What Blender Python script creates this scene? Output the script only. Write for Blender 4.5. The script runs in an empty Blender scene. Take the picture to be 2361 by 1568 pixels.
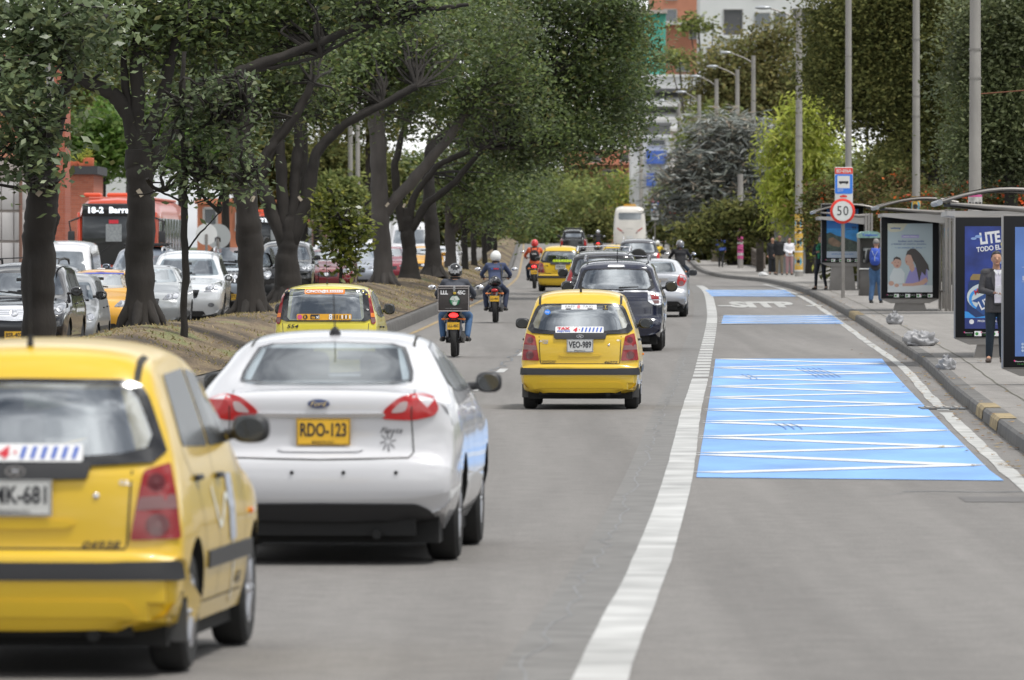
import bpy, bmesh, math, random
import numpy as np
from mathutils import Vector, Matrix, noise
from mathutils.bvhtree import BVHTree
from mathutils.geometry import delaunay_2d_cdt
R=math.radians; PI=math.pi
SC=bpy.context.scene; COL=SC.collection
# ---------------------------------------------------------------- camera
# Ground contact points were measured in the photograph (2361 px wide view); F = focal length in those pixels.
F=16500.0; CX=1180.5; HOR=590.0; CZ=1.93
cam=bpy.data.cameras.new('camera'); co=bpy.data.objects.new('camera',cam); COL.objects.link(co)
cam.lens=F/2361*36; cam.sensor_width=36; cam.clip_start=1; cam.clip_end=6000
co.location=(0,0,CZ); co.rotation_euler=(R(90)-math.atan((784-HOR)/F),0,0)
cam.dof.use_dof=True; cam.dof.focus_distance=100; cam.dof.aperture_fstop=7.2
SC.camera=co
# ---------------------------------------------------------------- light
SUN_EL,SUN_AZ=R(68),R(120)     # azimuth clockwise from +Y
sun=bpy.data.lights.new('sun','SUN'); sun.energy=2.4; sun.angle=R(9); sun.color=(1,.97,.92)
so=bpy.data.objects.new('sun',sun); COL.objects.link(so)
sd=Vector((math.sin(SUN_AZ)*math.cos(SUN_EL),math.cos(SUN_AZ)*math.cos(SUN_EL),math.sin(SUN_EL)))
so.rotation_euler=sd.to_track_quat('Z','Y').to_euler(); so.location=(30,-30,80)
w=bpy.data.worlds.new('World'); SC.world=w; w.use_nodes=True
nt=w.node_tree; N=nt.nodes; L=nt.links; N.clear()
sk=N.new('ShaderNodeTexSky'); sk.sky_type='NISHITA'; sk.sun_disc=False; sk.sun_elevation=SUN_EL; sk.sun_rotation=SUN_AZ
tc=N.new('ShaderNodeTexCoord'); mp=N.new('ShaderNodeMapping'); mp.inputs['Scale'].default_value=(1,1,2.6)
n1=N.new('ShaderNodeTexNoise'); n1.inputs['Scale'].default_value=2.6; n1.inputs['Detail'].default_value=8; n1.inputs['Roughness'].default_value=.62
cr=N.new('ShaderNodeValToRGB'); e=cr.color_ramp.elements
e[0].position=.36; e[0].color=(2.2,2.4,2.7,1); e[1].position=.64; e[1].color=(24,24,23.5,1)
m=e.new(.5); m.color=(8,8.2,8.5,1)
mx=N.new('ShaderNodeMix'); mx.data_type='RGBA'; mx.inputs[0].default_value=.86
bg=N.new('ShaderNodeBackground'); bg.inputs[1].default_value=.088; ou=N.new('ShaderNodeOutputWorld')
L.new(tc.outputs['Generated'],mp.inputs[0]); L.new(mp.outputs[0],n1.inputs[0]); L.new(n1.outputs[0],cr.inputs[0])
L.new(sk.outputs[0],mx.inputs[6]); L.new(cr.outputs[0],mx.inputs[7]); L.new(mx.outputs[2],bg.inputs[0]); L.new(bg.outputs[0],ou.inputs[0])
SC.view_settings.view_transform='Standard'; SC.view_settings.look='None'; SC.view_settings.gamma=1; SC.view_settings.exposure=0.35
SC.render.engine='CYCLES'; SC.cycles.use_denoising=True; SC.cycles.max_bounces=6; SC.cycles.transparent_max_bounces=6
# ---------------------------------------------------------------- materials
MATS={}
def hexc(h):
    h=h.lstrip('#'); c=[int(h[i:i+2],16)/255 for i in (0,2,4)]
    return tuple(x/12.92 if x<=.04045 else ((x+.055)/1.055)**2.4 for x in c)
def mat(name,col=(.5,.5,.5),rough=.6,metal=0,coat=0,spec=.5,var=0,vscale=3,bump=0,bscale=20,emit=0,emc=None,alpha=1,ramp=None,island=False,trans=0,obj=False,stretch=None):
    if name in MATS: return MATS[name]
    m=bpy.data.materials.new(name); m.use_nodes=True; nt=m.node_tree; N=nt.nodes; L=nt.links
    b=N['Principled BSDF']
    if isinstance(col,str): col=hexc(col)
    b.inputs['Base Color'].default_value=(*col,1); b.inputs['Roughness'].default_value=rough; b.inputs['Metallic'].default_value=metal
    b.inputs['Coat Weight'].default_value=coat; b.inputs['Coat Roughness'].default_value=.06
    b.inputs['Specular IOR Level'].default_value=spec
    if emit: b.inputs['Emission Color'].default_value=(*(emc or col),1); b.inputs['Emission Strength'].default_value=emit
    src=None
    if island:
        g=N.new('ShaderNodeNewGeometry'); r=N.new('ShaderNodeValToRGB'); src=r.outputs[0]
        L.new(g.outputs['Random Per Island'],r.inputs[0]); el=r.color_ramp.elements
        cs=ramp; el[0].color=(*cs[0],1); el[1].color=(*cs[-1],1)
        for i,c in enumerate(cs[1:-1]): q=el.new((i+1)/(len(cs)-1)); q.color=(*c,1)
        r.color_ramp.interpolation='LINEAR'
    if var or bump:
        t=N.new('ShaderNodeTexCoord'); n=N.new('ShaderNodeTexNoise'); n.inputs['Scale'].default_value=vscale; n.inputs['Detail'].default_value=6
        mpn=N.new('ShaderNodeMapping'); L.new(t.outputs['Object'],mpn.inputs[0])
        if stretch: mpn.inputs['Scale'].default_value=stretch
        L.new(mpn.outputs[0],n.inputs[0])
        if var:
            x=N.new('ShaderNodeMix'); x.data_type='RGBA'; x.blend_type='MULTIPLY'; x.inputs[0].default_value=1
            rr=N.new('ShaderNodeMapRange'); rr.inputs[1].default_value=.3; rr.inputs[2].default_value=.7; rr.inputs[3].default_value=1-var; rr.inputs[4].default_value=1+var*.6
            L.new(n.outputs[0],rr.inputs[0]); L.new(rr.outputs[0],x.inputs[7])
            if src: L.new(src,x.inputs[6])
            else: x.inputs[6].default_value=(*col,1)
            src=x.outputs[2]
        if bump:
            n2=N.new('ShaderNodeTexNoise'); n2.inputs['Scale'].default_value=bscale; n2.inputs['Detail'].default_value=5; L.new(mpn.outputs[0],n2.inputs[0])
            bp=N.new('ShaderNodeBump'); bp.inputs['Strength'].default_value=bump; bp.inputs['Distance'].default_value=.02; L.new(n2.outputs[0],bp.inputs['Height']); L.new(bp.outputs[0],b.inputs['Normal'])
    if src: L.new(src,b.inputs['Base Color'])
    if trans:
        tr=N.new('ShaderNodeBsdfTranslucent'); a=N.new('ShaderNodeMixShader'); a.inputs[0].default_value=trans
        if src: L.new(src,tr.inputs[0])
        else: tr.inputs[0].default_value=(*col,1)
        L.new(b.outputs[0],a.inputs[1]); L.new(tr.outputs[0],a.inputs[2]); L.new(a.outputs[0],N['Material Output'].inputs[0])
    MATS[name]=m; return m
def glassmat(name,tint=(.02,.022,.022),refl=.35,rough=.03,fk=.5,clear=0):
    if name in MATS: return MATS[name]
    m=bpy.data.materials.new(name); m.use_nodes=True; nt=m.node_tree; N=nt.nodes; L=nt.links
    b=N['Principled BSDF']; b.inputs['Base Color'].default_value=(*tint,1); b.inputs['Roughness'].default_value=.25
    g=N.new('ShaderNodeBsdfGlossy'); g.inputs['Roughness'].default_value=rough; g.inputs['Color'].default_value=(.9,.95,1,1)
    lw=N.new('ShaderNodeLayerWeight'); lw.inputs[0].default_value=.35; ad=N.new('ShaderNodeMath'); ad.operation='ADD'; ad.use_clamp=True; ad.inputs[1].default_value=refl
    mu=N.new('ShaderNodeMath'); mu.operation='MULTIPLY'; mu.inputs[1].default_value=fk
    L.new(lw.outputs['Fresnel'],mu.inputs[0]); L.new(mu.outputs[0],ad.inputs[0])
    mxs=N.new('ShaderNodeMixShader'); L.new(ad.outputs[0],mxs.inputs[0]); L.new(b.outputs[0],mxs.inputs[1]); L.new(g.outputs[0],mxs.inputs[2]); L.new(mxs.outputs[0],N['Material Output'].inputs[0])
    if clear:
        t=N.new('ShaderNodeBsdfTransparent'); t.inputs[0].default_value=(clear*.92,clear,clear*1.02,1); L.new(t.outputs[0],mxs.inputs[1])
    MATS[name]=m; return m
# ---------------------------------------------------------------- mesh builder
class B:
    def __init__(s): s.v=[]; s.f=[]; s.mi=[]; s.m=0; s.T=None
    def _a(s,vs,fs):
        o=len(s.v)
        if s.T is not None: vs=[s.T@Vector(v) for v in vs]
        s.v+= [tuple(v) for v in vs]; s.f+=[tuple(i+o for i in f) for f in fs]; s.mi+=[s.m]*len(fs); return s
    def box(s,c,d,rz=0,bev=0,taper=1):
        x,y,z=[k/2 for k in d]; M=Matrix.Rotation(rz,3,'Z')
        if not bev:
            p=[(a*x*(taper if q>0 else 1),b*y*(taper if q>0 else 1),q*z) for q in(-1,1) for b in(-1,1) for a in(-1,1)]
            fs=[(0,2,3,1),(4,5,7,6),(0,1,5,4),(2,6,7,3),(0,4,6,2),(1,3,7,5)]
        else:
            bev=min(bev,x*.99,y*.99,z*.99); p=[]; fs=[]; k=4
            ring=[]
            for (sx,sy,a0) in ((1,1,0),(-1,1,90),(-1,-1,180),(1,-1,270)):
                for i in range(k): a=R(a0+90*i/(k-1)); ring.append((sx*(x-bev)+bev*math.cos(a),sy*(y-bev)+bev*math.sin(a),sx,sy,math.cos(a),math.sin(a)))
            lv=[(-z,1),(-z+bev*.3,.3),(-z+bev,0),(z-bev,0),(z-bev*.3,.3),(z,1)]
            n=len(ring)
            for zz,t in lv:
                for r in ring: p.append((r[0]-r[4]*bev*t,r[1]-r[5]*bev*t,zz))
            for j in range(len(lv)-1):
                for i in range(n): q=(i+1)%n; fs.append((j*n+i,j*n+q,(j+1)*n+q,(j+1)*n+i))
            fs.append(tuple(range(n))[::-1]); fs.append(tuple((len(lv)-1)*n+i for i in range(n)))
        return s._a([M@Vector(q)+Vector(c) for q in p],fs)
    def tube(s,pts,rad,n=8,cap=True,sq=None):
        pts=[Vector(p) for p in pts]
        if not hasattr(rad,'__len__'): rad=[rad]*len(pts)
        vs=[];fs=[]; up=None
        for i,p in enumerate(pts):
            t=(pts[min(i+1,len(pts)-1)]-pts[max(i-1,0)]); t=t.normalized() if t.length>1e-9 else Vector((0,0,1))
            if up is None:
                up=Vector((1,0,0)) if abs(t.x)<.9 else Vector((0,1,0))
            a=(up-t*up.dot(t)).normalized(); b=t.cross(a); up=a
            for k in range(n):
                g=2*PI*k/n; vs.append(p+(a*math.cos(g)+b*math.sin(g)*(sq or 1))*rad[i])
        for i in range(len(pts)-1):
            for k in range(n): q=(k+1)%n; fs.append((i*n+k,i*n+q,(i+1)*n+q,(i+1)*n+k))
        if cap: fs.append(tuple(range(n))[::-1]); fs.append(tuple((len(pts)-1)*n+k for k in range(n)))
        return s._a(vs,fs)
    def lathe(s,prof,c=(0,0,0),axis='z',n=24,rng=None):
        vs=[];fs=[]; c=Vector(c)
        for r,h in prof:
            for k in range(n):
                g=2*PI*k/n; u,v=r*math.cos(g),r*math.sin(g)
                vs.append(c+(Vector((u,v,h)) if axis=='z' else Vector((h,u,v)) if axis=='x' else Vector((v,h,u))))
        for i in range(len(prof)-1):
            for k in range(n): q=(k+1)%n; fs.append((i*n+k,i*n+q,(i+1)*n+q,(i+1)*n+k))
        if prof[0][0]>1e-6: fs.append(tuple(range(n))[::-1])
        if prof[-1][0]>1e-6: fs.append(tuple((len(prof)-1)*n+k for k in range(n)))
        return s._a(vs,fs)
    def ell(s,c,r,n=14,m=9,fn=None):
        vs=[];fs=[]
        for j in range(m+1):
            th=PI*j/m
            for k in range(n):
                g=2*PI*k/n; p=Vector((math.sin(th)*math.cos(g),math.sin(th)*math.sin(g),math.cos(th)))
                if fn: p=fn(p)
                vs.append((c[0]+p.x*r[0],c[1]+p.y*r[1],c[2]+p.z*r[2]))
        for j in range(m):
            for k in range(n): q=(k+1)%n; fs.append((j*n+k,(j+1)*n+k,(j+1)*n+q,j*n+q))
        return s._a(vs,fs)
    def prism(s,poly,a,b,plane='xy'):
        n=len(poly); f={'xy':lambda u,v,h:(u,v,h),'xz':lambda u,v,h:(u,h,v),'yz':lambda u,v,h:(h,u,v)}[plane]
        vs=[f(u,v,a) for u,v in poly]+[f(u,v,b) for u,v in poly]
        fs=[tuple(range(n))[::-1],tuple(range(n,2*n))]+[(i,(i+1)%n,n+(i+1)%n,n+i) for i in range(n)]
        return s._a(vs,fs)
    def quad(s,p): return s._a(p,[(0,1,2,3)])
    def grid(s,rows):
        n=len(rows[0]); return s._a([p for r in rows for p in r],[(i*n+k,i*n+k+1,(i+1)*n+k+1,(i+1)*n+k) for i in range(len(rows)-1) for k in range(n-1)])
    def build(s,name,mats,parent=None,smooth=40,label=None,normals=True,**kw):
        me=bpy.data.meshes.new(name); me.from_pydata(s.v,[],s.f)
        if not isinstance(mats,(list,tuple)): mats=[mats]
        for m in mats: me.materials.append(m)
        if len(mats)>1: me.polygons.foreach_set('material_index',s.mi)
        if normals:
            bm=bmesh.new(); bm.from_mesh(me); bmesh.ops.remove_doubles(bm,verts=bm.verts,dist=1e-5) if len(s.v)<30000 else None
            bmesh.ops.recalc_face_normals(bm,faces=bm.faces); bm.to_mesh(me); bm.free()
        if smooth:
            me.polygons.foreach_set('use_smooth',[True]*len(me.polygons))
            if smooth<180: me.set_sharp_from_angle(angle=R(smooth))
        me.update()
        return link(name,me,parent,label=label,**kw)
def link(name,me,parent=None,label=None,cat=None,group=None,kind=None,loc=None,rz=None):
    o=bpy.data.objects.new(name,me); COL.objects.link(o); o.parent=parent
    if label: o['label']=label
    if cat: o['category']=cat
    if group: o['group']=group
    if kind: o['kind']=kind
    if loc: o.location=loc
    if rz is not None: o.rotation_euler=(0,0,rz)
    return o
def thing(name,label,cat,loc=(0,0,0),rz=0,group=None,pitch=0):
    o=link(name,None,None,label,cat,group); o.location=loc; o.rotation_euler=(pitch,0,rz); return o
def copytree(o,parent=None,label=None,group=None,loc=None,rz=None):
    c=o.copy(); COL.objects.link(c); c.parent=parent
    if label: c['label']=label
    if group: c['group']=group
    if loc is not None: c.location=loc
    if rz is not None: c.rotation_euler.z=rz
    for ch in [q for q in COL.objects if q.parent==o]: copytree(ch,c)
    return c
# ---------------------------------------------------------------- text
_tc={}
def textgeo(st,size=1,bold=0,shear=0,align='CENTER',sx=1):
    k=(st,bold)
    if k not in _tc:
        cu=bpy.data.curves.new('t','FONT'); cu.body=st; cu.size=1; cu.offset=bold; cu.resolution_u=3; cu.fill_mode='FRONT'
        o=bpy.data.objects.new('t',cu); COL.objects.link(o); bpy.context.view_layer.update()
        me=bpy.data.meshes.new_from_object(o.evaluated_get(bpy.context.evaluated_depsgraph_get()))
        bm=bmesh.new(); bm.from_mesh(me); bmesh.ops.triangulate(bm,faces=bm.faces)
        _tc[k]=([v.co.to_2d() for v in bm.verts],[tuple(v.index for v in f.verts) for f in bm.faces]); bm.free()
        bpy.data.objects.remove(o); bpy.data.curves.remove(cu); bpy.data.meshes.remove(me)
    vs,fs=_tc[k]; x0=min(v.x for v in vs); x1=max(v.x for v in vs)
    off={'CENTER':(x0+x1)/2,'LEFT':x0,'RIGHT':x1}[align]
    return [((v.x-off)*size*sx+v.y*size*shear,(v.y-.35)*size) for v in vs],fs
def textw(st,width,height,**k):   # fit text to a width and cap height
    vs,fs=textgeo(st,1,**k); x0=min(v[0] for v in vs); x1=max(v[0] for v in vs); y0=min(v[1] for v in vs);y1=max(v[1] for v in vs)
    sx=width/(x1-x0); sy=height/(y1-y0)
    return [((v[0]-(x0+x1)/2)*sx,(v[1]-(y0+y1)/2)*sy) for v in vs],fs
# ---------------------------------------------------------------- the lie of the land
def interp(tab,y):
    if y<=tab[0][0]: a,b=tab[0],tab[1]; return a[1]+(b[1]-a[1])*(y-a[0])/(b[0]-a[0])
    for i in range(len(tab)-1):
        if y<=tab[i+1][0]:
            p0=tab[max(i-1,0)];p1=tab[i];p2=tab[i+1];p3=tab[min(i+2,len(tab)-1)]
            h=p2[0]-p1[0]; t=(y-p1[0])/h
            m1=(p2[1]-p0[1])/max(p2[0]-p0[0],1e-6)*h; m2=(p3[1]-p1[1])/max(p3[0]-p1[0],1e-6)*h
            return (2*t**3-3*t*t+1)*p1[1]+(t**3-2*t*t+t)*m1+(-2*t**3+3*t*t)*p2[1]+(t**3-t*t)*m2
    a,b=tab[-2],tab[-1]; return b[1]+(b[1]-a[1])*(y-b[0])/(b[0]-a[0])
GT=[(-50,.06),(0,.06),(31,.05),(45,.01),(60,0),(110,.02),(140,.15),(170,.36),(200,.56),(235,.76),(290,.89),(334,.94),(389,1.17),(440,1.6),(503,2.08),(560,2.6),(620,3.0),(720,2.9),(900,2.3),(1500,2.0),(2600,2.0)]
XL=[(0,-7.1),(32,-6.25),(70,-5.1),(101,-4.17),(158,-2.5),(176,-2.05),(210,-1.3),(238,-.8),(290,-.35),(400,.05),(570,.5),(650,.4),(900,-3),(2600,-30)]
XR=[(0,2.7),(32,3.75),(70,5.0),(97,6.0),(121,6.95),(146,7.62),(170,8.18),(211,9.02),(250,9.65),(285,10.0),(306,9.75),(335,9.6),(370,9.8),(440,10.8),(570,12.6),(650,13.2),(900,11),(2600,-10)]
XW=[(0,-.62),(20,.03),(32.6,.42),(44.8,.87),(62.4,1.45),(90,2.26),(122,3.26),(190,5.3),(265,6.9),(350,7.2)]
def g(y): return interp(GT,y)
def xl(y): return interp(XL,y)
def xr(y): return interp(XR,y)
WM=[(0,4.1),(190,4.1),(225,3.7),(260,2.9),(300,2.4),(400,2.2),(2600,2.2)]
def xe(y): return xl(y)-interp(WM,y)   # right kerb of the opposite carriageway
def mound(x,y):   # raised median bank
    a,b=xe(y),xl(y); t=(x-a)/(b-a)
    if t<=0 or t>=1: return g(y)
    h=.238+.44*(math.sin(PI*t)**1.6)*(1+.22*math.sin(y*.11+1)+.1*math.sin(y*.23+x))
    return g(y)+h
def zs(x,y): return g(y)+.15+.008*(x-xr(y))       # pavement
def gp(px,py,dz=0):  # point of the road under an image position
    lo,hi=10,800; Y=lo
    while Y<1400:
        if HOR+(CZ-(g(Y)+dz))*F/Y<=py: break
        Y+=.25
    return Vector(((px-CX)*Y/F,Y,g(Y)+dz))
def at(px,py,Y): return Vector(((px-CX)*Y/F,Y,CZ-(py-HOR)*Y/F))
def heading(y): return -math.atan((xr(y+10)-xr(y-10)+xl(y+10)-xl(y-10))/40)
# ================================================================ SETTING
def asphalt(name,base,col2,track=True):
    m=bpy.data.materials.new(name); m.use_nodes=True; nt=m.node_tree; N=nt.nodes; L=nt.links; b=N['Principled BSDF']
    t=N.new('ShaderNodeTexCoord')
    def ns(sc,det,strch=(1,1,1)):
        mp=N.new('ShaderNodeMapping'); mp.inputs['Scale'].default_value=strch; L.new(t.outputs['Object'],mp.inputs[0])
        n=N.new('ShaderNodeTexNoise'); n.inputs['Scale'].default_value=sc; n.inputs['Detail'].default_value=det; n.inputs['Roughness'].default_value=.6; L.new(mp.outputs[0],n.inputs[0]); return n
    big=ns(.6,5,(1.9,.035,1)); streak=ns(.8,5,(1,.05,1)); fine=ns(60,3); mid=ns(4,6)
    r=N.new('ShaderNodeMix'); r.data_type='RGBA'; r.inputs[6].default_value=(*base,1); r.inputs[7].default_value=(*col2,1)
    mr=N.new('ShaderNodeMapRange'); mr.inputs[1].default_value=.35; mr.inputs[2].default_value=.65; L.new(big.outputs[0],mr.inputs[0]); L.new(mr.outputs[0],r.inputs[0])
    prev=r.outputs[2]
    for n,a,lo,hi in ((streak,.10,.3,.7),(mid,.13,.3,.7),(fine,.28,.3,.7)):
        x=N.new('ShaderNodeMix'); x.data_type='RGBA'; x.blend_type='MULTIPLY'; x.inputs[0].default_value=1
        k=N.new('ShaderNodeMapRange'); k.inputs[1].default_value=lo; k.inputs[2].default_value=hi; k.inputs[3].default_value=1-a; k.inputs[4].default_value=1+a
        L.new(n.outputs[0],k.inputs[0]); L.new(prev,x.inputs[6]); L.new(k.outputs[0],x.inputs[7]); prev=x.outputs[2]
    L.new(prev,b.inputs['Base Color']); b.inputs['Roughness'].default_value=.82; b.inputs['Specular IOR Level'].default_value=.35
    bp=N.new('ShaderNodeBump'); bp.inputs['Strength'].default_value=.35; bp.inputs['Distance'].default_value=.01; L.new(fine.outputs[0],bp.inputs['Height']); L.new(bp.outputs[0],b.inputs['Normal'])
    MATS[name]=m; return m
M_road=asphalt('asphalt',(.145,.137,.129),(.190,.180,.170))
M_walk=asphalt('pavement_concrete',(.20,.188,.175),(.26,.246,.23))
M_grass=mat('dry_grass',(.20,.155,.085),.95,ramp=None,var=.5,vscale=1.3,bump=.8,bscale=25)
def earthmat():
    m=bpy.data.materials.new('bank_turf'); m.use_nodes=True; nt=m.node_tree; N=nt.nodes; L=nt.links; b=N['Principled BSDF']
    t0=N.new('ShaderNodeTexCoord'); t=N.new('ShaderNodeMapping'); t.inputs['Scale'].default_value=(1,.22,1); L.new(t0.outputs['Object'],t.inputs[0]); n=N.new('ShaderNodeTexNoise'); n.inputs['Scale'].default_value=.9; n.inputs['Detail'].default_value=7; n.inputs['Roughness'].default_value=.65
    r=N.new('ShaderNodeValToRGB'); e=r.color_ramp.elements; e[0].position=.40; e[0].color=(.06,.045,.03,1); e[1].position=.74; e[1].color=(.22,.17,.095,1)
    q=e.new(.50); q.color=(.14,.10,.06,1); q=e.new(.58); q.color=(.19,.145,.082,1); q=e.new(.63); q.color=(.155,.165,.06,1)
    f=N.new('ShaderNodeTexNoise'); f.inputs['Scale'].default_value=30; f.inputs['Detail'].default_value=4
    x=N.new('ShaderNodeMix'); x.data_type='RGBA'; x.blend_type='MULTIPLY'; x.inputs[0].default_value=1; k=N.new('ShaderNodeMapRange'); k.inputs[1].default_value=.3;k.inputs[2].default_value=.7;k.inputs[3].default_value=.55;k.inputs[4].default_value=1.4
    L.new(t.outputs[0],n.inputs[0]); L.new(t.outputs[0],f.inputs[0]); L.new(n.outputs[0],r.inputs[0]); L.new(f.outputs[0],k.inputs[0]); L.new(r.outputs[0],x.inputs[6]); L.new(k.outputs[0],x.inputs[7]); L.new(x.outputs[2],b.inputs['Base Color'])
    b.inputs['Roughness'].default_value=.95; bp=N.new('ShaderNodeBump'); bp.inputs['Strength'].default_value=.9; bp.inputs['Distance'].default_value=.05; L.new(f.outputs[0],bp.inputs['Height']); L.new(bp.outputs[0],b.inputs['Normal']); return m
M_bank=earthmat()
M_kerb=mat('kerb_concrete',(.105,.10,.095),.85,var=.35,vscale=2,bump=.5)
M_kerbR=mat('kerb_concrete_grey',(.125,.12,.113),.85,var=.35,vscale=2,bump=.5)
YS=[-20+4*i for i in range(0,105)]+[400+10*i for i in range(0,51)]+[920+40*i for i in range(0,42)]
def strip(name,fa,fb,fz,m,nx=1,ys=YS,kind='structure',smooth=60):
    rows=[]
    for y in ys:
        a,b=fa(y),fb(y); rows.append([(a+(b-a)*i/nx,y,fz(a+(b-a)*i/nx,y)) for i in range(nx+1)])
    return B().grid(rows).build(name,m,None,smooth,normals=False,kind=kind)
strip('road',lambda y:xl(y)-.05,lambda y:xr(y)+.05,lambda x,y:g(y),M_road,6)
strip('opposite_road',lambda y:xe(y)-11.5,lambda y:xe(y)+.05,lambda x,y:g(y),M_road,4)
strip('median_bank',lambda y:xe(y)+.18,lambda y:xl(y)-.19,mound,M_bank,16)
def kerb(name,fx,side,h,m,w=.2,ys=YS):
    rows=[]
    for y in ys:
        x=fx(y); z=g(y); s=side
        rows.append([(x,y,z-.02),(x+s*.015,y,z+h*.8),(x+s*.04,y,z+h),(x+s*w,y,z+h),(x+s*w,y,z-.02)])
    o=B().grid(rows).build(name,m,None,30,kind='structure'); return o
kerb('median_kerb',xl,-1,.24,M_kerb,.25)
kerb('opposite_kerb',xe,1,.2,M_kerb,.2)
ys_k=[-20+2*i for i in range(0,250)]
kerb('pavement_kerb',xr,1,.155,M_kerbR,.22)
strip('pavement',lambda y:xr(y)+.22,lambda y:xr(y)+8.5,lambda x,y:zs(x,y),M_walk,6)
def vz(x,y):
    d=x-xr(y)-8.5; return zs(xr(y)+8.5,y)-.02+max(0,d)*.06
M_verge=mat('verge_soil',(.07,.085,.035),.95,var=.5,vscale=.7,bump=.8,bscale=8)
strip('verge',lambda y:xr(y)+8.5,lambda y:xr(y)+240,lambda x,y:vz(x,y),M_verge,24)
strip('opposite_pavement',lambda y:xe(y)-15.5,lambda y:xe(y)-11.5,lambda x,y:g(y)+.14,M_walk,2)
strip('ground',lambda y:-900,lambda y:900,lambda x,y:g(y)-.35-.0*y,M_verge,30,ys=[-60,0,60,110,140,170,200,235,290,340,389,450,503,560,620,720,900,1500,2600,5000] )
# ---- painted markings
M_white=mat('road_paint_white',(.41,.41,.40),.65,var=.38,vscale=1.2)
M_white2=mat('worn_paint_white',(.40,.40,.385),.7,var=.4,vscale=2.5)
M_blue=mat('road_paint_blue',(.16,.335,.67),.65,var=.25,vscale=1.1,stretch=(1,.3,1))
M_yel=mat('road_paint_yellow',(.32,.23,.11),.7,var=.4,vscale=1.5)
M_seal=mat('crack_sealant',(.13,.14,.15),.6,var=.3)
M_ghost=mat('faded_line_residue',(.195,.197,.20),.8,var=.3,vscale=4)
def rib(b,pts,w,dz,jag=0,wfn=None):
    """ribbon of width w following pts (x,y) on the road, dz above it"""
    out=[]
    n=len(pts)
    for i,(x,y) in enumerate(pts):
        a=pts[max(i-1,0)]; c=pts[min(i+1,n-1)]; t=Vector((c[0]-a[0],c[1]-a[1])).normalized(); p=Vector((-t.y,t.x))
        ww=(wfn(y) if wfn else w)/2; j=random.uniform(-jag,jag)
        out.append([(x-p.x*(ww+j),y-p.y*(ww+j),g(y-p.y*ww)+dz),(x+p.x*(ww+j),y+p.y*(ww+j),g(y+p.y*ww)+dz)])
    b.grid(out)
random.seed(3)
b=B(); rib(b,[(interp(XW,y),y) for y in np.arange(-15,112,1.5)],.245,.005,.004); b.build('lane_line',M_white,None,0,normals=False,kind='structure')
b=B()
y=112.6
while y<262:
    rib(b,[(interp(XW,y),y),(interp(XW,y+1.9),y+1.9)] if y<165 else [(interp(XW,y),y),(interp(XW,y+2.9),y+2.9)],.25,.005)
    y+=2.6 if y<165 else 2.9
b.build('rumble_bar_line',M_white,None,0,normals=False,kind='structure')
b=B(); rib(b,[(interp(XW,y)-.18,y) for y in np.arange(-15,262,3)],.58,.0025,0); b.build('line_residue',mat('old_line_residue',(.155,.15,.143),.8,var=.25),None,0,normals=False,kind='structure')  # residue band beside the lane line, in its own grey colour
# edge line beside the pavement kerb, in worn pieces
b=B()
for a,c in ((20,88),(89.2,143),(144,270)):
    rib(b,[(xr(y)-.36-.04*math.sin(y*.05),y) for y in np.arange(a,c+1.9,2)],.15,.005,.012)
b.build('edge_line',M_white2,None,0,normals=False,kind='structure')
b=B()
for a in np.arange(20,600,3.0): rib(b,[(xl(y)+.42,y) for y in (a,a+1.5,a+2.96)],.11,.005)
b.build('median_yellow_line',M_yel,None,0,normals=False,kind='structure')
b=B()
for a in (87,101.5,116,131,146,161,176): 
    def lx(y): return -.33+(y-111)*.0245 if y<120 else -.33+(y-111)*.0245
    rib(b,[(lx(y),y) for y in (a,a+1.5,a+3.2)],.14,.005)
b.build('dashed_lane_line',M_white,None,0,normals=False,kind='structure')
# tar-sealed crack beside the dashes, faint wandering residue by the solid line
b=B(); pts=[(-.33+(y-111)*.0245-.12+.07*math.sin(y*1.1)+.04*math.sin(y*2.7),y) for y in np.arange(84,178,.7)]
rib(b,pts,.035,.004); 
b.build('sealed_crack',M_seal,None,0,normals=False,kind='structure')
b=B()
for (x0,y0,x1,y1) in ((2.2,57.5,4.9,58.6),(-1.2,128,1.4,131),(-.9,200,3.6,203),(-2.6,120,-2.3,139)):
    pts=[(x0+(x1-x0)*t/14+random.uniform(-.03,.03),y0+(y1-y0)*t/14+random.uniform(-.25,.25)) for t in range(15)]; rib(b,pts,.014,.0042)
b.build('road_cracks',M_seal,None,0,normals=False,kind='structure')
b=B()
for (x0,y0,w_,l_) in ((3.55,56,1.1,1.3),(1.2,160,1.6,7)): b._a([(x0+a*w_,y0+c*l_,g(y0+c*l_)+.0035) for a,c in ((0,0),(1,.06),(1,1.02),(.02,.97))],[(0,1,2,3)])
b.build('road_patch',mat('patch_asphalt',(.115,.11,.107),.85,var=.2,vscale=2),None,0,normals=False,kind='structure')
b=B(); pts=[(interp(XW,y)-.34-.02*math.sin(y*.8)+random.uniform(-.05,.05),y) for y in np.arange(30,130,.7)]
rib(b,pts,.013,.0045); b.build('faded_residue_line',M_ghost,None,0,normals=False,kind='structure')
# tyre skid streaks, transverse tar joints, leaf litter colour bands of the carriageway
b=B()
for (y0,x0,x1) in ((78,5.0,3.0),(58.5,3.2,4.9),(150,3.6,7.3),(131,5.6,7.0)): rib(b,[(x0+(x1-x0)*t/6,y0+.12*math.sin(t*2)) for t in range(7)],.08,.004)
b.build('pavement_joint_tar',M_seal,None,0,normals=False,kind='structure')
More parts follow.
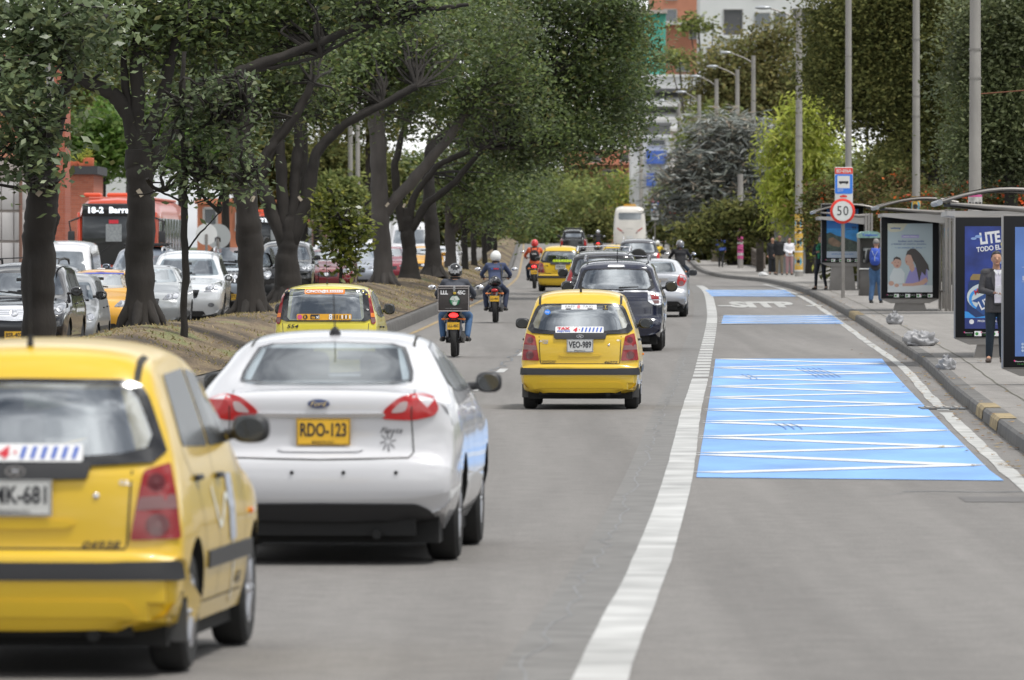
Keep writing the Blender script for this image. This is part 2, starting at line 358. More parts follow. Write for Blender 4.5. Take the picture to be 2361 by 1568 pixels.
# blue bus bays with white zigzag
def inset(y,e): return (interp(XW,y)+.33+e, xr(y)-1.0-e)
b=B(); zg=B()
BL=lambda y: 1.64+(y-63.4)*(3.64-1.64)/(128-63.4)
BR=lambda y: 4.17+(y-61)*(6.62-4.17)/(128-61)
ys=np.arange(62.2,128.1,2)
rows=[[(BL(y)+ (BR(y)-BL(y))*t/4,y+(-.9*(t/4) if y<63 else 0),g(y)+.0055) for t in range(5)] for y in list(ys)+[128.0]]
b.grid(rows)
lf=[128,120,112,104.8,97,89.5,82.9,76,69.5,63.2]; 
for i in range(len(lf)-1):
    yl=lf[i]; yn=lf[i+1]; ym=(yl+yn)/2-.6
    for (p,q) in (((BL(yl)+.12,yl-.25),(BR(ym)-.16,ym)),((BR(ym)-.16,ym),(BL(yn)+.12,yn+.25))):
        n=8; rib(zg,[(p[0]+(q[0]-p[0])*k/n,p[1]+(q[1]-p[1])*k/n) for k in range(n+1)],.46,.010)
sc_=B()
for (px,py,n_,l_) in ((1885,872,5,8),(1732,876,2,4),(1812,992,3,3)):
    q=gp(px,py)
    for k in range(n_): rib(sc_,[(q.x+k*.09+.02*math.sin(t),q.y+l_*t/5) for t in range(6)],.018,.0135)
sc_.build('tyre_scuffs',mat('tyre_scuff',(.12,.24,.47),.8,var=.4,vscale=5),None,0,normals=False,kind='structure')
b.build('blue_bus_bay',M_blue,None,0,normals=False,kind='structure'); zg.build('bus_bay_zigzag',mat('zigzag_paint',(.60,.62,.62),.6,var=.25,vscale=5),None,0,normals=False,kind='structure')
def bay(name,pa,pb,pc,pd,nz):  # corners near-left, near-right, far-right, far-left in image px
    P=[gp(*q) for q in (pa,pb,pc,pd)]; b=B(); z=B(); rows=[]
    for j in range(9):
        l=P[0].lerp(P[3],j/8); r=P[1].lerp(P[2],j/8)
        rows.append([(l.x+(r.x-l.x)*i/6,l.y+(r.y-l.y)*i/6,g(l.y+(r.y-l.y)*i/6)+.008) for i in range(7)])
    b.grid(rows).build(name,M_blue,None,0,normals=False,kind='structure')
    for j in range(nz):
        a=P[0].lerp(P[3],j/nz); c=P[1].lerp(P[2],(j+.5)/nz); d=P[0].lerp(P[3],(j+1)/nz)
        for p,q in ((a,c),(c,d)): rib(z,[(p.x+(q.x-p.x)*k/6,p.y+(q.y-p.y)*k/6) for k in range(7)],.42,.016)
    z.build(name+'_zigzag',MATS['zigzag_paint'],None,0,normals=False,kind='structure')
bay('farther_blue_bay',(1663,748),(1945,747),(1918,727),(1668,728),4)
bay('farthest_blue_bay',(1642,684),(1835,684),(1810,669),(1625,669),4)
# SITP lettering painted on the lane
p=gp(1765,703); vs,fs=textw('SITP',1.8,13.0,bold=.06)
hd=heading(p.y); b=B(); ca,sa=math.cos(-hd*.0),0
b._a([(p.x-.1+v[0]+v[1]*.02,p.y+v[1],g(p.y+v[1])+.010) for v in vs],fs)
for sx in (-1.2,1.25): b._a([(p.x+sx+a,p.y-3+c,g(p.y-3+c)+.010) for a,c in ((-.22,-1),(.22,-1),(.22,1.2),(-.22,1.2))],[(0,1,2,3)])
b.build('lane_lettering',M_white2,None,0,normals=False,kind='structure')
# yellow painted kerb stones and pavement joints
b=B()
def kblock(y0,y1,m):
    b.m=m; rows=[]
    for y in np.linspace(y0,y1,5):
        x=xr(y); z=g(y); rows.append([(x-.006,y,z+.02),(x+.01,y,z+.128),(x+.037,y,z+.161),(x+.226,y,z+.161)])
    b.grid(rows)
for q in ((78,80.6,0),(80.6,83,1),(83.6,86.2,0),(171,177,0)): kblock(*q)
b.build('painted_kerb_stone',[mat('kerb_yellow',(.30,.23,.12),.85,var=.5,vscale=5),M_kerbR],None,30,kind='structure')
b=B()
for y in list(np.arange(58,240,5.2)):
    rows=[[(xr(y)+.25+t,y+.03*math.sin(t*3+y)-.02,zs(xr(y)+t,y)+.004),(xr(y)+.25+t,y+.03*math.sin(t*3+y)+.03,zs(xr(y)+t,y)+.004)] for t in np.arange(0,8,.5)]; b.grid(rows)
rows=[[(xr(y)+.62+.01*math.sin(y),y,zs(xr(y)+.6,y)+.005),(xr(y)+.645+.01*math.sin(y),y,zs(xr(y)+.6,y)+.005)] for y in np.arange(40,260,2)]; b.grid(rows)
b.build('pavement_joints',mat('joint_dirt',(.10,.095,.07),.9,var=.5,vscale=6),None,0,normals=False,kind='structure')
# ================================================================ VEHICLES
M_tyre=mat('tyre_rubber',(.018,.018,.018),.85,bump=.2); M_blk=mat('black_plastic',(.022,.022,.024),.5); M_blkg=mat('gloss_black',(.012,.012,.014),.15,coat=.5)
M_rim=mat('alloy',(.5,.5,.52),.3,metal=.8); M_chrome=mat('chrome',(.8,.8,.82),.12,metal=1); M_red=mat('lamp_red',(.24,.006,.008),.15,coat=.5); M_redd=mat('lamp_dark_red',(.10,.006,.008),.15,coat=.8)
M_redl=mat('lamp_bright_red',(.42,.010,.012),.15,coat=.5); M_lit=mat('lit_brake_lamp',(.9,.02,.02),.2,emit=2.6,emc=(1,.03,.03)); M_clear=mat('lamp_clear',(.20,.10,.10),.35,coat=.1)
M_amber=mat('lamp_amber',(.75,.20,.02),.2,coat=.6); M_plW=mat('plate_white',(.62,.62,.60),.45,var=.1); M_plY=mat('plate_yellow',(.80,.46,.03),.45,var=.1); M_ink=mat('ink_black',(.02,.02,.025),.5)
M_ylw=mat('taxi_yellow',(.66,.43,.018),.28,coat=.6,var=.04,vscale=1); M_ylw2=mat('taxi_lime_yellow',(.66,.56,.035),.28,coat=.6); M_ylwo=mat('taxi_orange_yellow',(.62,.31,.02),.3,coat=.6)
M_gl=glassmat('car_glass',(.022,.024,.025),.36,.04); M_glb=glassmat('clear_car_glass',(.055,.068,.078),.27,.05); M_gld=glassmat('side_glass',(.012,.013,.013),.04,.05,fk=.12); M_glx=glassmat('see_through_glass',refl=.30,rough=.03,fk=.35,clear=.62); M_glx2=glassmat('light_see_through_glass',refl=.17,rough=.03,fk=.3,clear=.80); M_cab=mat('cabin_trim',(.05,.05,.052),.8); M_seat=mat('seat_cloth',(.035,.035,.04),.9)
M_wht=mat('sticker_white',(.80,.80,.80),.4); M_bluei=mat('sticker_blue',(.05,.12,.50),.4); M_redi=mat('sticker_red',(.65,.03,.05),.4); M_org=mat('sticker_orange',(.75,.22,.03),.4); M_under=mat('underbody',(.012,.012,.012),.9)
M_headl=mat('headlamp_glass',(.35,.36,.38),.08,coat=1,metal=.5,var=.5,vscale=14); M_gap=mat('panel_gap',(.02,.018,.012),.7)
def catm(P,k=3):
    out=[]; n=len(P)
    for i in range(n-1):
        p0=P[max(i-1,0)];p1=P[i];p2=P[i+1];p3=P[min(i+2,n-1)]
        d=math.dist(p1,p2)
        for j in range(k):
            t=j/k; r=[]
            for c in (0,1):
                m1=(p2[c]-p0[c])/max(math.dist(p0,p1)+d,1e-6)*d; m2=(p3[c]-p1[c])/max(math.dist(p2,p3)+d,1e-6)*d
                r.append((2*t**3-3*t*t+1)*p1[c]+(t**3-2*t*t+t)*m1+(-2*t**3+3*t*t)*p2[c]+(t**3-t*t)*m2)
            out.append(tuple(r))
    out.append(P[-1]); return out
def lin(tab,v):
    if v<=tab[0][0]: return tab[0][1]
    for a,b in zip(tab,tab[1:]):
        if v<=b[0]: t=(v-a[0])/(b[0]-a[0]); t=t*t*(3-2*t)*.35+t*.65; return a[1]+(b[1]-a[1])*t
    return tab[-1][1]
def bodymesh(S):
    ch=catm(S['chain'],3); L=S['L']/2; rnd=S.get('round',.075)
    bot=[(ch[-1][0]+(ch[0][0]-ch[-1][0])*t,.19) for t in (.12,.3,.5,.7,.88)]
    P=ch+bot; n=len(P)
    def W(y,z):
        e=1; q=(abs(y)-L*.62)/(L*.38)
        if q>0: e-=(S.get('tapR',.045) if y<0 else S.get('tapF',.09))*q*q
        return lin(S['w'],z)*e
    nrm=[]
    for i in range(n):
        a=P[(i-1)%n];b=P[(i+1)%n]; t=Vector((b[0]-a[0],b[1]-a[1])).normalized(); nrm.append(Vector((t.y,-t.x)))   # chain runs front->rear over the top, so this points outward
    ss=[0,.18,.36,.54,.7,.82,.9,.95,.985,1.0]
    rings=[]
    for s in ss:
        d=.028*s*s+rnd*(1-math.sqrt(max(0,1-s**5.5)))
        r=[]
        for i in range(n):
            k=d if i<len(ch) else d*.2
            y=P[i][0]-nrm[i].x*k; z=P[i][1]-nrm[i].y*k; r.append((s*W(y,z),y,z))
        rings.append(r)
    o=rings[-1]; Ls=S['L']/2-.55
    for t in (.2,.4,.6,.8,.93):
        r=[]
        for (x,y,z) in o:
            qy=max(-Ls,min(Ls,y)); qz=.5+(z-.5)*.04
            yy=y+(qy-y)*t; zz=z+(qz-z)*t; r.append((W(yy,zz),yy,zz))
        rings.append(r)
    full=[[(-x,y,z) for (x,y,z) in r] for r in rings[:0:-1]]+rings
    b=B(); m=len(full); vs=[p for r in full for p in r]; fs=[]
    for i in range(m-1):
        for k in range(n): q=(k+1)%n; fs.append((i*n+k,i*n+q,(i+1)*n+q,(i+1)*n+k))
    for base,sg in ((0,-1),((m-1)*n,1)):
        c=len(vs); vs.append((sg*W(0,.52),0,.52)); fs+=[((base+k),(base+(k+1)%n),c)[::sg] for k in range(n)]
    b._a(vs,fs); return b,W
AX={'R':(Vector((0,1,0)),lambda u,v:Vector((u,-9,v))),'F':(Vector((0,-1,0)),lambda u,v:Vector((u,9,v))),'S+':(Vector((-1,0,0)),lambda u,v:Vector((9,u,v))),'S-':(Vector((1,0,0)),lambda u,v:Vector((-9,u,v))),'T':(Vector((0,0,-1)),lambda u,v:Vector((u,v,9)))}
def cast(bv,side,u,v,off):
    d,f=AX[side]; h=bv.ray_cast(f(u,v),d)
    if h[0] is None:
        h=bv.find_nearest(f(u,v)+d*8.0);
        return h[0]+h[1]*off
    nn=h[1] if h[1].dot(d)<0 else -h[1]
    nn=(nn*.6-d*.4).normalized()
    return h[0]+nn*off
def rpoly(pts,r=.03,k=3):
    out=[]; n=len(pts)
    for i,p in enumerate(pts):
        a=Vector(pts[i-1]);b=Vector(p);c=Vector(pts[(i+1)%n]); u=(a-b); v=(c-b); rr=min(r,u.length*.45,v.length*.45); p1=b+u.normalized()*rr; p2=b+v.normalized()*rr
        for j in range(k+1):
            t=j/k; out.append(tuple((1-t)**2*p1+2*t*(1-t)*b+t*t*p2))
    return out
def mir(h): # half outline (x>=0, listed from top centre outward and down) -> full
    return h+[(-x,z) for x,z in reversed(h)]
def patch(b,bv,side,poly,off=.004,thick=0,grid=.08,r=.02):
    poly=rpoly(poly,r) if r else list(poly)
    P=[Vector(p) for p in poly]
    # densify border
    D=[]
    for i,p in enumerate(P):
        q=P[(i+1)%len(P)]; k=max(1,int((q-p).length/grid)); D+=[p.lerp(q,j/k) for j in range(k)]
    n=len(D); xs=[p.x for p in D]; ys=[p.y for p in D]
    ins=[]
    def inside(x,y):
        c=False; j=n-1
        for i in range(n):
            if (D[i].y>y)!=(D[j].y>y) and x<(D[j].x-D[i].x)*(y-D[i].y)/(D[j].y-D[i].y)+D[i].x: c=not c
            j=i
        return c
    for x in np.arange(min(xs)+grid/2,max(xs),grid):
        for y in np.arange(min(ys)+grid/2,max(ys),grid):
            if inside(x,y) and min((D[i]-Vector((x,y))).length for i in range(n))>grid*.4: ins.append(Vector((x,y)))
    V,E,Fs,*_=delaunay_2d_cdt(D+ins,[(i,(i+1)%n) for i in range(n)],[],1,1e-5)
    top=[cast(bv,side,v.x,v.y,off+thick) for v in V]
    if not thick or len(poly)<3: return b._a(top,[tuple(f) for f in Fs])
    bot=[cast(bv,side,v.x,v.y,-.002) for v in V]; m=len(V)
    fs=[tuple(f) for f in Fs]
    cnt={}
    for f in Fs:
        for i in range(len(f)):
            e=(f[i],f[(i+1)%len(f)]); k=tuple(sorted(e)); cnt.setdefault(k,[]).append(e)
    fs+=[(e[0][1],e[0][0],e[0][0]+m,e[0][1]+m) for e in cnt.values() if len(e)==1]
    return b._a(top+bot,fs)
def gapl(b,bv,side,pts,w=.008,off=.003,closed=False):
    pts=[Vector(p) for p in pts]
    if closed: pts.append(pts[0])
    D=[]
    for p,q in zip(pts,pts[1:]):
        k=max(1,int((q-p).length/.07)); D+=[p.lerp(q,j/k) for j in range(k)]
    D.append(pts[-1]); rows=[]
    for i,p in enumerate(D):
        t=(D[min(i+1,len(D)-1)]-D[max(i-1,0)]).normalized(); n=Vector((-t.y,t.x))*w/2
        rows.append([cast(bv,side,p.x-n.x,p.y-n.y,off),cast(bv,side,p.x+n.x,p.y+n.y,off)])
    return b.grid(rows)
def ctext(b,bv,side,geo,u,v,off=.008,rot=0):
    vs,fs=geo; sg=-1 if side in('F','S-') else 1
    return b._a([cast(bv,side,u+sg*(x*math.cos(rot)-y*math.sin(rot)),v+x*math.sin(rot)+y*math.cos(rot),off) for x,y in vs],fs)
def plateobj(root,side,c,txt,mback,tilt=0,w=.33,h=.16,sub='BOGOTA D.C.',city=True):
    b=B(); s=1 if side=='R' else -1; x,y,z=c
    M=Matrix.Translation((x,y,z))@Matrix.Rotation(tilt,4,'X')
    b.T=M; b.m=0; b.box((0,0,0),(w,.008,h),bev=.0); b.m=1
    fr=lambda vs,dx,dz,o:[(s*vx+dx*s,-s*o,vz+dz) for vx,vz in vs]
    vs,fs=textw(txt,w*.86,h*.52,bold=.025); b._a(fr(vs,0,.014,.0065),fs)
    if city: vs,fs=textw(sub,w*.42,h*.10,bold=.02); b._a(fr(vs,0,-h*.38,.0065),fs)
    for q in ((-w/2+.006,0,.004,h*.5-.004),(w/2-.006,0,.004,h*.5-.004)): b._a(fr([(q[0]-q[2]/2,-q[3]),(q[0]+q[2]/2,-q[3]),(q[0]+q[2]/2,q[3]),(q[0]-q[2]/2,q[3])],0,0,.006),[(0,1,2,3)])
    for q in (h/2-.006,-h/2+.006): b._a(fr([(-w/2+.006,q-.002),(w/2-.006,q-.002),(w/2-.006,q+.002),(-w/2+.006,q+.002)],0,0,.006),[(0,1,2,3)])
    return b.build('licence_plate',[mback,M_ink],root,0)
def wheel(root,x,y,r,w,m=M_rim,spokes=6,group=None):
    b=B(); s=1 if x>0 else -1
    b.lathe([(r*.62,-w*.5),(r*.9,-w*.5),(r*.985,-w*.38),(r,-w*.2),(r,w*.2),(r*.985,w*.38),(r*.9,w*.5),(r*.62,w*.5),(r*.6,w*.3),(r*.6,-w*.3)],(x,y,r),'x',28); o=b.build('wheel',M_tyre,root,35)
    b=B(); xo=x+s*w*.36
    b.lathe([(r*.63,0),(r*.63,s*.02),(r*.56,s*.02),(r*.54,-s*.03),(.02,-s*.03)],(xo,y,r),'x',28)
    for k in range(spokes):
        a=2*PI*k/spokes; c,sn=math.cos(a),math.sin(a)
        b.tube([(xo-s*.0,y+c*.04,r+sn*.04),(xo+s*.004,y+c*r*.57,r+sn*r*.57)],[.032,.022],6)
    b.lathe([(.05,-s*.02),(.05,s*.012),(0,s*.02)],(xo,y,r),'x',12); b.build('rim',m,o,35)
def mirrorpart(root,x,y,z,w=.16,h=.12,m=None,face=1):
    b=B(); s=1 if x>0 else -1; b.m=0
    b.ell((x+s*w*.5,y,z),(w*.56,.055,h*.55),14,9,lambda p:Vector((math.copysign(abs(p.x)**.7,p.x),math.copysign(abs(p.y)**.8,p.y),math.copysign(abs(p.z)**.7,p.z))))
    b.tube([(x-s*.06,y+.03,z-.03),(x+s*.05,y+.01,z-.02)],[.03,.022],8)
    o=b.build('wing_mirror',m or M_blk,root,50)
    q=B(); q.T=Matrix.Translation((x+s*w*.5,y-.052*face,z))@Matrix.Rotation(R(90),4,'X'); q.lathe([(.0,0.008),(.43,.008),(.45,0)],(0,0,0),'z',20)
    q.v=[((vx-(x+s*w*.5))*w+(x+s*w*.5),vy,(vz-z)*h+z) for vx,vy,vz in q.v]; q.build('mirror_glass',M_gld,o,0)
def mir_frame(outer,inner):
    # ring between the window outline and the clear pane, as quads (outlines resampled by angle round the centre)
    cx=0; cz=(max(p[1] for p in inner)+min(p[1] for p in inner))/2
    def hit(poly,a):
        d=(math.cos(a),math.sin(a)); best=0
        for i,p in enumerate(poly):
            q=poly[(i+1)%len(poly)]; ex,ez=q[0]-p[0],q[1]-p[1]; den=d[0]*ez-d[1]*ex
            if abs(den)<1e-9: continue
            t=((p[0]-cx)*ez-(p[1]-cz)*ex)/den; u=((p[0]-cx)*d[1]-(p[1]-cz)*d[0])/den
            if t>0 and -1e-6<=u<=1+1e-6: best=max(best,t)
        return (cx+d[0]*best,cz+d[1]*best)
    oo=rpoly(outer,.05); ii=rpoly(inner,.06); n=64
    O=[hit(oo,2*PI*k/n) for k in range(n)]; I=[hit(ii,2*PI*k/n) for k in range(n)]
    return [[O[k],O[(k+1)%n],I[(k+1)%n],I[k]] for k in range(n)]
def car(name,label,S,paint,end,pos,rz,group=None,cat='car',pitch=0):
    """end 'R': pos is the ground point under the middle of the rear face; 'F': of the front face"""
    L=S['L']; fw=Vector((-math.sin(rz),math.cos(rz),0)); p=Vector(pos)+fw*(L/2)*(1 if end=='R' else -1)
    sl=math.atan((g(p.y+2)-g(p.y-2))/4); 
    root=thing(name,label,cat,(p.x,p.y,g(p.y)+.003),rz,group,pitch=sl if math.cos(rz)>0 else -sl)
    b,W=bodymesh(S); body=b.build('body',[paint,M_under],root,32)
    # wheel arches
    ax=S['axles']; r=S['wr']; tw=S.get('tw',.18)
    c=B()
    for y in ax:
        for s in (1,-1):
            xw=lin(S['w'],r+.15); c.lathe([(r+.055,-.2),(r+.055,.16)],(s*(xw-.05),y,r+.005),'x',26)
    cut=c.build('cutter',M_under,root,0); md=body.modifiers.new('b','BOOLEAN'); md.object=cut; md.operation='DIFFERENCE'; md.solver='EXACT'; md.use_self=True
    bpy.context.view_layer.update(); ev=body.evaluated_get(bpy.context.evaluated_depsgraph_get()); nm=bpy.data.meshes.new_from_object(ev)
    body.modifiers.clear()
    xs=[abs(v.co.x) for v in nm.vertices] or [9]
    print('BOOL',name,len(nm.polygons),round(max(xs),3),round(max(q[1] for q in S['w']),3))
    if len(nm.polygons)>400 and max(xs)<max(q[1] for q in S['w'])+.02:
        body.data=nm
        nm.polygons.foreach_set('use_smooth',[True]*len(nm.polygons)); nm.set_sharp_from_angle(angle=R(32))
    bpy.data.objects.remove(cut)
    cabin=False
    if 'cabin' in S:
        z0,z1,w0,w1,ya,yb=S['cabin']; c=B(); c.prism([(-w0,z0),(w0,z0),(w1,z1),(-w1,z1)],ya,yb,'xz'); cut=c.build('cutter',M_cab,root,0)
        md=body.modifiers.new('c','BOOLEAN'); md.object=cut; md.operation='DIFFERENCE'; md.solver='EXACT'; md.use_self=True; md.material_mode='TRANSFER'
        bpy.context.view_layer.update(); nm=bpy.data.meshes.new_from_object(body.evaluated_get(bpy.context.evaluated_depsgraph_get())); body.modifiers.clear(); bpy.data.objects.remove(cut)
        if len(nm.polygons)>400:
            cabin=True; body.data=nm; nm.set_sharp_from_angle(angle=R(32))
            for x in (-.33,.33):
                b=B(); b.box((x,-.05,z0+.04),(.46,.12,.26),bev=.05); b.box((x,-.06,z0+.21),(.26,.09,.15),bev=.04); b.build('front_seat',M_seat,root,60)
            for x in (-.36,.36): b=B(); b.box((x,S['rs'],z0+.055),(.25,.09,.14),bev=.035); b.build('head_restraint',M_seat,root,60)
            b=B(); b.box((0,.78,z1-.07),(.22,.03,.06),bev=.01); b.build('rear_view_mirror',M_blk,root,40)
    b2,_=bodymesh(S); bv=BVHTree.FromPolygons([Vector(v) for v in b2.v],b2.f)
    for y in ax:
        for s in (1,-1):
            xw=lin(S['w'],r+.1); wheel(root,s*(xw-tw/2-.015),y,r,tw,S.get('rim',M_rim),S.get('spokes',6))
    b=B(); b.box((0,0,.23),(lin(S['w'],.3)*2-.14,L-.5,.2)); b.box((0,-L/2+.28,.25),(lin(S['w'],.3)*2-.42,.35,.14)); b.tube([(.35,-L/2+.35,.2),(.35,-L/2+.05,.19)],.03,8); b.box((-.1,-L/2+.5,.2),(.5,.4,.12)); b.build('underbody',M_under,root,0)  # mechanicals boxes lowered and widened to stop light leaking under the car
    # side windows
    if 'sidewin' in S:
        for sd,s in (('S+',1),('S-',-1)):
            for poly in S['sidewin']:
                b=B(); patch(b,bv,sd,poly,.004,grid=.12,r=.035); b.build('side_window',S.get('sideglass',M_gld),root,60)
            b=B()
            for l in S.get('doorlines',[]): gapl(b,bv,sd,l)
            if b.v: b.build('door_seam',M_gap,root,0)
            for hy,hz in S.get('handles',[]):
                b=B(); p0=cast(bv,sd,hy,hz,.012); b.box(p0,(.03,.17,.028),bev=.01); b.build('door_handle',S.get('handm',paint),root,40)
            if 'sidestrip' in S: 
                b=B(); patch(b,bv,sd,S['sidestrip'],0,.012,grid=.15,r=.01); b.build('side_moulding',M_blk,root,40)
    if 'ws' in S: b=B(); patch(b,bv,'F',S['ws'],.004,grid=.12,r=.05); b.build('windscreen',M_glx if cabin else S.get('wsm',M_gl),root,60)
    if 'rg' in S:
        if 'rgb' in S and cabin:
            for pl in ([(-1,S['rg'][-1][1]+.0)],):
                o_=mir_frame(S['rgb'],S['rg']); b=B(); [patch(b,bv,'R',q_,.015,grid=.045,r=0) for q_ in o_]; b.build('window_surround',M_blkg,root,60)
        elif 'rgb' in S: b=B(); patch(b,bv,'R',S['rgb'],.006,grid=.045,r=.05); b.build('window_surround',M_blkg,root,60)
        b=B(); patch(b,bv,'R',S['rg'],.013,grid=.05,r=.06); b.build('rear_window',(S.get('rgx',M_glx) if cabin else S.get('rgm',M_gl)),root,60)
    return root,bv,W
# ---- shapes of the cars
ATOS=dict(cabin=(.985,1.285,.535,.445,-1.9,1.5),rs=-1.0,L=3.5,wr=.275,tw=.17,axles=(-1.12,1.20),round=.085,
 chain=[(1.66,.2),(1.72,.32),(1.74,.5),(1.69,.66),(1.52,.80),(1.1,.92),(.86,.98),(.36,1.36),(.1,1.46),(-.4,1.505),(-1.0,1.49),(-1.32,1.45),(-1.43,1.37),(-1.5,1.28),(-1.62,.97),(-1.655,.9),(-1.68,.75),(-1.685,.60),(-1.69,.57),(-1.715,.545),(-1.735,.50),(-1.74,.38),(-1.72,.25),(-1.68,.205)],
 w=[(.2,.70),(.35,.735),(.5,.75),(.65,.75),(.8,.73),(.94,.705),(1.0,.69),(1.2,.625),(1.3,.585),(1.4,.555),(1.46,.53),(1.52,.44)],
 sidewin=[[(.62,1.0),(.30,1.32),(-.22,1.36),(-.22,1.0)],[(-.29,1.0),(-.29,1.36),(-1.02,1.34),(-1.18,1.02)],],
 doorlines=[[(-.255,1.4),(-.255,.3),(.75,.3),(.8,.95)],[(-.95,.9),(-.8,.62),(-.78,.3),(-.255,.3)],[(-1.1,1.4),(-1.2,1.0),(-1.0,.85)]],handles=[(-.12,.86),(-.9,.87)],handm=M_blk,
 sidestrip=[(1.0,.53),(1.0,.45),(-.72,.45),(-.72,.53)],
 ws=mir([(0,1.33),(.5,1.33),(.62,1.02),(0,1.0)]),
 rgb=mir([(0,1.325),(.50,1.32),(.555,1.275),(.665,.985),(.64,.955),(.3,.935),(0,.93)]),
 rg=mir([(0,1.305),(.46,1.30),(.52,1.25),(.60,1.06),(.56,1.0),(0,.965)]))
def atos_rear(root,bv,plate,num,num2,tax=True,easy=True,stick2=False):
    for s in (1,-1):
        b=B(); patch(b,bv,'R',[(s*x,z) for x,z in ((.565,.918),(.675,.955),(.705,.80),(.727,.618),(.512,.611))],0,.012,grid=.06,r=.015); o=b.build('tail_lamp',M_red,root,40)
        b=B(); patch(b,bv,'R',[(s*x,z) for x,z in ((.552,.80),(.699,.815),(.709,.752),(.54,.745))],.013,grid=.05,r=.006); b.build('reversing_lamp',M_clear,o,40)
        for (x,z,r) in ((.622,.868,.038),(.63,.68,.05)):
            b=B(); patch(b,bv,'R',[(s*x+r*math.cos(a),z+r*math.sin(a)) for a in np.arange(0,2*PI-.01,PI/10)],.014,grid=.04,r=0); patch(b,bv,'R',[(s*x+r*.4*math.cos(a),z+r*.4*math.sin(a)) for a in np.arange(0,2*PI-.01,PI/7)],.018,grid=.04,r=0); b.build('lamp_lens',M_redd,o,40)
    b=B(); patch(b,bv,'R',mir([(0,.945),(.335,.955),(.318,.882),(0,.876)]),0,.022,grid=.08,r=.012); gar=b.build('tailgate_garnish',M_blk,root,30)
    b=B(); b.T=Matrix.Translation((0,-1.69,.918)); ell=[(.045*math.cos(a),.024*math.sin(a)) for a in np.arange(0,2*PI,PI/12)]; n=len(ell)
    b._a([(x,0,z) for x,z in ell]+[(x*.86,0,z*.80) for x,z in ell],[(i,(i+1)%n,n+(i+1)%n,n+i) for i in range(n)]); b.tube([(-.02,0,-.015),(-.008,0,.017)],.0045,6); b.tube([(.008,0,-.017),(.02,0,.015)],.0045,6); b.tube([(-.015,0,-.002),(.015,0,.002)],.004,6)
    b.build('emblem',M_chrome,gar,0)
    b=B(); patch(b,bv,'R',[(-.735,.53),(-.735,.22),(.735,.22),(.735,.53)],0,.022,grid=.08,r=.02); bp=b.build('bumper',MATS['taxi_yellow'],root,40)
    b=B(); patch(b,bv,'R',[(-.725,.51),(-.725,.435),(.725,.435),(.725,.51)],.015,.022,grid=.07,r=.012); b.build('bumper_strip',M_blk,bp,40)
    b=B(); patch(b,bv,'R',[(-.50,.345),(-.55,.275),(.55,.275),(.50,.345)],.0,.030,grid=.07,r=.02); b.build('bumper_step',MATS['taxi_yellow'],bp,50)
    b=B(); gapl(b,bv,'R',[(-.515,.92),(-.50,.60),(-.49,.573),(.49,.573),(.50,.60),(.515,.92)],.009); gapl(b,bv,'T',[(-.51,-1.45),(-.51,-1.1)],.03,.004); gapl(b,bv,'T',[(.51,-1.45),(.51,-1.1)],.03,.004); b.build('tailgate_seam',M_gap,root,0)
    b=B(); patch(b,bv,'R',mir([(0,.70),(.22,.70),(.27,.685),(.235,.665),(0,.66)])[:],0,.010,grid=.07,r=.01); b.build('tailgate_crease',MATS['taxi_yellow'],root,60)
    y=cast(bv,'R',0,.80,0).y
    plateobj(root,'R',(0,y-.022,.80),plate,M_plW)
    b=B(); b.ell((.36,cast(bv,'R',.36,.808,0).y-.002,.808),(.016,.008,.016),12,6); b.build('lock',M_chrome,root,60)
    b=B(); ctext(b,bv,'R',textw('ATOS',.115,.03,shear=.25,bold=.03),-.455,.858,.006); ctext(b,bv,'R',textw('PRIME',.07,.018,shear=.25,bold=.03),-.435,.832,.006); ctext(b,bv,'R',textw('GL',.05,.022,bold=.02),.485,.868,.006); b.build('badge_lettering',M_chrome,root,0)
    b=B(); ctext(b,bv,'R',textw(num,.17,.032,shear=.3,bold=.015),.385,.592,.006); b.build('taxi_number',M_ink,root,0); b=B(); ctext(b,bv,'R',textw(num2,.17,.028,shear=.3),-.395,.592,.006)
    gapl(b,bv,'R',[(-.49,.61),(-.30,.61),(-.30,.575),(-.49,.575)],.004,.005,True); b.build('side_code',M_ink,root,0)
    if tax:
        b=B(); b.m=0; patch(b,bv,'R',[(-.31,1.035),(-.31,.955),(.295,.955),(.295,1.035)],.022,grid=.1,r=.012)
        b.m=1; ctext(b,bv,'R',textw('TAX',.16,.033,bold=.05),-.205,1.01,.029); ctext(b,bv,'R',textw('4',.055,.055,bold=.05,shear=.2),-.06,.995,.027); ctext(b,bv,'R',textw('.',.014,.014,bold=.05),-.008,.996,.027)
        b.m=2; ctext(b,bv,'R',textw('express',.165,.03,bold=.02,shear=.2),-.205,.972,.027); ctext(b,bv,'R',textw('111111',.265,.055,bold=.05,shear=.2),.145,.995,.027)
        b.build('phone_sticker',[M_wht,M_redi,M_bluei],root,0)
    if easy:
        b=B(); b.m=0; patch(b,bv,'R',[(-.235,1.305),(-.235,1.248),(.205,1.248),(.205,1.305)],.019,grid=.1,r=.004)
        b.m=1; ctext(b,bv,'R',textw('EASY',.12,.026,bold=-.012),-.125,1.285,.023); ctext(b,bv,'R',textw('TAXI',.12,.026,bold=-.012),.09,1.285,.023); ctext(b,bv,'R',textw('www.easytaxi.com.co',.16,.008),-.015,1.257,.023)
        for x0 in (-.18,.09): patch(b,bv,'R',[(x0,1.263),(x0,1.252),(x0+.065,1.252),(x0+.065,1.263)],.023,grid=.1,r=0)
        b.m=2; patch(b,bv,'R',[(-.02+.02*math.cos(a),1.283+.02*math.sin(a)) for a in np.arange(0,6.2,.5)],.023,r=0)
        b.build('app_sticker',[M_wht,mat('ink_grey',(.08,.07,.08),.5),mat('sticker_pink',(.75,.25,.25),.5)],root,0)
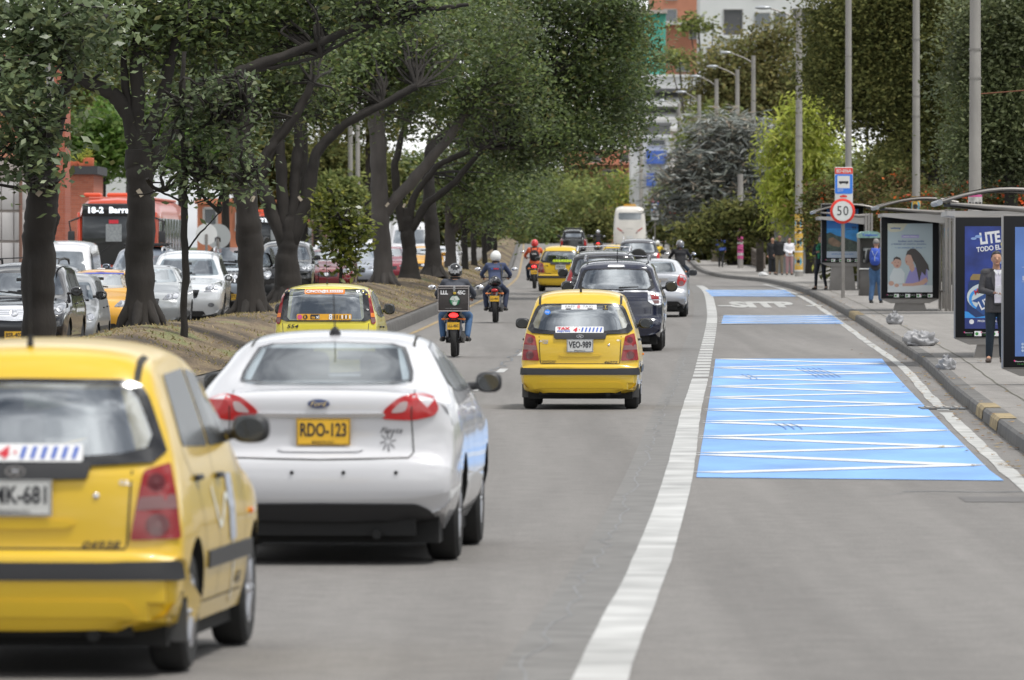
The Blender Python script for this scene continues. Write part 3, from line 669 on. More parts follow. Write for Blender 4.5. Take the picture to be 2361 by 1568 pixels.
        b=B(); b.m=0; patch(b,bv,'R',[(-.41+.037*math.cos(a),1.215+.033*math.sin(a)) for a in np.arange(0,6.2,.35)],.019,r=0); b.m=1; ctext(b,bv,'R',textw('bip',.045,.026),-.41,1.215,.023); b.build('round_sticker',[mat('sticker_azure',(.04,.22,.72),.4),M_wht],root,0)
        b=B(); b.m=0; patch(b,bv,'R',[(.28,1.30),(.28,1.245),(.35,1.245),(.35,1.30)],.019,r=.004); b.m=1; ctext(b,bv,'R',textw('T',.03,.03),.315,1.28,.023);ctext(b,bv,'R',textw('TAPPSI',.045,.01),.315,1.255,.023); b.build('dark_square_sticker',[M_ink,mat('sticker_gold',(.6,.42,.05),.5)],root,0)
    b=B(); b.m=0; b.tube([(0,-1.22,1.47),(0,-1.22,1.52)],[.016,.013],10); b.tube([(0,-1.22,1.52),(0,-1.26,1.86)],[.004,.002],5); b.build('aerial',M_blk,root,60)
    for s in (1,-1):
        mirrorpart(root,s*.71,.62,1.06,.165,.125)
        b=B(); b.box((s*.64,-1.385,.23),(.19,.012,.17),bev=.004); b.build('mud_flap',mat('mudflap',(.07,.07,.07),.6),root,0)
        b=B(); p=cast(bv,'S+' if s>0 else 'S-',.98,.66,.008); b.box(p,(.02,.05,.03),bev=.008); b.build('indicator',M_amber,root,40)
def roadpos(px,Y): return Vector(((px-CX)*Y/F,Y,g(Y)))
def decals_side(root,bv):
    b=B(); patch(b,bv,'S+',[(.35,.86),(.35,.55),(.12,.55),(.12,.86)],.006,grid=.1,r=.02); b.build('door_decal',mat('decal_grey',(.42,.45,.52),.4,var=.3,vscale=30),root,0)
    b=B(); pts=[(-.45+t*.09,.82-.16*math.sin(t*.75)-.006*t*t) for t in range(14)]; gapl(b,bv,'S+',pts,.035,.005); b.build('side_swoosh',mat('decal_pale',(.68,.68,.6),.4),root,0)
    b=B(); ctext(b,bv,'S+',textw('681',.22,.06,bold=.03),.55,.36,.006); b.build('side_number',M_ink,root,0)
GR_T='yellow taxis on the road ahead'
T1_,bv,_=car('hatchback_taxi','blurred yellow hatchback taxi closest to camera at bottom left corner, plate ending 681',ATOS,M_ylw,'R',roadpos(30,31.8),R(-4.4),GR_T,'taxi'); atos_rear(T1_,bv,'SMK-681','04938','4202611',easy=False); decals_side(T1_,bv)
T3_,bv,_=car('hatchback_taxi','yellow hatchback taxi with plate VEO-989 driving in the middle lane',ATOS,M_ylw,'R',roadpos(1337,89.7),R(-1.9),GR_T,'taxi'); atos_rear(T3_,bv,'VEO-989','46072','4202600')
T5_,bv,_=car('hatchback_taxi','yellow hatchback taxi with lime window strip between orange-clad motorcyclist and dark cars',ATOS,M_ylw,'R',roadpos(1292,234.5),R(-1.5),GR_T,'taxi'); atos_rear(T5_,bv,'VDR-415','53119','4202600',tax=False,easy=False)
b=B(); ctext(b,bv,'R',textw('5555555',.62,.075,bold=.05),.06,1.0,.03); b.build('window_lettering',mat('lime_print',(.55,.75,.02),.4),T5_,0)
T6_,bv,_=car('hatchback_taxi','distant yellow taxi half hidden behind the grey off-roader with spare wheel',ATOS,M_ylw,'R',roadpos(1420,345),R(-.8),GR_T,'taxi'); atos_rear(T6_,bv,'VFE-220','11820','4202600',tax=False,easy=False)
# ---- small hatch with tall tail lamps
MATZ=dict(ATOS); MATZ.update(L=3.5,cabin=(.995,1.39,.525,.48,-1.9,1.6),rs=-1.15,chain=[(1.66,.2),(1.73,.35),(1.74,.5),(1.69,.68),(1.5,.84),(1.0,.98),(.7,1.06),(.1,1.43),(-.2,1.49),(-.7,1.51),(-1.2,1.49),(-1.5,1.46),(-1.58,1.42),(-1.62,1.36),(-1.69,.97),(-1.71,.90),(-1.73,.72),(-1.74,.60),(-1.75,.5),(-1.74,.3),(-1.70,.21)],
 w=[(.2,.70),(.4,.745),(.6,.755),(.9,.755),(1.0,.745),(1.2,.69),(1.38,.635),(1.45,.59),(1.52,.48)],
 sidewin=[[(.55,1.02),(.1,1.36),(-.33,1.40),(-.33,1.0)],[(-.40,1.0),(-.40,1.40),(-1.1,1.38),(-1.2,1.05)],[(-1.26,1.08),(-1.2,1.36),(-1.36,1.33),(-1.42,1.12)]],
 doorlines=[[(-.365,1.42),(-.365,.3),(.7,.3),(.75,.98)],[(-1.2,1.4),(-1.28,1.05),(-1.0,.62),(-.95,.3),(-.365,.3)]],
 rgb=mir([(0,1.425),(.57,1.42),(.605,1.39),(.66,.98),(.645,.955),(0,.955)]),rg=mir([(0,1.41),(.50,1.405),(.53,1.38),(.565,1.0),(.54,.975),(0,.975)]),sidestrip=[(1.0,.42),(1.0,.40),(-.72,.40),(-.72,.42)])
T2_,bv,_=car('hatchback_taxi','lime yellow taxi numbered 554 beside the median bank, behind the white sedan roof',MATZ,M_ylw2,'R',roadpos(750,104.5),R(-2.0),GR_T,'taxi')
for s in (1,-1):
    b=B(); patch(b,bv,'R',[(s*x,z) for x,z in ((.585,1.44),(.615,1.425),(.68,1.16),(.725,.95),(.71,.915),(.665,.925),(.655,1.0))],0,.014,grid=.06,r=.02); o=b.build('tail_lamp',M_red,T2_,40)
    b=B(); patch(b,bv,'R',[(s*x,z) for x,z in ((.652,1.08),(.695,1.08),(.708,1.02),(.657,1.02))],.016,grid=.05,r=.004); b.build('indicator',M_amber,o,40)
    b=B(); patch(b,bv,'R',[(s*x,z) for x,z in ((.658,1.01),(.71,1.01),(.718,.945),(.668,.935))],.016,grid=.05,r=.004); b.build('reversing_lamp',M_clear,o,40)
    mirrorpart(T2_,s*.74,.6,1.12,.15,.15)
b=B(); b.m=0; patch(b,bv,'R',[(-.31,1.42),(-.31,1.355),(.28,1.355),(.28,1.42)],.019,grid=.1,r=.02); b.m=1; ctext(b,bv,'R',textw('CINCO@5.555555',.54,.045,bold=.04,shear=.15),-.015,1.387,.024); b.build('orange_sticker',[M_org,M_wht],T2_,0)
b=B(); b.m=0; patch(b,bv,'R',[(-.42,1.065),(-.42,.975),(.38,.975),(.38,1.065)],.019,grid=.1,r=.02); b.m=1; patch(b,bv,'R',[(-.22,1.058),(-.22,.99),(-.085,.99),(-.085,1.058)],.023,r=.015); patch(b,bv,'R',[(-.295+.034*math.cos(a),1.02+.036*math.sin(a)) for a in np.arange(0,6.2,.4)],.023,r=0); ctext(b,bv,'R',textw('8111.111',.30,.055,bold=.03),.215,1.022,.026)
b.m=2; ctext(b,bv,'R',textw('8',.05,.085,bold=.03),.075,1.022,.030); ctext(b,bv,'R',textw('111',.13,.055,bold=.03),.30,1.022,.030); ctext(b,bv,'R',textw('xi',.05,.05,bold=.02),-.115,1.022,.028)
b.m=3; patch(b,bv,'R',[(-.375+.036*math.cos(a),1.02+.036*math.sin(a)) for a in np.arange(0,6.2,.4)],.023,r=0)
b.m=0; ctext(b,bv,'R',textw('R',.03,.042,bold=.03),-.295,1.02,.026); ctext(b,bv,'R',textw('ta',.055,.035,bold=.03),-.178,1.015,.026)
b.build('taxi_phone_sticker',[mat('sticker_amber',(.72,.36,.02),.4),M_ink,M_wht,mat('sticker_magenta',(.6,.08,.22),.4)],T2_,0)
b=B(); ctext(b,bv,'R',textw('554',.17,.055,bold=.02,shear=.2),-.48,.885,.008); gapl(b,bv,'R',[(-.63,.93),(-.60,.5)],.008); gapl(b,bv,'R',[(.63,.93),(.60,.5)],.008); b.build('taxi_number',M_ink,T2_,0)
b=B(); b.tube([(-.02,-.95,1.49),(-.02,-.95,1.53)],[.018,.014],8); b.tube([(-.02,-.95,1.53),(-.04,-1.0,1.98)],[.005,.0025],5); b.build('aerial',M_blk,T2_,60)
plateobj(T2_,'R',(0,-1.77,.72),'VDT-206',M_plW)
# ---- white sedan
SED=dict(cabin=(1.13,1.335,.48,.415,-2.0,1.5),rs=-1.05,rgx=M_glx2,L=4.3,wr=.31,tw=.2,axles=(-1.2,1.29),round=.095,tapR=.06,
 chain=[(2.0,.2),(2.1,.36),(2.13,.55),(2.05,.72),(1.8,.86),(1.2,.98),(.95,1.04),(.2,1.38),(-.1,1.43),(-.5,1.445),(-.9,1.415),(-1.08,1.375),(-1.70,1.115),(-1.84,1.085),(-1.98,1.085),(-2.06,1.075),(-2.10,1.03),(-2.10,.92),(-2.095,.80),(-2.11,.71),(-2.17,.66),(-2.20,.56),(-2.19,.42),(-2.14,.36),(-2.06,.27)],
 w=[(.2,.74),(.36,.825),(.5,.85),(.7,.853),(.85,.845),(.98,.815),(1.07,.775),(1.13,.735),(1.25,.655),(1.35,.61),(1.42,.58),(1.47,.50)],
 sidewin=[[(.72,1.07),(.2,1.33),(-.18,1.38),(-.18,1.05)],[(-.24,1.05),(-.24,1.38),(-.85,1.34),(-1.0,1.29),(-1.33,1.13),(-.98,1.06)]],
 doorlines=[[(-.21,1.4),(-.21,.28),(.8,.28),(.85,1.0)],[(-1.1,1.1),(-.9,.75),(-.85,.28),(-.21,.28)]],handles=[(-.05,.93),(-1.0,.95)],
 ws=mir([(0,1.36),(.5,1.35),(.66,1.08),(0,1.05)]),rgb=mir([(0,1.368),(.45,1.352),(.48,1.31),(.555,1.14),(.52,1.112),(0,1.108)]),rg=mir([(0,1.36),(.43,1.345),(.46,1.30),(.53,1.145),(.50,1.12),(0,1.116)]),rgm=M_glb,spokes=10)
M_pw=mat('white_paint',(.58,.58,.60),.22,coat=.8)
W_,bv,_=car('sedan','white sedan with yellow plate RDO-123 following the foreground taxi',SED,M_pw,'R',roadpos(737,44.3),R(-2.9),None,'car')
for s in (1,-1):
    b=B(); patch(b,bv,'R',[(s*x,z) for x,z in ((.378,.905),(.395,.965),(.49,1.04),(.60,1.058),(.70,1.03),(.735,.975),(.705,.925),(.58,.895))],0,.014,grid=.05,r=.05); o=b.build('tail_lamp',M_redl,W_,40)
    b=B(); patch(b,bv,'R',[(s*x,z) for x,z in ((.425,.94),(.50,1.01),(.545,1.015),(.53,.95))],.016,grid=.05,r=.04); b.build('reversing_lamp',mat('sedan_reverse_lens',(.45,.36,.36),.3,coat=.2),o,40)
    b=B(); gapl(b,bv,'R',[(s*.565,1.07),(s*.565,.90)],.006,.017); gapl(b,bv,'R',[(s*.565,.90),(s*.58,.70),(s*.55,.665),(0,.655)],.007,.004); b.build('boot_seam',M_gap,W_,0)
    mirrorpart(W_,s*.82,.66,1.09,.155,.125,M_blk)
b=B(); patch(b,bv,'R',mir([(0,.938),(.40,.942),(.40,.918),(0,.912)]),0,.018,grid=.08,r=.004); b.build('chrome_strip',M_chrome,W_,50)
b=B(); b.m=0; yy=cast(bv,'R',0,1.0,0).y; b.T=Matrix.Translation((-.01,yy-.006,1.0)); b.lathe([(.07,0),(.068,-.008),(0,-.012)],(0,0,0),'y',26); b.v=[(x,y,1.0+(z-1.0)*.42) for x,y,z in b.v]; b.m=1; vs,fs=textw('Ford',.10,.03,shear=.3); b.T=None; b._a([(-.01+x,yy-.021,1.0+z) for x,z in vs],fs); b.build('emblem',[mat('emblem_blue',(.05,.07,.16),.2,coat=1),M_chrome],W_,0)
plateobj(W_,'R',(.02,cast(bv,'R',0,.82,0).y-.02,.825),'RDO-123',M_plY,w=.335,h=.165)
b=B(); patch(b,bv,'R',mir([(0,.73),(.23,.73),(.27,.715),(.235,.70),(0,.698)]),0,.012,grid=.08,r=.008); b.build('boot_crease',M_pw,W_,60)
b=B(); ctext(b,bv,'R',textw('Fiesta',.14,.035,shear=.4,bold=.01),.44,.835,.006)
for a in np.arange(0,6.2,PI/4):
    gapl(b,bv,'R',[(.42+.015*math.cos(a),.765+.015*math.sin(a)),(.42+.05*math.cos(a+.15),.765+.065*math.sin(a+.15))],.007,.006)
b.build('badge_lettering',mat('badge_grey',(.12,.12,.13),.3,metal=.5),W_,0)
b=B(); patch(b,bv,'R',mir([(0,.385),(.60,.38),(.68,.34),(.72,.285),(0,.275)]),0,.015,grid=.07,r=.03); b.build('bumper_valance',M_blk,W_,40)
for x in (-.17,.15,.475): b=B(); p=cast(bv,'R',x,.575,.002); b.lathe([(.013,0),(.012,-.006),(0,-.007)],tuple(p),'y',12); b.build('parking_sensor',M_blk,W_,0)
b=B(); b.tube([(0,-.88,1.42),(0,-.90,1.455)],[.04,.022],10); b.tube([(0,-.90,1.45),(0,-1.02,1.68)],[.005,.003],6); b.build('aerial',M_blk,W_,60)
b=B(); gapl(b,bv,'T',[(-.515,-1.05),(-.50,-.5),(-.50,0)],.018,.003); gapl(b,bv,'T',[(.515,-1.05),(.50,-.5),(.50,0)],.018,.003); b.build('roof_seam',M_gap,W_,0)
# text seen through the rear window of the sedan: head restraints behind the glass are left to the tint
# ---- sport utility vehicles
SUV=dict(cabin=(1.195,1.50,.60,.54,-2.5,1.6),rs=-1.2,L=4.65,wr=.36,tw=.22,axles=(-1.28,1.38),round=.10,tapR=.06,
 chain=[(2.2,.25),(2.3,.45),(2.32,.65),(2.25,.86),(2.0,.98),(1.3,1.08),(1.0,1.14),(.35,1.57),(.1,1.67),(-.4,1.725),(-1.2,1.72),(-1.78,1.68),(-1.93,1.62),(-1.98,1.53),(-2.14,1.14),(-2.2,1.08),(-2.24,.95),(-2.25,.75),(-2.26,.64),(-2.31,.60),(-2.33,.45),(-2.28,.28)],
 w=[(.25,.82),(.4,.88),(.6,.905),(.9,.905),(1.05,.885),(1.15,.84),(1.35,.75),(1.5,.71),(1.6,.69),(1.67,.66),(1.73,.58)],
 sidewin=[[(.7,1.16),(.2,1.48),(-.2,1.53),(-.2,1.14)],[(-.27,1.14),(-.27,1.53),(-1.15,1.52),(-1.15,1.15)],[(-1.22,1.15),(-1.22,1.52),(-1.7,1.45),(-1.9,1.22)]],
 doorlines=[[(-.235,1.55),(-.235,.4),(.85,.4),(.9,1.1)],[(-1.19,1.2),(-1.0,.8),(-.9,.4),(-.235,.4)]],handles=[(-.05,1.0),(-1.05,1.02)],
 ws=mir([(0,1.54),(.58,1.53),(.74,1.17),(0,1.14)]),rgb=mir([(0,1.57),(.63,1.54),(.73,1.2),(.71,1.165),(0,1.15)]),rg=mir([(0,1.545),(.57,1.525),(.66,1.24),(.61,1.18),(0,1.175)]),spokes=7)
def rails(root,S,z,x,m=M_chrome,racks=0):
    for s in (1,-1):
        b=B(); b.tube([(s*x,.35,z-.07),(s*x,.2,z),(s*(x+.01),-.6,z+.02),(s*x,-1.5,z-.005),(s*x,-1.68,z-.09)],[.012,.024,.024,.024,.014],8); b.build('roof_rail',m,root,60)
    for k in range(racks):
        b=B(); b.tube([(-x,-.2-.28*k,z+.01),(0,-.2-.28*k,z+.035),(x,-.2-.28*k,z+.01)],.012,6); b.build('roof_bar',m,root,60)
M_navy=mat('navy_paint',(.010,.013,.035),.15,coat=1); M_blkp=mat('black_paint',(.010,.010,.012),.15,coat=1); M_greyp=mat('grey_paint',(.09,.09,.10),.25,coat=1,metal=.4); M_silv=mat('silver_paint',(.50,.51,.54),.28,coat=.8,metal=.45); M_blgr=mat('bluegrey_paint',(.16,.19,.24),.3,coat=.8,metal=.3)
S_,bv,_=car('suv','navy blue off-roader with chrome strip and sky-reflecting rear window, ahead of middle taxi',SUV,M_navy,'R',roadpos(1420,135),R(-2.1),None,'car')
for s in (1,-1):
    b=B(); patch(b,bv,'R',[(s*x,z) for x,z in ((.60,1.14),(.84,1.10),(.85,.88),(.72,.87),(.60,.95))],0,.02,grid=.08,r=.02); o=b.build('tail_lamp',M_chrome,S_,40)
    b=B(); patch(b,bv,'R',[(s*x,z) for x,z in ((.64,1.08),(.79,1.07),(.81,.98),(.67,.98))],.022,grid=.06,r=.01); b.build('lamp_lens',M_red,o,40)
    b=B(); patch(b,bv,'R',[(s*x,z) for x,z in ((.68,.965),(.81,.965),(.81,.90),(.72,.90))],.022,grid=.06,r=.01); b.build('indicator',M_clear,o,40)
    mirrorpart(S_,s*.89,.75,1.2,.22,.19,M_blkg)
b=B(); patch(b,bv,'R',mir([(0,1.15),(.60,1.15),(.60,1.115),(0,1.11)]),0,.016,grid=.08,r=.004); b.build('chrome_strip',M_chrome,S_,50)
b=B(); patch(b,bv,'R',mir([(0,1.625),(.15,1.62),(.17,1.59),(0,1.585)]),0,.02,grid=.08,r=.01); b.build('high_brake_lamp',M_chrome,S_,50)
b=B(); p=cast(bv,'R',.05,1.2,.02); q=cast(bv,'R',.42,1.215,.02); b.tube([p,q],[.016,.008],6); b.build('wiper',M_blk,S_,60)
plateobj(S_,'R',(0,-2.29,.88),'RLX-364',M_plY); rails(S_,SUV,1.775,.60,mat('dark_chrome',(.25,.25,.27),.2,metal=1),5)
b=B(); b.tube([(0,-1.2,1.67),(.01,-1.26,1.95)],[.014,.004],6); b.build('aerial',M_blk,S_,60)
S2,bv,_=car('suv','black off-roader with shiny roof rails between second taxi and navy off-roader',SUV,M_blkp,'R',roadpos(1390,164),R(-2.0),None,'car')
for s in (1,-1):
    b=B(); patch(b,bv,'R',[(s*x,z) for x,z in ((.74,1.3),(.80,1.12),(.86,.9),(.74,.9),(.70,1.2))],0,.02,grid=.08,r=.02); b.build('tail_lamp',M_red,S2,40); mirrorpart(S2,s*.89,.75,1.2,.22,.18,M_blkg)
rails(S2,SUV,1.79,.60,M_chrome,4); plateobj(S2,'R',(0,-2.29,.85),'BKT-590',M_plY)
S3,bv,_=car('suv','grey off-roader with tailgate spare wheel behind the white bus',SUV,M_greyp,'R',roadpos(1472,286),R(-1.0),None,'car')
for s in (1,-1):
    b=B(); patch(b,bv,'R',[(s*x,z) for x,z in ((.72,1.15),(.82,1.15),(.86,.85),(.74,.85))],0,.02,grid=.08,r=.02); b.build('tail_lamp',M_redl,S3,40); mirrorpart(S3,s*.89,.75,1.2,.22,.18,M_blk)
b=B(); b.lathe([(0,-.14),(.25,-.15),(.33,-.12),(.36,-.04),(.34,.05),(0,.05)],(.0,-2.37,.98),'y',26); b.build('spare_wheel',M_tyre,S3,40); rails(S3,SUV,1.78,.60,M_chrome)
# ---- silver sedan ahead
SON=dict(SED)
N_,bv,_=car('sedan','silver sedan with round-eyed red tail lamps driving beside the solid white line',SON,M_silv,'R',roadpos(1507,177),R(-2.0),None,'car')
for s in (1,-1):
    b=B(); patch(b,bv,'R',[(s*x,z) for x,z in ((.56,.82),(.60,1.02),(.66,1.06),(.79,1.02),(.80,.90),(.74,.78),(.64,.76))],0,.016,grid=.06,r=.04); o=b.build('tail_lamp',M_redl,N_,40)
    b=B(); patch(b,bv,'R',[(s*.68+.06*math.cos(a),.84+.06*math.sin(a)) for a in np.arange(0,6.2,.45)],.018,grid=.06,r=0); b.build('reversing_lamp',M_clear,o,40); mirrorpart(N_,s*.84,.66,1.08,.2,.15,M_blkg)
b=B(); patch(b,bv,'R',mir([(0,.965),(.34,.965),(.37,.93),(.34,.90),(0,.895)]),0,.03,grid=.08,r=.02); b.build('chrome_strip',M_chrome,N_,50)
b=B(); patch(b,bv,'R',mir([(0,.40),(.60,.39),(.72,.30),(0,.275)]),0,.015,grid=.07,r=.03); b.build('bumper_valance',M_blk,N_,40)
b=B(); p=cast(bv,'R',0,1.0,0); b.box(p,(.14,.015,.035),bev=.01); b.build('emblem',mat('gold_emblem',(.5,.33,.08),.3,metal=.8),N_,0); plateobj(N_,'R',(0.0,-2.135,.82),'RMW-528',M_plY)
# ---- pickup
PK=dict(SUV); PK.pop('cabin'); PK.update(L=5.2,axles=(-1.5,1.6),chain=[(2.5,.3),(2.58,.5),(2.6,.75),(2.5,.98),(2.2,1.08),(1.5,1.16),(1.2,1.2),(.6,1.62),(.3,1.72),(-.2,1.76),(-.75,1.72),(-.86,1.64),(-1.0,1.22),(-1.05,1.14),(-1.6,1.13),(-2.4,1.12),(-2.5,1.10),(-2.52,1.0),(-2.54,.6),(-2.6,.56),(-2.6,.4),(-2.55,.3)],
 sidewin=[[(.9,1.22),(.55,1.55),(.1,1.6),(.1,1.2)],[(.03,1.2),(.03,1.6),(-.65,1.58),(-.75,1.22)]],rg=mir([(0,1.60),(.5,1.58),(.6,1.27),(0,1.25)]),doorlines=[],handles=[]); PK.pop('rgb')
K_,bv,_=car('pickup_truck','black pickup truck with roll bar in bed, distant left lane of the road',PK,M_blkp,'R',roadpos(1322,485),R(-.8),None,'pickup')
for s in (1,-1):
    b=B(); patch(b,bv,'R',[(s*x,z) for x,z in ((.72,1.12),(.87,1.12),(.87,.70),(.74,.70))],0,.02,grid=.08,r=.02); b.build('tail_lamp',M_redl,K_,40); mirrorpart(K_,s*.9,.95,1.3,.22,.2,M_blk)
b=B()
for y in (-1.15,-1.3): b.tube([(-.68,y,1.1),(-.66,y,1.78),(-.55,y,1.86),(.55,y,1.86),(.66,y,1.78),(.68,y,1.1)],.035,8)
b.box((0,-1.2,1.84),(1.2,.3,.10),bev=.03); b.build('roll_bar',M_blk,K_,50); plateobj(K_,'R',(0,-2.62,.5),'CXV-771',M_plY)
b=B(); b.box((0,-2.62,.45),(1.7,.14,.16),bev=.05); b.build('rear_bumper',M_blk,K_,50)
# ================================================================ ONCOMING QUEUE AND BUSES
def frontend(root,bv,S,lamp,grille,plate=None,pc=M_plY,zg=(.62,.75),gm=M_blkg,mir_=None,fog=None,bars=0,badge=True):
    for s in (1,-1):
        b=B(); patch(b,bv,'F',[(s*x,z) for x,z in lamp],0,.012,grid=.08,r=.03); o=b.build('headlamp',M_headl,root,40)
        cx=sum(p[0] for p in lamp)/len(lamp)*s; cz=sum(p[1] for p in lamp)/len(lamp); rr=.055
        for dx in (-.07,.07): b=B(); patch(b,bv,'F',[(cx+dx+rr*math.cos(a),cz+rr*math.sin(a)) for a in np.arange(0,6.2,.5)],.015,grid=.06,r=0); b.build('reflector',M_chrome,o,40)
        if fog: b=B(); patch(b,bv,'F',[(s*fog[0]+.075*math.cos(a),fog[1]+.05*math.sin(a)) for a in np.arange(0,6.2,.5)],.01,grid=.06,r=0); b.build('fog_lamp',M_headl,root,40)
        mirrorpart(root,s*lin(S['w'],1.05)*.97,.72,1.1 if S['L']<4.5 else 1.22,.19,.15,mir_ or root.children[0].data.materials[0],-1)
    b=B(); patch(b,bv,'F',mir(grille),0,.012,grid=.08,r=.02); gr=b.build('grille',gm,root,40)
    if bars:
        b=B(); gx=max(p[0] for p in grille); z0=min(p[1] for p in grille); z1=max(p[1] for p in grille)
        for k in range(bars): x=-gx*.85+2*gx*.85*k/(bars-1); gapl(b,bv,'F',[(x,z0+.03),(x,z1-.02)],.03,.018)
        b.build('grille_bars',M_chrome,gr,0)
    if badge: b=B(); z=sum(p[1] for p in grille)/len(grille); patch(b,bv,'F',[(.07*math.cos(a),z+.05*math.sin(a)) for a in np.arange(0,6.2,.4)],.022,grid=.08,r=0); b.build('emblem',M_chrome,gr,40)
    b=B(); patch(b,bv,'F',mir([(0,.36),(.45,.36),(.5,.26),(0,.25)]),0,.01,grid=.08,r=.03); b.build('lower_intake',M_blk,root,40)
    if plate: p=cast(bv,'F',0,.46,0); plateobj(root,'F',(0,p.y+.02,.46),plate,pc)
    b=B(); 
    for s in(1,-1): p=cast(bv,'F',s*.1-.1,(S['ws'][2][1])+.01,.015); q=cast(bv,'F',s*.1+.35,(S['ws'][2][1])+.05,.015); b.tube([p,q],.008,5)
    b.build('wiper',M_blk,root,0)
GL='queue of oncoming vehicles left of the tree-lined median'
def onc(name,label,S,paint,px,Y,dr=0,**k):
    rz=PI+heading(Y)+dr; return car(name,label,S,paint,'F',roadpos(px,Y),rz,GL,'car')
LSED=[(.42,.70),(.50,.79),(.74,.86),(.80,.80),(.72,.70)]; GSED=[(0,.72),(.36,.72),(.34,.60),(0,.58)]
LSUV=[(.50,.84),(.56,.97),(.80,1.03),(.86,.96),(.80,.82)]; GSUV=[(0,.98),(.46,.97),(.42,.74),(0,.72)]
TX=dict(SED); TX.update(L=4.1,ws=mir([(0,1.36),(.5,1.35),(.66,1.08),(0,1.05)]))
r,bv,_=onc('suv','black off-roader with roof rails cropped by the left edge behind first trunk',SUV,M_blkp,32,125); frontend(r,bv,SUV,LSUV,GSUV,'BSR-402',bars=0,gm=M_chrome); rails(r,SUV,1.78,.60,M_blk,2)
r,bv,_=onc('small_hatchback','grey small hatchback with dark mirror squeezed beside the yellow front taxi',ATOS,mat('dull_silver',(.30,.31,.32),.3,coat=.6,metal=.4),128,131); frontend(r,bv,ATOS,[(.42,.64),(.48,.74),(.64,.78),(.68,.70),(.62,.64)],[(0,.70),(.3,.70),(.28,.62),(0,.6)],'CRB-118',mir_=M_blk)
r,bv,_=onc('sedan_taxi','orange yellow sedan taxi facing the camera between two median trunks',TX,M_ylwo,215,146); frontend(r,bv,TX,LSED,[(0,.73),(.34,.72),(.30,.63),(0,.62)],'VDX-182',M_plW,badge=True)
b=B(); patch(b,bv,'F',mir([(0,1.385),(.46,1.37),(.49,1.345),(0,1.352)]),.008,grid=.1,r=.005); b.build('sun_strip',mat('sunstrip',(.04,.07,.4),.3),r,40); b=B(); b.box((0,.12,1.46),(.16,.08,.03),bev=.01); b.build('roof_light',M_wht,r,40)
r,bv,_=onc('sedan','silver sedan with white mirror waiting behind yellow front taxi',SED,mat('light_silver',(.42,.44,.45),.28,coat=.8,metal=.35),329,157); frontend(r,bv,SED,LSED,GSED,'BVN-673'); b=B(); b.tube([(.35,-.6,1.46),(.36,-.75,1.75)],[.008,.003],5); b.build('aerial',M_blk,r,0)
CR=dict(SUV); CR.update(L=4.4)
r,bv,_=onc('crossover','bright silver crossover with hexagonal grille beside the thin sapling',CR,mat('bright_silver',(.62,.64,.66),.25,coat=1,metal=.2),424,163,R(1)); frontend(r,bv,CR,[(.46,.80),(.50,.90),(.80,1.02),(.86,.94),(.70,.80)],[(0,.84),(.36,.84),(.30,.66),(0,.64)],'MBX-245',fog=(.62,.50)); rails(r,CR,1.775,.60,M_silv)
PR=dict(SUV); PR.update(L=4.8,cabin=(1.32,1.66,.62,.56,-2.5,1.6),chain=[(p[0]*1.02,p[1]*1.10) for p in SUV['chain']],w=[(a*1.1,b*1.04) for a,b in SUV['w']],ws=mir([(0,1.70),(.60,1.69),(.77,1.30),(0,1.27)]),sidewin=[[(y,z*1.1) for y,z in q] for q in SUV['sidewin']],wr=.38)
r,bv,_=onc('suv','dark grey large off-roader with chrome vertical-bar grille and yellow plate between trunks',PR,mat('graphite',(.06,.065,.075),.22,coat=1,metal=.5),541,180); frontend(r,bv,PR,[(.54,.92),(.60,1.04),(.84,1.12),(.90,1.02),(.84,.90)],[(0,1.12),(.50,1.10),(.44,.82),(0,.80)],'ZXY-842',bars=9,fog=(.72,.55)); rails(r,PR,1.93,.62,M_blk)
b=B(); patch(b,bv,'F',mir([(0,1.16),(.56,1.15),(.54,1.10),(0,1.11)]),0,.02,grid=.1,r=.01); b.build('chrome_lip',M_chrome,r,0)
r,bv,_=onc('suv','blue grey off-roader with black roof rack in front of the red bus',SUV,M_blgr,322,178); frontend(r,bv,SUV,LSUV,GSUV); 
b=B(); b.box((0,-.6,1.76),(1.0,1.5,.05),bev=.02); b.tube([(-.55,.2,1.8),(.55,.2,1.8),(.55,-1.4,1.8),(-.55,-1.4,1.8),(-.55,.2,1.8)],.02,6); b.build('roof_rack',M_blk,r,0)
r,bv,_=onc('sedan','grey sedan partly hidden between white van and yellow front taxi',SED,mat('mid_grey_paint',(.25,.255,.26),.3,coat=.7,metal=.4),96,155); frontend(r,bv,SED,LSED,GSED)
r,bv,_=onc('sedan','pale blue grey sedan behind the bright silver crossover',SED,mat('pale_bluegrey',(.28,.32,.37),.3,coat=.7,metal=.3),500,199); frontend(r,bv,SED,LSED,GSED); rails(r,SED,1.47,.5)
r,bv,_=onc('suv','black off-roader seen just right of the forked trunk',SUV,M_blkp,652,213); frontend(r,bv,SUV,LSUV,GSUV)
r,bv,_=onc('sedan','dark sedan with red sides behind the small leafy shrub',SED,mat('dark_red_paint',(.16,.015,.02),.2,coat=1),752,222); frontend(r,bv,SED,LSED,GSED)
r,bv,_=onc('sedan','silver blue sedan right of the small leafy shrub',SED,mat('silver_blue',(.30,.33,.38),.3,coat=1,metal=.3),818,240); frontend(r,bv,SED,LSED,GSED)
r,bv,_=onc('sedan','dark red sedan glimpsed between two median trunks',SED,mat('crimson_paint',(.25,.012,.03),.2,coat=1),893,262); frontend(r,bv,SED,LSED,GSED)
r,bv,_=onc('sedan_taxi','distant yellow taxi glimpsed between black median trunks',TX,M_ylwo,975,292); frontend(r,bv,TX,LSED,GSED)
r,bv,_=onc('sedan','white sedan in the far lane behind leafy shrub',SED,M_pw,690,262); frontend(r,bv,SED,LSED,GSED)
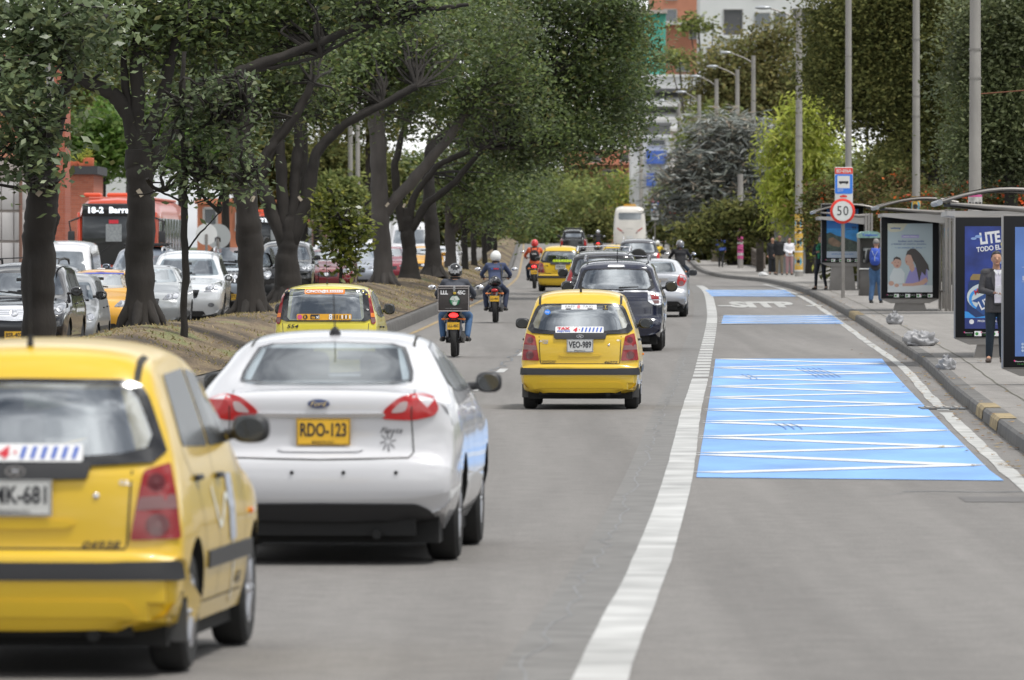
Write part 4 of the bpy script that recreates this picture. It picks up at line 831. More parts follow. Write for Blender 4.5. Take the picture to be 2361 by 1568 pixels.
r,bv,_=onc('suv','white off-roader in the far lane beyond the leafy shrub',SUV,M_pw,765,285); frontend(r,bv,SUV,LSUV,GSUV)
r,bv,_=onc('suv','white off-roader nearest the grey bus behind a grey trunk',SUV,M_pw,850,300); frontend(r,bv,SUV,LSUV,GSUV)
r,bv,_=onc('sedan','white sedan behind distant yellow taxi among trunks',SED,M_pw,1018,335); frontend(r,bv,SED,LSED,GSED)
# white delivery van
VAN=dict(L=4.2,wr=.32,tw=.2,axles=(-1.3,1.4),round=.10,tapR=.03,tapF=.08,chain=[(2.0,.25),(2.08,.45),(2.1,.7),(2.0,.9),(1.7,1.02),(1.5,1.10),(1.05,1.62),(.85,1.78),(.5,1.86),(-.2,1.90),(-1.9,1.90),(-2.02,1.84),(-2.08,1.5),(-2.1,1.0),(-2.1,.5),(-2.06,.27)],
 w=[(.25,.76),(.5,.82),(1.0,.83),(1.15,.81),(1.5,.76),(1.75,.71),(1.85,.66),(1.92,.55)],sidewin=[[(1.3,1.12),(.95,1.6),(.45,1.62),(.45,1.1)]],doorlines=[[(.4,1.75),(.4,.3)],[(-.8,1.75),(-.8,.3)]],handles=[(.5,.95)],ws=mir([(0,1.66),(.56,1.64),(.70,1.12),(0,1.08)]),wsm=M_glb)
r,bv,_=onc('delivery_van','white high-roofed van behind first dark trunk, next to red bus',VAN,M_pw,128,172); frontend(r,bv,VAN,[(.5,.78),(.55,.92),(.76,.96),(.78,.8)],[(0,.85),(.4,.85),(.4,.74),(0,.73)],'CIT-904',mir_=M_blk); r['category']='van'
VAN2=dict(VAN); VAN2.update(L=6.0,chain=[(p[0]*1.4,p[1]*1.38) for p in VAN['chain']],w=[(a*1.38,b*1.2) for a,b in VAN['w']],axles=(-1.9,2.0),wr=.4,sidewin=[],doorlines=[],handles=[],ws=mir([(0,2.25),(.75,2.2),(.85,1.55),(0,1.5)]))
r,bv,_=onc('cargo_van','tall white cargo van glimpsed through gaps between black median trunks',VAN2,M_pw,945,352); frontend(r,bv,VAN2,[(.6,1.05),(.66,1.2),(.88,1.2),(.9,1.05)],[(0,1.15),(.5,1.15),(.5,1.0),(0,1.0)]); r['category']='van'
# ---- buses
M_busr=mat('bus_orange_red',(.62,.075,.03),.3,coat=.6); M_busroof=mat('bus_faded_roof',(.55,.16,.11),.5); M_grbus=mat('bus_grey',(.10,.11,.12),.3,coat=.5); M_led=mat('led_letters',(.8,.85,.9),.4,emit=.9); M_crm=mat('cream_paint',(.66,.63,.58),.35,coat=.5,var=.12,vscale=1.5)
def bus(name,label,px,Y,L,H,Wd,paint,roofm,dest,end='F',cat='bus',rz=None):
    rz=PI+heading(Y) if rz is None else rz; fw=Vector((-math.sin(rz),math.cos(rz),0)); p=roadpos(px,Y)-fw*L/2
    root=thing(name,label,cat,(p.x,p.y,g(p.y)+.003),rz,'city buses in the oncoming lanes')
    b=B(); h=Wd/2; 
    sec=[(-h,.35),(-h-.0,1.2),(-h+.03,2.4),(-h+.12,H-.25),(-h+.35,H-.05),(0,H),(h-.35,H-.05),(h-.12,H-.25),(h-.03,2.4),(h,1.2),(h,.35)]
    rows=[]
    for y,ins in ((L/2,.22),(L/2-.05,.1),(L/2-.3,.0),(L/4,0),(0,0),(-L/4,0),(-L/2+.2,0),(-L/2+.02,.06),(-L/2,.2)):
        rows.append([(x*(1-ins/h*.5),y,.35+(z-.35)*(1-ins*.25)) for x,z in sec])
    b.grid(rows); b._a(rows[0],[tuple(range(len(sec)))]); b._a(rows[-1],[tuple(range(len(sec)))]); b.build('body',paint,root,35)
    b=B(); b.box((0,L/2-.02,1.75),(Wd-.26,.16,1.75),bev=.1); ws=b.build('windscreen',M_gld,root,40)
    b=B(); b.box((0,L/2+.03,H-.38),(Wd-.3,.14,.42),bev=.06); ds=b.build('destination_board',M_blkg,root,40)
    if dest:
        b=B(); vs,fs=textw(dest,Wd-.7,.20,bold=.035); b._a([(-x,L/2+.106,H-.38+z) for x,z in vs],fs); b.build('destination_lettering',M_led,ds,0)
    b=B(); b.box((.1,L/2+.07,1.9),(.5,.02,.55)); b.build('route_card',mat('card_grey',(.3,.32,.33),.6,var=.3,vscale=20),root,0); b=B(); b.box((.1,L/2+.075,2.25),(.3,.02,.12)); b.build('route_badge',M_redi,root,0)
    b=B(); b.tube([(-.9,L/2+.08,1.0),(-.2,L/2+.1,1.5)],.015,5); b.tube([(.9,L/2+.08,1.0),(.2,L/2+.1,1.5)],.015,5); b.build('wiper',M_blk,root,0)
    n=max(2,int((L-1.5)/1.5))
    for s in (1,-1):
        for k in range(n):
            y=L/2-1.1-(k+.5)*(L-1.8)/n; b=B(); b.box((s*(h+.002),y,1.85),(.05,(L-1.8)/n-.12,1.05),bev=.02); b.build('side_window',M_gl,root,40)
        b=B(); b.tube([(s*(h-.1),L/2-.02,H-.6),(s*(h+.25),L/2+.2,H-.75),(s*(h+.2),L/2+.2,H-1.05)],.03,6); b.box((s*(h+.18),L/2+.2,1.65),(.22,.1,.62),bev=.06); m_=b.build('wing_mirror',M_blk,root,40)
        b=B(); b.box((s*(h+.18),L/2+.255,1.5),(.1,.02,.16)); b.build('mirror_reflector',M_amber,m_,0)
        b=B(); b.box((s*(h-.04),L/2-.04,1.5),(.10,.14,2.1),bev=.03); b.build('corner_pillar',paint,root,40)
        b=B(); b.ell((s*(h-.35),L/2+.0,.75),(.2,.1,.13)); b.build('headlamp',M_headl,root,60)
        for y in (L/2-2.4,-L/2+2.6): wheel(root,s*(h-.16),y,.46,.28)
    b=B(); b.box((0,0,H+.0),(Wd-.6,L-1.2,.08),bev=.03); rf=b.build('roof',roofm,root,40)
    for x,y,w_ in ((-.75,L/2-1.2,.55),(.0,L/2-1.4,.8),(.85,L/2-1.2,.55)):
        b=B(); b.box((x,y,H+.10),(w_,.9,.14),bev=.06); b.build('roof_pod',mat('pod_orange',(.72,.10,.04),.35),rf,40)
    plateobj(root,'F',(0,L/2+.05,.6),'WMK-735',M_plW)
    return root
bus('articulated_bus','orange-red city bus signed 18-2 Barrancas behind the second median trunk',270,226,15,3.0,2.5,M_busr,M_busroof,'18-2  Barrancas')
bus('articulated_bus','second orange-red city bus further back, seen between forked trunk and pale trunk',640,372,15,3.05,2.5,M_busr,M_busroof,'TERMINAL')
bus('city_bus','dark grey bus behind the leafy shrub',826,418,12,3.1,2.4,M_grbus,M_grbus,'')
# white coach seen from behind
rz=R(-1); p=roadpos(1454,512); root=thing('coach','white coach with yellow roof lamps and wide rear window, furthest up the road','bus',(p.x,p.y+3.6,g(p.y)),rz)
H=3.35; CO=dict(L=7.4,wr=.42,tw=.26,axles=(-2.2,2.3),round=.2,tapR=.04,tapF=.05,chain=[(3.5,.3),(3.65,.6),(3.7,1.2),(3.6,2.4),(3.4,3.0),(3.0,3.25),(2.0,3.33),(0,3.35),(-2.8,3.33),(-3.3,3.25),(-3.5,3.0),(-3.58,2.6),(-3.64,2.0),(-3.7,1.2),(-3.7,.6),(-3.62,.35)],w=[(.3,1.1),(.8,1.17),(1.6,1.17),(2.4,1.12),(3.0,1.05),(3.2,.98),(3.35,.8)])
b,_=bodymesh(CO); b.build('body',M_crm,root,35); bv=BVHTree.FromPolygons([Vector(v) for v in b.v],b.f)
b=B(); patch(b,bv,'R',mir([(0,2.86),(.76,2.86),(.82,2.78),(.80,2.42),(.72,2.36),(0,2.36)]),.01,grid=.15,r=.1); b.build('rear_window',glassmat('coach_glass',(.10,.11,.11),.12,.1),root,40)
for s in (1,-1):
    b=B(); patch(b,bv,'R',[(s*x,z) for x,z in ((.50,1.55),(.62,1.50),(.92,1.72),(.90,1.82))],.01,grid=.12,r=.04); b.build('tail_lamp',mat('faded_red',(.45,.12,.10),.3),root,40)
    b=B(); patch(b,bv,'R',[(s*x,z) for x,z in ((.40,1.40),(.48,1.36),(.58,1.45),(.52,1.5))],.01,grid=.12,r=.03); b.build('reversing_lamp',M_clear,root,40)
    for y in (-2.2,2.3): wheel(root,s*.95,y,.42,.26)
    for k in range(5): b=B(); patch(b,bv,'S+' if s>0 else 'S-',[(-2.9+k*1.15,2.8),(-2.9+k*1.15,2.0),(-1.9+k*1.15,2.0),(-1.9+k*1.15,2.8)],.01,grid=.3); b.build('side_window',M_gld,root,40)
b=B()
for k in range(7): b.box((-.36+k*.12,-3.0,3.42),(.10,.12,.13),bev=.03)
b.box((0,-3.0,3.36),(.95,.2,.05)); b.build('roof_lamp_bar',mat('lamp_yellow',(.70,.38,.03),.4),root,40)
b=B(); patch(b,bv,'R',mir([(0,.62),(1.0,.62),(1.0,.38),(0,.38)]),0,.03,grid=.2,r=.05); b.build('rear_bumper',M_blk,root,40); b=B(); ctext(b,bv,'R',textw('VOLARE',.5,.07),0,1.72,.01); b.build('badge_lettering',mat('ink_soft',(.25,.25,.25),.5),root,0)
b=B(); patch(b,bv,'R',[(-.24,1.2),(-.24,1.0),(.24,1.0),(.24,1.2)],.012,grid=.2,r=0); b.build('licence_plate',M_plW,root,0)
# ================================================================ TREES AND PLANTS
def c3(*a): return [hexc(x) if isinstance(x,str) else x for x in a]
M_bark=mat('dark_bark',(.026,.022,.019),.9,var=.4,vscale=2.5,bump=.9,bscale=9,stretch=(1,1,.35)); M_bark2=mat('grey_bark',(.075,.066,.06),.9,var=.35,vscale=2.5,bump=.8,bscale=9,stretch=(1,1,.35))
def leafmat(n,cols,rough=.42,spec=.5,tr=.25):
    cols=[tuple(x*1.38 for x in c) for c in cols]
    return mat(n,cols[0],rough,spec=spec*.7,ramp=cols,island=True,trans=min(.45,tr+.12),var=.6,vscale=.42)
M_lf1=leafmat('glossy_dark_leaf',[(.035,.052,.02),(.055,.08,.028),(.075,.105,.034),(.11,.15,.04),(.08,.105,.06),(.14,.18,.045),(.06,.085,.04),(.13,.12,.035)],.5)
M_lf2=leafmat('mid_green_leaf',[(.045,.07,.022),(.075,.11,.03),(.09,.125,.033),(.14,.17,.04),(.075,.10,.035),(.18,.20,.05)],.5)
M_lf3=leafmat('dark_fine_leaf',[(.05,.06,.024),(.085,.095,.034),(.135,.138,.046),(.075,.088,.03),(.20,.185,.065)],.8,.15)
M_lf4=leafmat('olive_leaf',[(.09,.12,.045),(.13,.16,.055),(.17,.20,.06),(.21,.22,.07),(.11,.14,.05)],.7,.2)
M_lf5=leafmat('yellow_green_leaf',[(.20,.25,.045),(.30,.35,.06),(.40,.43,.08),(.25,.28,.05),(.34,.33,.08)],.6,tr=.35)
M_lf6=leafmat('bluegrey_needle',[(.12,.135,.125),(.19,.205,.195),(.29,.30,.285),(.13,.15,.125),(.23,.19,.15),(.09,.11,.095)],.7,.2,tr=.1)
M_lf7=leafmat('brownish_leaf',[(.10,.10,.045),(.15,.135,.055),(.19,.16,.06),(.12,.13,.05),(.17,.18,.07)],.7,.2)
M_lf8=leafmat('flowering_hedge_leaf',[(.05,.07,.02),(.08,.10,.03),(.12,.12,.035),(.07,.08,.03),(.12,.09,.035),(.16,.085,.04),(.08,.09,.03)],.7,.2)
M_lf9=leafmat('bright_green_leaf',[(.06,.12,.02),(.09,.17,.03),(.12,.20,.04),(.16,.22,.05),(.07,.12,.03)],.5,tr=.35)
M_flw=leafmat('red_flower',[(.55,.05,.01),(.65,.10,.015),(.7,.16,.02)],.6)
M_sap=leafmat('grey_green_leaf',[(.045,.068,.030),(.075,.105,.048),(.11,.145,.07),(.16,.20,.10),(.10,.11,.04)],.38)
def leafgeo(blobs,n,size,asp=.5,clus=.35,percl=14,shell=.45,droop=0,seed=1,gaps=0,hang=0,flat=0):
    rg=np.random.default_rng(seed); bl=np.array([b_[:6] for b_ in blobs],float)
    wts=np.array([b_[6] if len(b_)>6 else b_[3]*b_[4]*b_[5] for b_ in blobs],float)**.75; wts/=wts.sum()
    nc=max(1,n//percl); bi=rg.choice(len(bl),nc,p=wts)
    d=rg.normal(size=(nc,3)); d/=np.linalg.norm(d,axis=1)[:,None]; rr=shell+(1-shell)*rg.random(nc)**.6
    cc=bl[bi,:3]+d*rr[:,None]*bl[bi,3:]
    k=np.repeat(np.arange(nc),percl); m=len(k)
    P=cc[k]+rg.normal(size=(m,3))*clus*np.array([1,1,.7-.4*flat]); P[:,2]-=np.abs(rg.normal(size=m))*hang
    t=rg.normal(size=(m,3)); t[:,2]=t[:,2]*(.55-.4*flat)-droop; t/=np.linalg.norm(t,axis=1)[:,None]
    up=rg.normal(size=(m,3))*.55+np.array([0,-.25,.75]); s=np.cross(t,up); s/=np.linalg.norm(s,axis=1)[:,None]+1e-9
    sz=size*(.6+.8*rg.random(m))[:,None]; w=sz*asp*.5
    V=np.stack([P,P+t*sz*.45+s*w,P+t*sz,P+t*sz*.45-s*w],1).reshape(-1,3); return V
def leafobj(name,V,m,parent,label=None):
    n=len(V)//4; me=bpy.data.meshes.new(name); me.vertices.add(len(V)); me.vertices.foreach_set('co',V.astype(np.float32).ravel())
    me.loops.add(4*n); me.loops.foreach_set('vertex_index',np.arange(4*n,dtype=np.int32)); me.polygons.add(n); me.polygons.foreach_set('loop_start',np.arange(0,4*n,4,dtype=np.int32))
    me.update(calc_edges=True); me.materials.append(m); return link(name,me,parent,label)
def wob(pts,amp,rnd,n=4):
    out=[]
    for a,b_ in zip(pts,pts[1:]):
        a=Vector(a);b_=Vector(b_)
        for j in range(n):
            q=a.lerp(b_,j/n)
            if out: q+=Vector((rnd.uniform(-1,1),rnd.uniform(-1,1),rnd.uniform(-.5,.5)))*amp
            out.append(q)
    out.append(Vector(pts[-1])); return out
def smoothpts(pts):
    o=[]; n=len(pts)
    for i,p in enumerate(pts):
        a=pts[max(i-1,0)];c=pts[min(i+1,n-1)]; o.append((Vector(a)+Vector(p)*2+Vector(c))/4 if 0<i<n-1 else Vector(p))
    return o
def limb(b,pts,r0,r1,rnd,n=10,amp=.03,flare=0):
    p=smoothpts(wob(pts,amp,rnd,9)); m=len(p); rs=[]
    for i in range(m):
        t=i/(m-1); r=r0+(r1-r0)*t; r*=1+.05*rnd.uniform(-1,1)
        if flare: r*=1+flare*math.exp(-t*m/2.2)
        rs.append(r)
    b.tube(p,rs,n)
def tree(name,label,cat,base,limbs,blobs,nleaf,lsize,lm,bm_,seed,group=None,twigs=30,flare=.55,tag=None,**kw):
    """base world point; limbs [(pts,r0,r1)] and blobs in world coordinates"""
    rnd=random.Random(seed); base=Vector(base); root=thing(name,label,cat,tuple(base),0,group)
    b=B(); first=True
    for pts,r0,r1 in limbs:
        limb(b,[Vector(p)-base for p in pts],r0,r1,rnd,16 if r0>.12 else 8,.018 if r0>.08 else .02,flare if first else 0); first=False
    if flare>.3:
        r0=limbs[0][1]
        for k in range(7):
            a=2*PI*k/7+rnd.uniform(-.3,.3); q=r0*rnd.uniform(1.7,2.6)
            b.tube([(math.cos(a)*r0*.5,math.sin(a)*r0*.5,.5),(math.cos(a)*r0*1.35,math.sin(a)*r0*1.35,.13),(math.cos(a)*q,math.sin(a)*q,-.05)],[.09,.09,.03],7)
    for i,v in enumerate(b.v):
        q=Vector(v); q+=noise.noise_vector(q*1.7+Vector((seed,0,0)))*.030*limbs[0][1]/.22+noise.noise_vector(Vector((q.x*7,q.y*7,q.z*3)))*.024; b.v[i]=tuple(q)
    trunk=b.build('trunk',bm_,root,60)
    ends=[Vector(p[-1])-base for p,_,_ in limbs]+[Vector(p[-2])-base for p,_,_ in limbs]
    bl=[(q[0]-base.x,q[1]-base.y,q[2]-base.z,*q[3:]) for q in blobs]
    if twigs:
        b=B()
        for k in range(int(twigs*1.5)):
            q=rnd.choice(bl); d=Vector((rnd.gauss(0,1),rnd.gauss(0,1),rnd.gauss(0,1))).normalized(); tip=Vector(q[:3])+Vector((d.x*q[3],d.y*q[4],d.z*q[5]))*.9
            s=min(ends,key=lambda e:(e-tip).length); mid=s.lerp(tip,.5)+Vector((rnd.gauss(0,.2),rnd.gauss(0,.2),rnd.uniform(0,.35)))
            b.tube(smoothpts(wob([s,mid,tip],.09,rnd,4)),[.035-.003*i for i in range(9)],5)
        b.build('twigs',bm_,trunk,60)
    if nleaf: leafobj('crown',leafgeo(bl,nleaf,lsize,seed=seed,**kw),lm,root)
    if tag is not None:
        o=B().box((0,0,0),(.07,.012,.13)).build('number_tag',mat('tag_card',(.42,.36,.28),.7),trunk,0); o.location=Vector(tag)-base; o.rotation_euler=(0,R(rnd.choice((-35,25,40))),0)
    return root
def bl(px,py,Y,rpx,rpy=None,ry=None,w=None):
    p=at(px,py,Y); s=Y/F; r=rpx*s; q=(p.x,p.y,p.z,r,ry or r*.8,(rpy or rpx)*s); return q+((w,) if w else ())
GM='street trees along the median bank'
def mbase(px,Y): x=(px-CX)*Y/F; return Vector((x,Y,mound(x,Y)-.05))
A=lambda Y:(lambda px,py,dy=0:at(px,py,Y+dy))
# first trunk at left
a=A(105); P=mbase(92,105)
tree('street_tree','thick knotted dark trunk nearest the left edge, leaves hanging over it','tree',P,[([P,a(88,640),a(92,520),a(100,440),a(95,380)],.235,.25),([a(95,400),a(60,300),a(-30,180),a(-90,60)],.17,.08),([a(100,400),a(130,270),a(170,140),a(230,20)],.16,.07),([a(98,470),a(128,500),a(122,545)],.09,.05)],
 [bl(30,60,104,150),bl(160,70,104,120,100),bl(20,220,103,120,110),bl(100,300,103,65,80),bl(10,360,103,60,75),bl(90,400,102.6,42,45),bl(190,60,103,70,60)],5600,.15,M_sap,M_bark,11,GM,60,.25,tag=a(92,443,-.27),clus=.30,percl=10,shell=.2)
a=A(115); P=mbase(325,115)
T=tree('street_tree','straight dark trunk forking into four limbs, one sweeping right over the road','tree',P,[([P,a(322,600),a(326,480),a(325,390),a(322,340)],.225,.215),([a(322,370),a(300,270),a(262,215),a(205,190),a(150,165)],.15,.09),([a(322,350),a(318,240),a(315,120),a(330,-20)],.14,.08),([a(330,350),a(365,250),a(392,150),a(420,40),a(480,-60)],.12,.06),([a(330,400),a(400,300),a(470,215),a(560,165),a(680,120),a(800,72),a(930,30),a(1080,12)],.135,.03),([a(560,165),a(640,155),a(740,130),a(860,60)],.04,.02),([a(298,270),a(290,200),a(285,100)],.09,.05)],
 [bl(300,20,115,210,110),bl(520,10,116,180,110),bl(720,-5,116,160,85),bl(200,70,115,90,55),bl(430,110,117,90,60),bl(900,10,115,130,55),bl(620,90,117,110,55),bl(250,120,118,60,40)],16000,.125,M_lf1,M_bark,12,GM,150,.55,tag=a(323,445,-.26),clus=.33,percl=11,shell=.15)
a=A(112); P=mbase(424,112)
tree('sapling_tree','thin sapling with grey green leaves between straight trunk and pale thick trunk','tree',P,[([P,a(426,640),a(427,500),a(423,380),a(420,240),a(425,120)],.06,.035),([a(425,470),a(370,440),a(310,450)],.022,.012),([a(424,440),a(480,400),a(560,420)],.022,.01),([a(426,585),a(470,530),a(505,490)],.018,.008),([a(424,330),a(500,270),a(560,250)],.022,.012)],
 [bl(430,290,112,85,95),bl(500,240,112,80,70),bl(520,350,112,75,60),bl(420,400,112,60,45),bl(570,410,112,45,40),bl(555,200,112,50,45),bl(470,440,112,60,35)],2500,.12,M_sap,M_bark,13,GM,60,.1,clus=.22,percl=8,shell=.1)
a=A(152); P=mbase(578,152)
tree('street_tree','broad trunk with wide root flare, standing before the grey off-roader','tree',P,[([P,a(578,600),a(572,500),a(560,420),a(555,360)],.28,.25),([a(560,400),a(530,300),a(500,190),a(480,90)],.17,.09),([a(572,430),a(630,330),a(680,270),a(720,190)],.13,.07),([a(560,380),a(570,250),a(600,120)],.15,.08)],
 [bl(560,180,153,170,130),bl(480,240,154,80,70),bl(680,200,154,110,80),bl(400,180,156,120,70),bl(560,60,153,200,100)],14000,.13,M_lf1,M_bark,14,GM,90,.5,tag=a(583,458,-.3),clus=.35,percl=12,shell=.15)
a=A(176); P=mbase(662,176)
tree('street_tree','black trunk splitting low into a fan of five limbs behind the 554 taxi','tree',P,[([P,a(662,600),a(663,550),a(668,495)],.34,.17),([a(655,560),a(620,470),a(590,400),a(560,330)],.19,.12),([a(658,555),a(650,450),a(645,330),a(640,240)],.17,.11),([a(665,555),a(680,440),a(686,330),a(690,240)],.15,.1),([a(670,560),a(710,450),a(728,350),a(790,290),a(880,240),a(960,200)],.19,.08),([a(600,420),a(640,330),a(690,270)],.09,.06)],
 [bl(700,160,177,200,110),bl(850,160,178,150,100),bl(620,240,178,90,70),bl(960,120,178,130,100),bl(760,260,179,80,50),bl(780,60,180,220,90)],18000,.14,M_lf1,M_bark,15,GM,110,.6,tag=a(692,458,-.3),clus=.4,percl=12,shell=.15)
a=A(200); P=mbase(884,200)
tree('street_tree','pale grey upright trunk with one leaning limb rising to the right','tree',P,[([P,a(880,560),a(876,460),a(872,340),a(868,260),a(870,150)],.27,.20),([a(888,490),a(930,440),a(990,370),a(1040,310),a(1075,260)],.17,.13)],
 [bl(900,130,201,190,120),bl(1060,120,200,190,140),bl(1150,230,200,150,110),bl(980,260,204,110,60),bl(1000,60,204,250,120)],28000,.14,M_lf1,M_bark2,16,GM,70,.35,tag=a(893,472,-.3),clus=.36,percl=30,shell=.3)
a=A(212); P=mbase(944,212)
tree('street_tree','dark forked trunk just right of the pale grey trunk','tree',P,[([P,a(944,580),a(938,520),a(936,480)],.27,.15),([a(932,530),a(915,450),a(910,380),a(930,300)],.15,.09),([a(945,530),a(985,470),a(1050,420),a(1110,345)],.14,.07),([a(940,520),a(960,440),a(1010,380),a(1080,350)],.12,.08)],
 [bl(1250,150,212,190,150),bl(1380,230,212,110,110),bl(1400,90,212,95,100),bl(1180,300,213,140,80),bl(1320,320,211,130,60),bl(1420,300,213,60,70),bl(1060,-20,212,200,70),bl(1340,-10,212,150,80),bl(1250,60,214,210,150),bl(1300,240,214,160,130),bl(1430,50,213,55,100,1.5)],52000,.145,M_lf1,M_bark,17,GM,80,.3,tag=a(932,474,-.28),clus=.36,percl=34,shell=.35)
a=A(222); P=mbase(1000,222)
tree('street_tree','jet black leaning trunk on the bank beside the helmeted couriers','tree',P,[([P,a(998,560),a(992,480),a(985,400),a(1000,320)],.25,.17)],
 [bl(1080,400,226,90,60),bl(1440,200,224,60,130,1.5),bl(1470,120,226,35,70,1.2),bl(1200,280,228,150,120)],20000,.155,M_lf1,mat('black_bark',(.022,.019,.017),.9,bump=.8,bscale=10),18,GM,40,.9,clus=.42,percl=12,shell=.15)
for i,(px,Y,w_,lb) in enumerate(((1040,246,.20,'smooth grey-brown trunk with low right fork, further along the bank'),(1072,262,.13,'slender brown trunk left of the last lamp-lit gap on the bank'),(1094,280,.12,'narrow dark trunk beside brown dry grass, third from the far end'),(1118,306,.12,'small dark trunk beside brown dry grass, second from the far end'),(1143,340,.12,'farthest visible trunk of the median row before the crest'))):
    a=A(Y); P=mbase(px,Y)
    tree('street_tree',lb,'tree',P,[([P,a(px-2,560),a(px-4,500),a(px,430)],w_,w_*.7),([a(px,540),a(px+30,500),a(px+60,450)],w_*.6,w_*.35)],
     [bl(px+30,430,Y,110,70),bl(px+70,480,Y,80,55)]+([bl(px+80,430,Y,70,50)] if i<3 else []),3600,.17,M_lf2 if i%2 else M_lf1,M_bark if i else M_bark2,30+i,GM,15,.25,clus=.5,percl=12,shell=.2)
a=A(172); P=mbase(785,172)
tree('leafy_shrub','small glossy yellow-green shrub tree between two groups of trunks','shrub',P,[([P,a(786,600),a(780,520),a(770,450)],.05,.02)],
 [bl(755,460,172,30,32),bl(770,520,172,48,42),bl(820,510,172,32,36),bl(790,570,172,45,38),bl(800,620,172,32,22),bl(830,560,172,24,24)],1500,.17,leafmat('glossy_shrub_leaf',[(.035,.05,.012),(.08,.10,.015),(.16,.18,.03),(.05,.065,.015),(.26,.26,.05)],.3),M_bark,22,None,14,.1,clus=.16,percl=6,shell=.1)
# ---- far trees beyond the crest, in the middle
GF='trees closing the far end of the road'
FC=[(1205,470,620,70,95,M_lf2),(1270,480,640,75,80,M_lf4),(1330,490,660,70,75,M_lf4),(1390,470,700,70,85,M_lf4),(1440,470,740,55,75,M_lf5),(1300,420,760,80,55,M_lf4),(1230,400,720,70,60,M_lf2),(1160,500,600,60,70,M_lf3),(1100,540,560,60,50,M_lf3),(1365,530,650,60,40,M_lf3),(1240,540,640,70,35,M_lf3)]
LBF=['dark green dense crown right above the crest of the road','olive crown second from the left beyond the crest','olive bushy crown behind the black pickup','tall olive crown left of the white coach','yellowish crown behind the top of the white coach','high olive crown under the orange building','mid green crown under the overhanging median canopy','dark crown behind the end of the median row','low dark crown left of the crest behind trunks','low dark bush mass between pickup and coach','low dark bush mass above the crest of the road']
for i,(px,py,Y,rx,rz_,m_) in enumerate(FC):
    p=at(px,py,Y); z0=g(Y); s=Y/F
    tree('far_tree',LBF[i],'tree',(p.x,Y,z0),[([(p.x,Y,z0),(p.x,Y,p.z)],.3,.15)],[bl(px,py,Y,rx,rz_),bl(px-rx*.5,py+rz_*.3,Y-1,rx*.55,rz_*.6),bl(px+rx*.45,py-rz_*.3,Y-1,rx*.5,rz_*.5),bl(px,py+rz_*.7,Y-1,rx*.8,rz_*.4)],3200,.42,m_,M_bark,50+i,GF,0,.1,clus=.6,percl=50,shell=.6)
# ---- right side
def rt(name,label,px,Y,blobs,n,size,m_,seed,limbs=None,cat='tree',bm_=None,group=None,twigs=20,**kw):
    x=(px-CX)*Y/F; z=vz(x,Y) if x>xr(Y)+8.5 else (zs(x,Y) if x>xr(Y) else g(Y)); a=A(Y); P=Vector((x,Y,z-.1))
    L_=[([P]+[a(*q) for q in l],r0,r1) if j==0 else ([a(*q) for q in l],r0,r1) for j,(l,r0,r1) in enumerate(limbs)]
    return tree(name,label,cat,P,L_,[bl(b_[0],b_[1],Y+(b_[4] if len(b_)>4 else 0),b_[2],b_[3]) for b_ in blobs],n,size,m_,bm_ or M_bark,seed,group,twigs,.2,**kw)
rt('evergreen_tree','towering dark evergreen behind the bus shelters with a bare slanting limb',2165,255,[(2020,40,150,110),(1960,180,90,90),(2060,230,120,110),(2150,80,110,130),(2170,250,70,110),(2120,330,70,55),(1930,80,60,80),(2050,-40,140,80),(1905,190,35,60)],52000,.16,M_lf3,61,[([(2165,450),(2155,340),(2120,200),(2080,60)],.26,.12),([(2160,430),(2110,370),(2075,320)],.1,.05)],twigs=40,clus=.55,percl=75,shell=.5)
rt('broadleaf_tree','silvery green leafy tree behind the rightmost concrete pole',2330,172,[(2300,60,110,110),(2340,200,110,120),(2240,180,60,90),(2290,320,90,90),(2350,380,70,60),(2230,330,50,70),(2370,30,80,120),(2240,410,40,40)],34000,.12,leafmat('silver_green_leaf',[(.055,.075,.03),(.085,.105,.045),(.12,.14,.06),(.16,.18,.085),(.07,.085,.035)],.45),62,[([(2330,420),(2320,300),(2300,150)],.2,.08)],clus=.32,percl=12,shell=.3)
rt('willow_tree','yellow-green feathery tree behind the pole with eye posters',1870,330,[(1850,300,70,60),(1800,400,32,50),(1880,390,60,70),(1920,300,38,55),(1850,240,42,35),(1830,460,48,38),(1930,380,35,60),(1790,330,26,34)],12000,.34,M_lf5,63,[([(1865,520),(1850,430),(1850,300)],.22,.1)],twigs=12,asp=.28,clus=.45,percl=45,droop=.8,shell=.45,hang=.7)
rt('dark_branching_tree','dark spreading tree under the blue conifer, next to street name sign',1780,345,[(1760,520,50,28),(1700,500,60,35),(1830,500,40,35),(1620,540,60,30),(1880,470,40,40)],6500,.28,M_lf3,64,[([(1775,560),(1740,520),(1700,480)],.16,.07),([(1780,560),(1810,530),(1850,520),(1870,490)],.12,.05),([(1776,560),(1790,500),(1800,470)],.1,.05)],twigs=30,clus=.4,percl=12,shell=.3)
rt('conifer_tree','blue grey conifer with drooping tiers left of the yellow-green tree',1690,400,[(1680,300,70,45),(1630,360,80,50),(1720,350,65,60),(1600,430,65,45),(1690,440,90,55),(1570,480,45,30),(1640,500,80,40),(1760,430,40,60),(1540,420,25,30)],13000,.62,M_lf6,65,[([(1680,560),(1680,450),(1680,280)],.28,.08)],twigs=10,asp=.16,clus=.6,percl=30,droop=.25,shell=.6,flat=.75)
rt('tall_tree','brown-green rounded tree below the white tower, behind lamp posts',1740,500,[(1740,110,65,45),(1690,170,70,60),(1790,170,75,70),(1740,230,120,60),(1640,230,45,45),(1850,240,50,90),(1810,90,40,35)],20000,.34,M_lf7,66,[([(1740,500),(1740,300),(1740,150)],.4,.15)],twigs=8,clus=.8,percl=60,shell=.5)
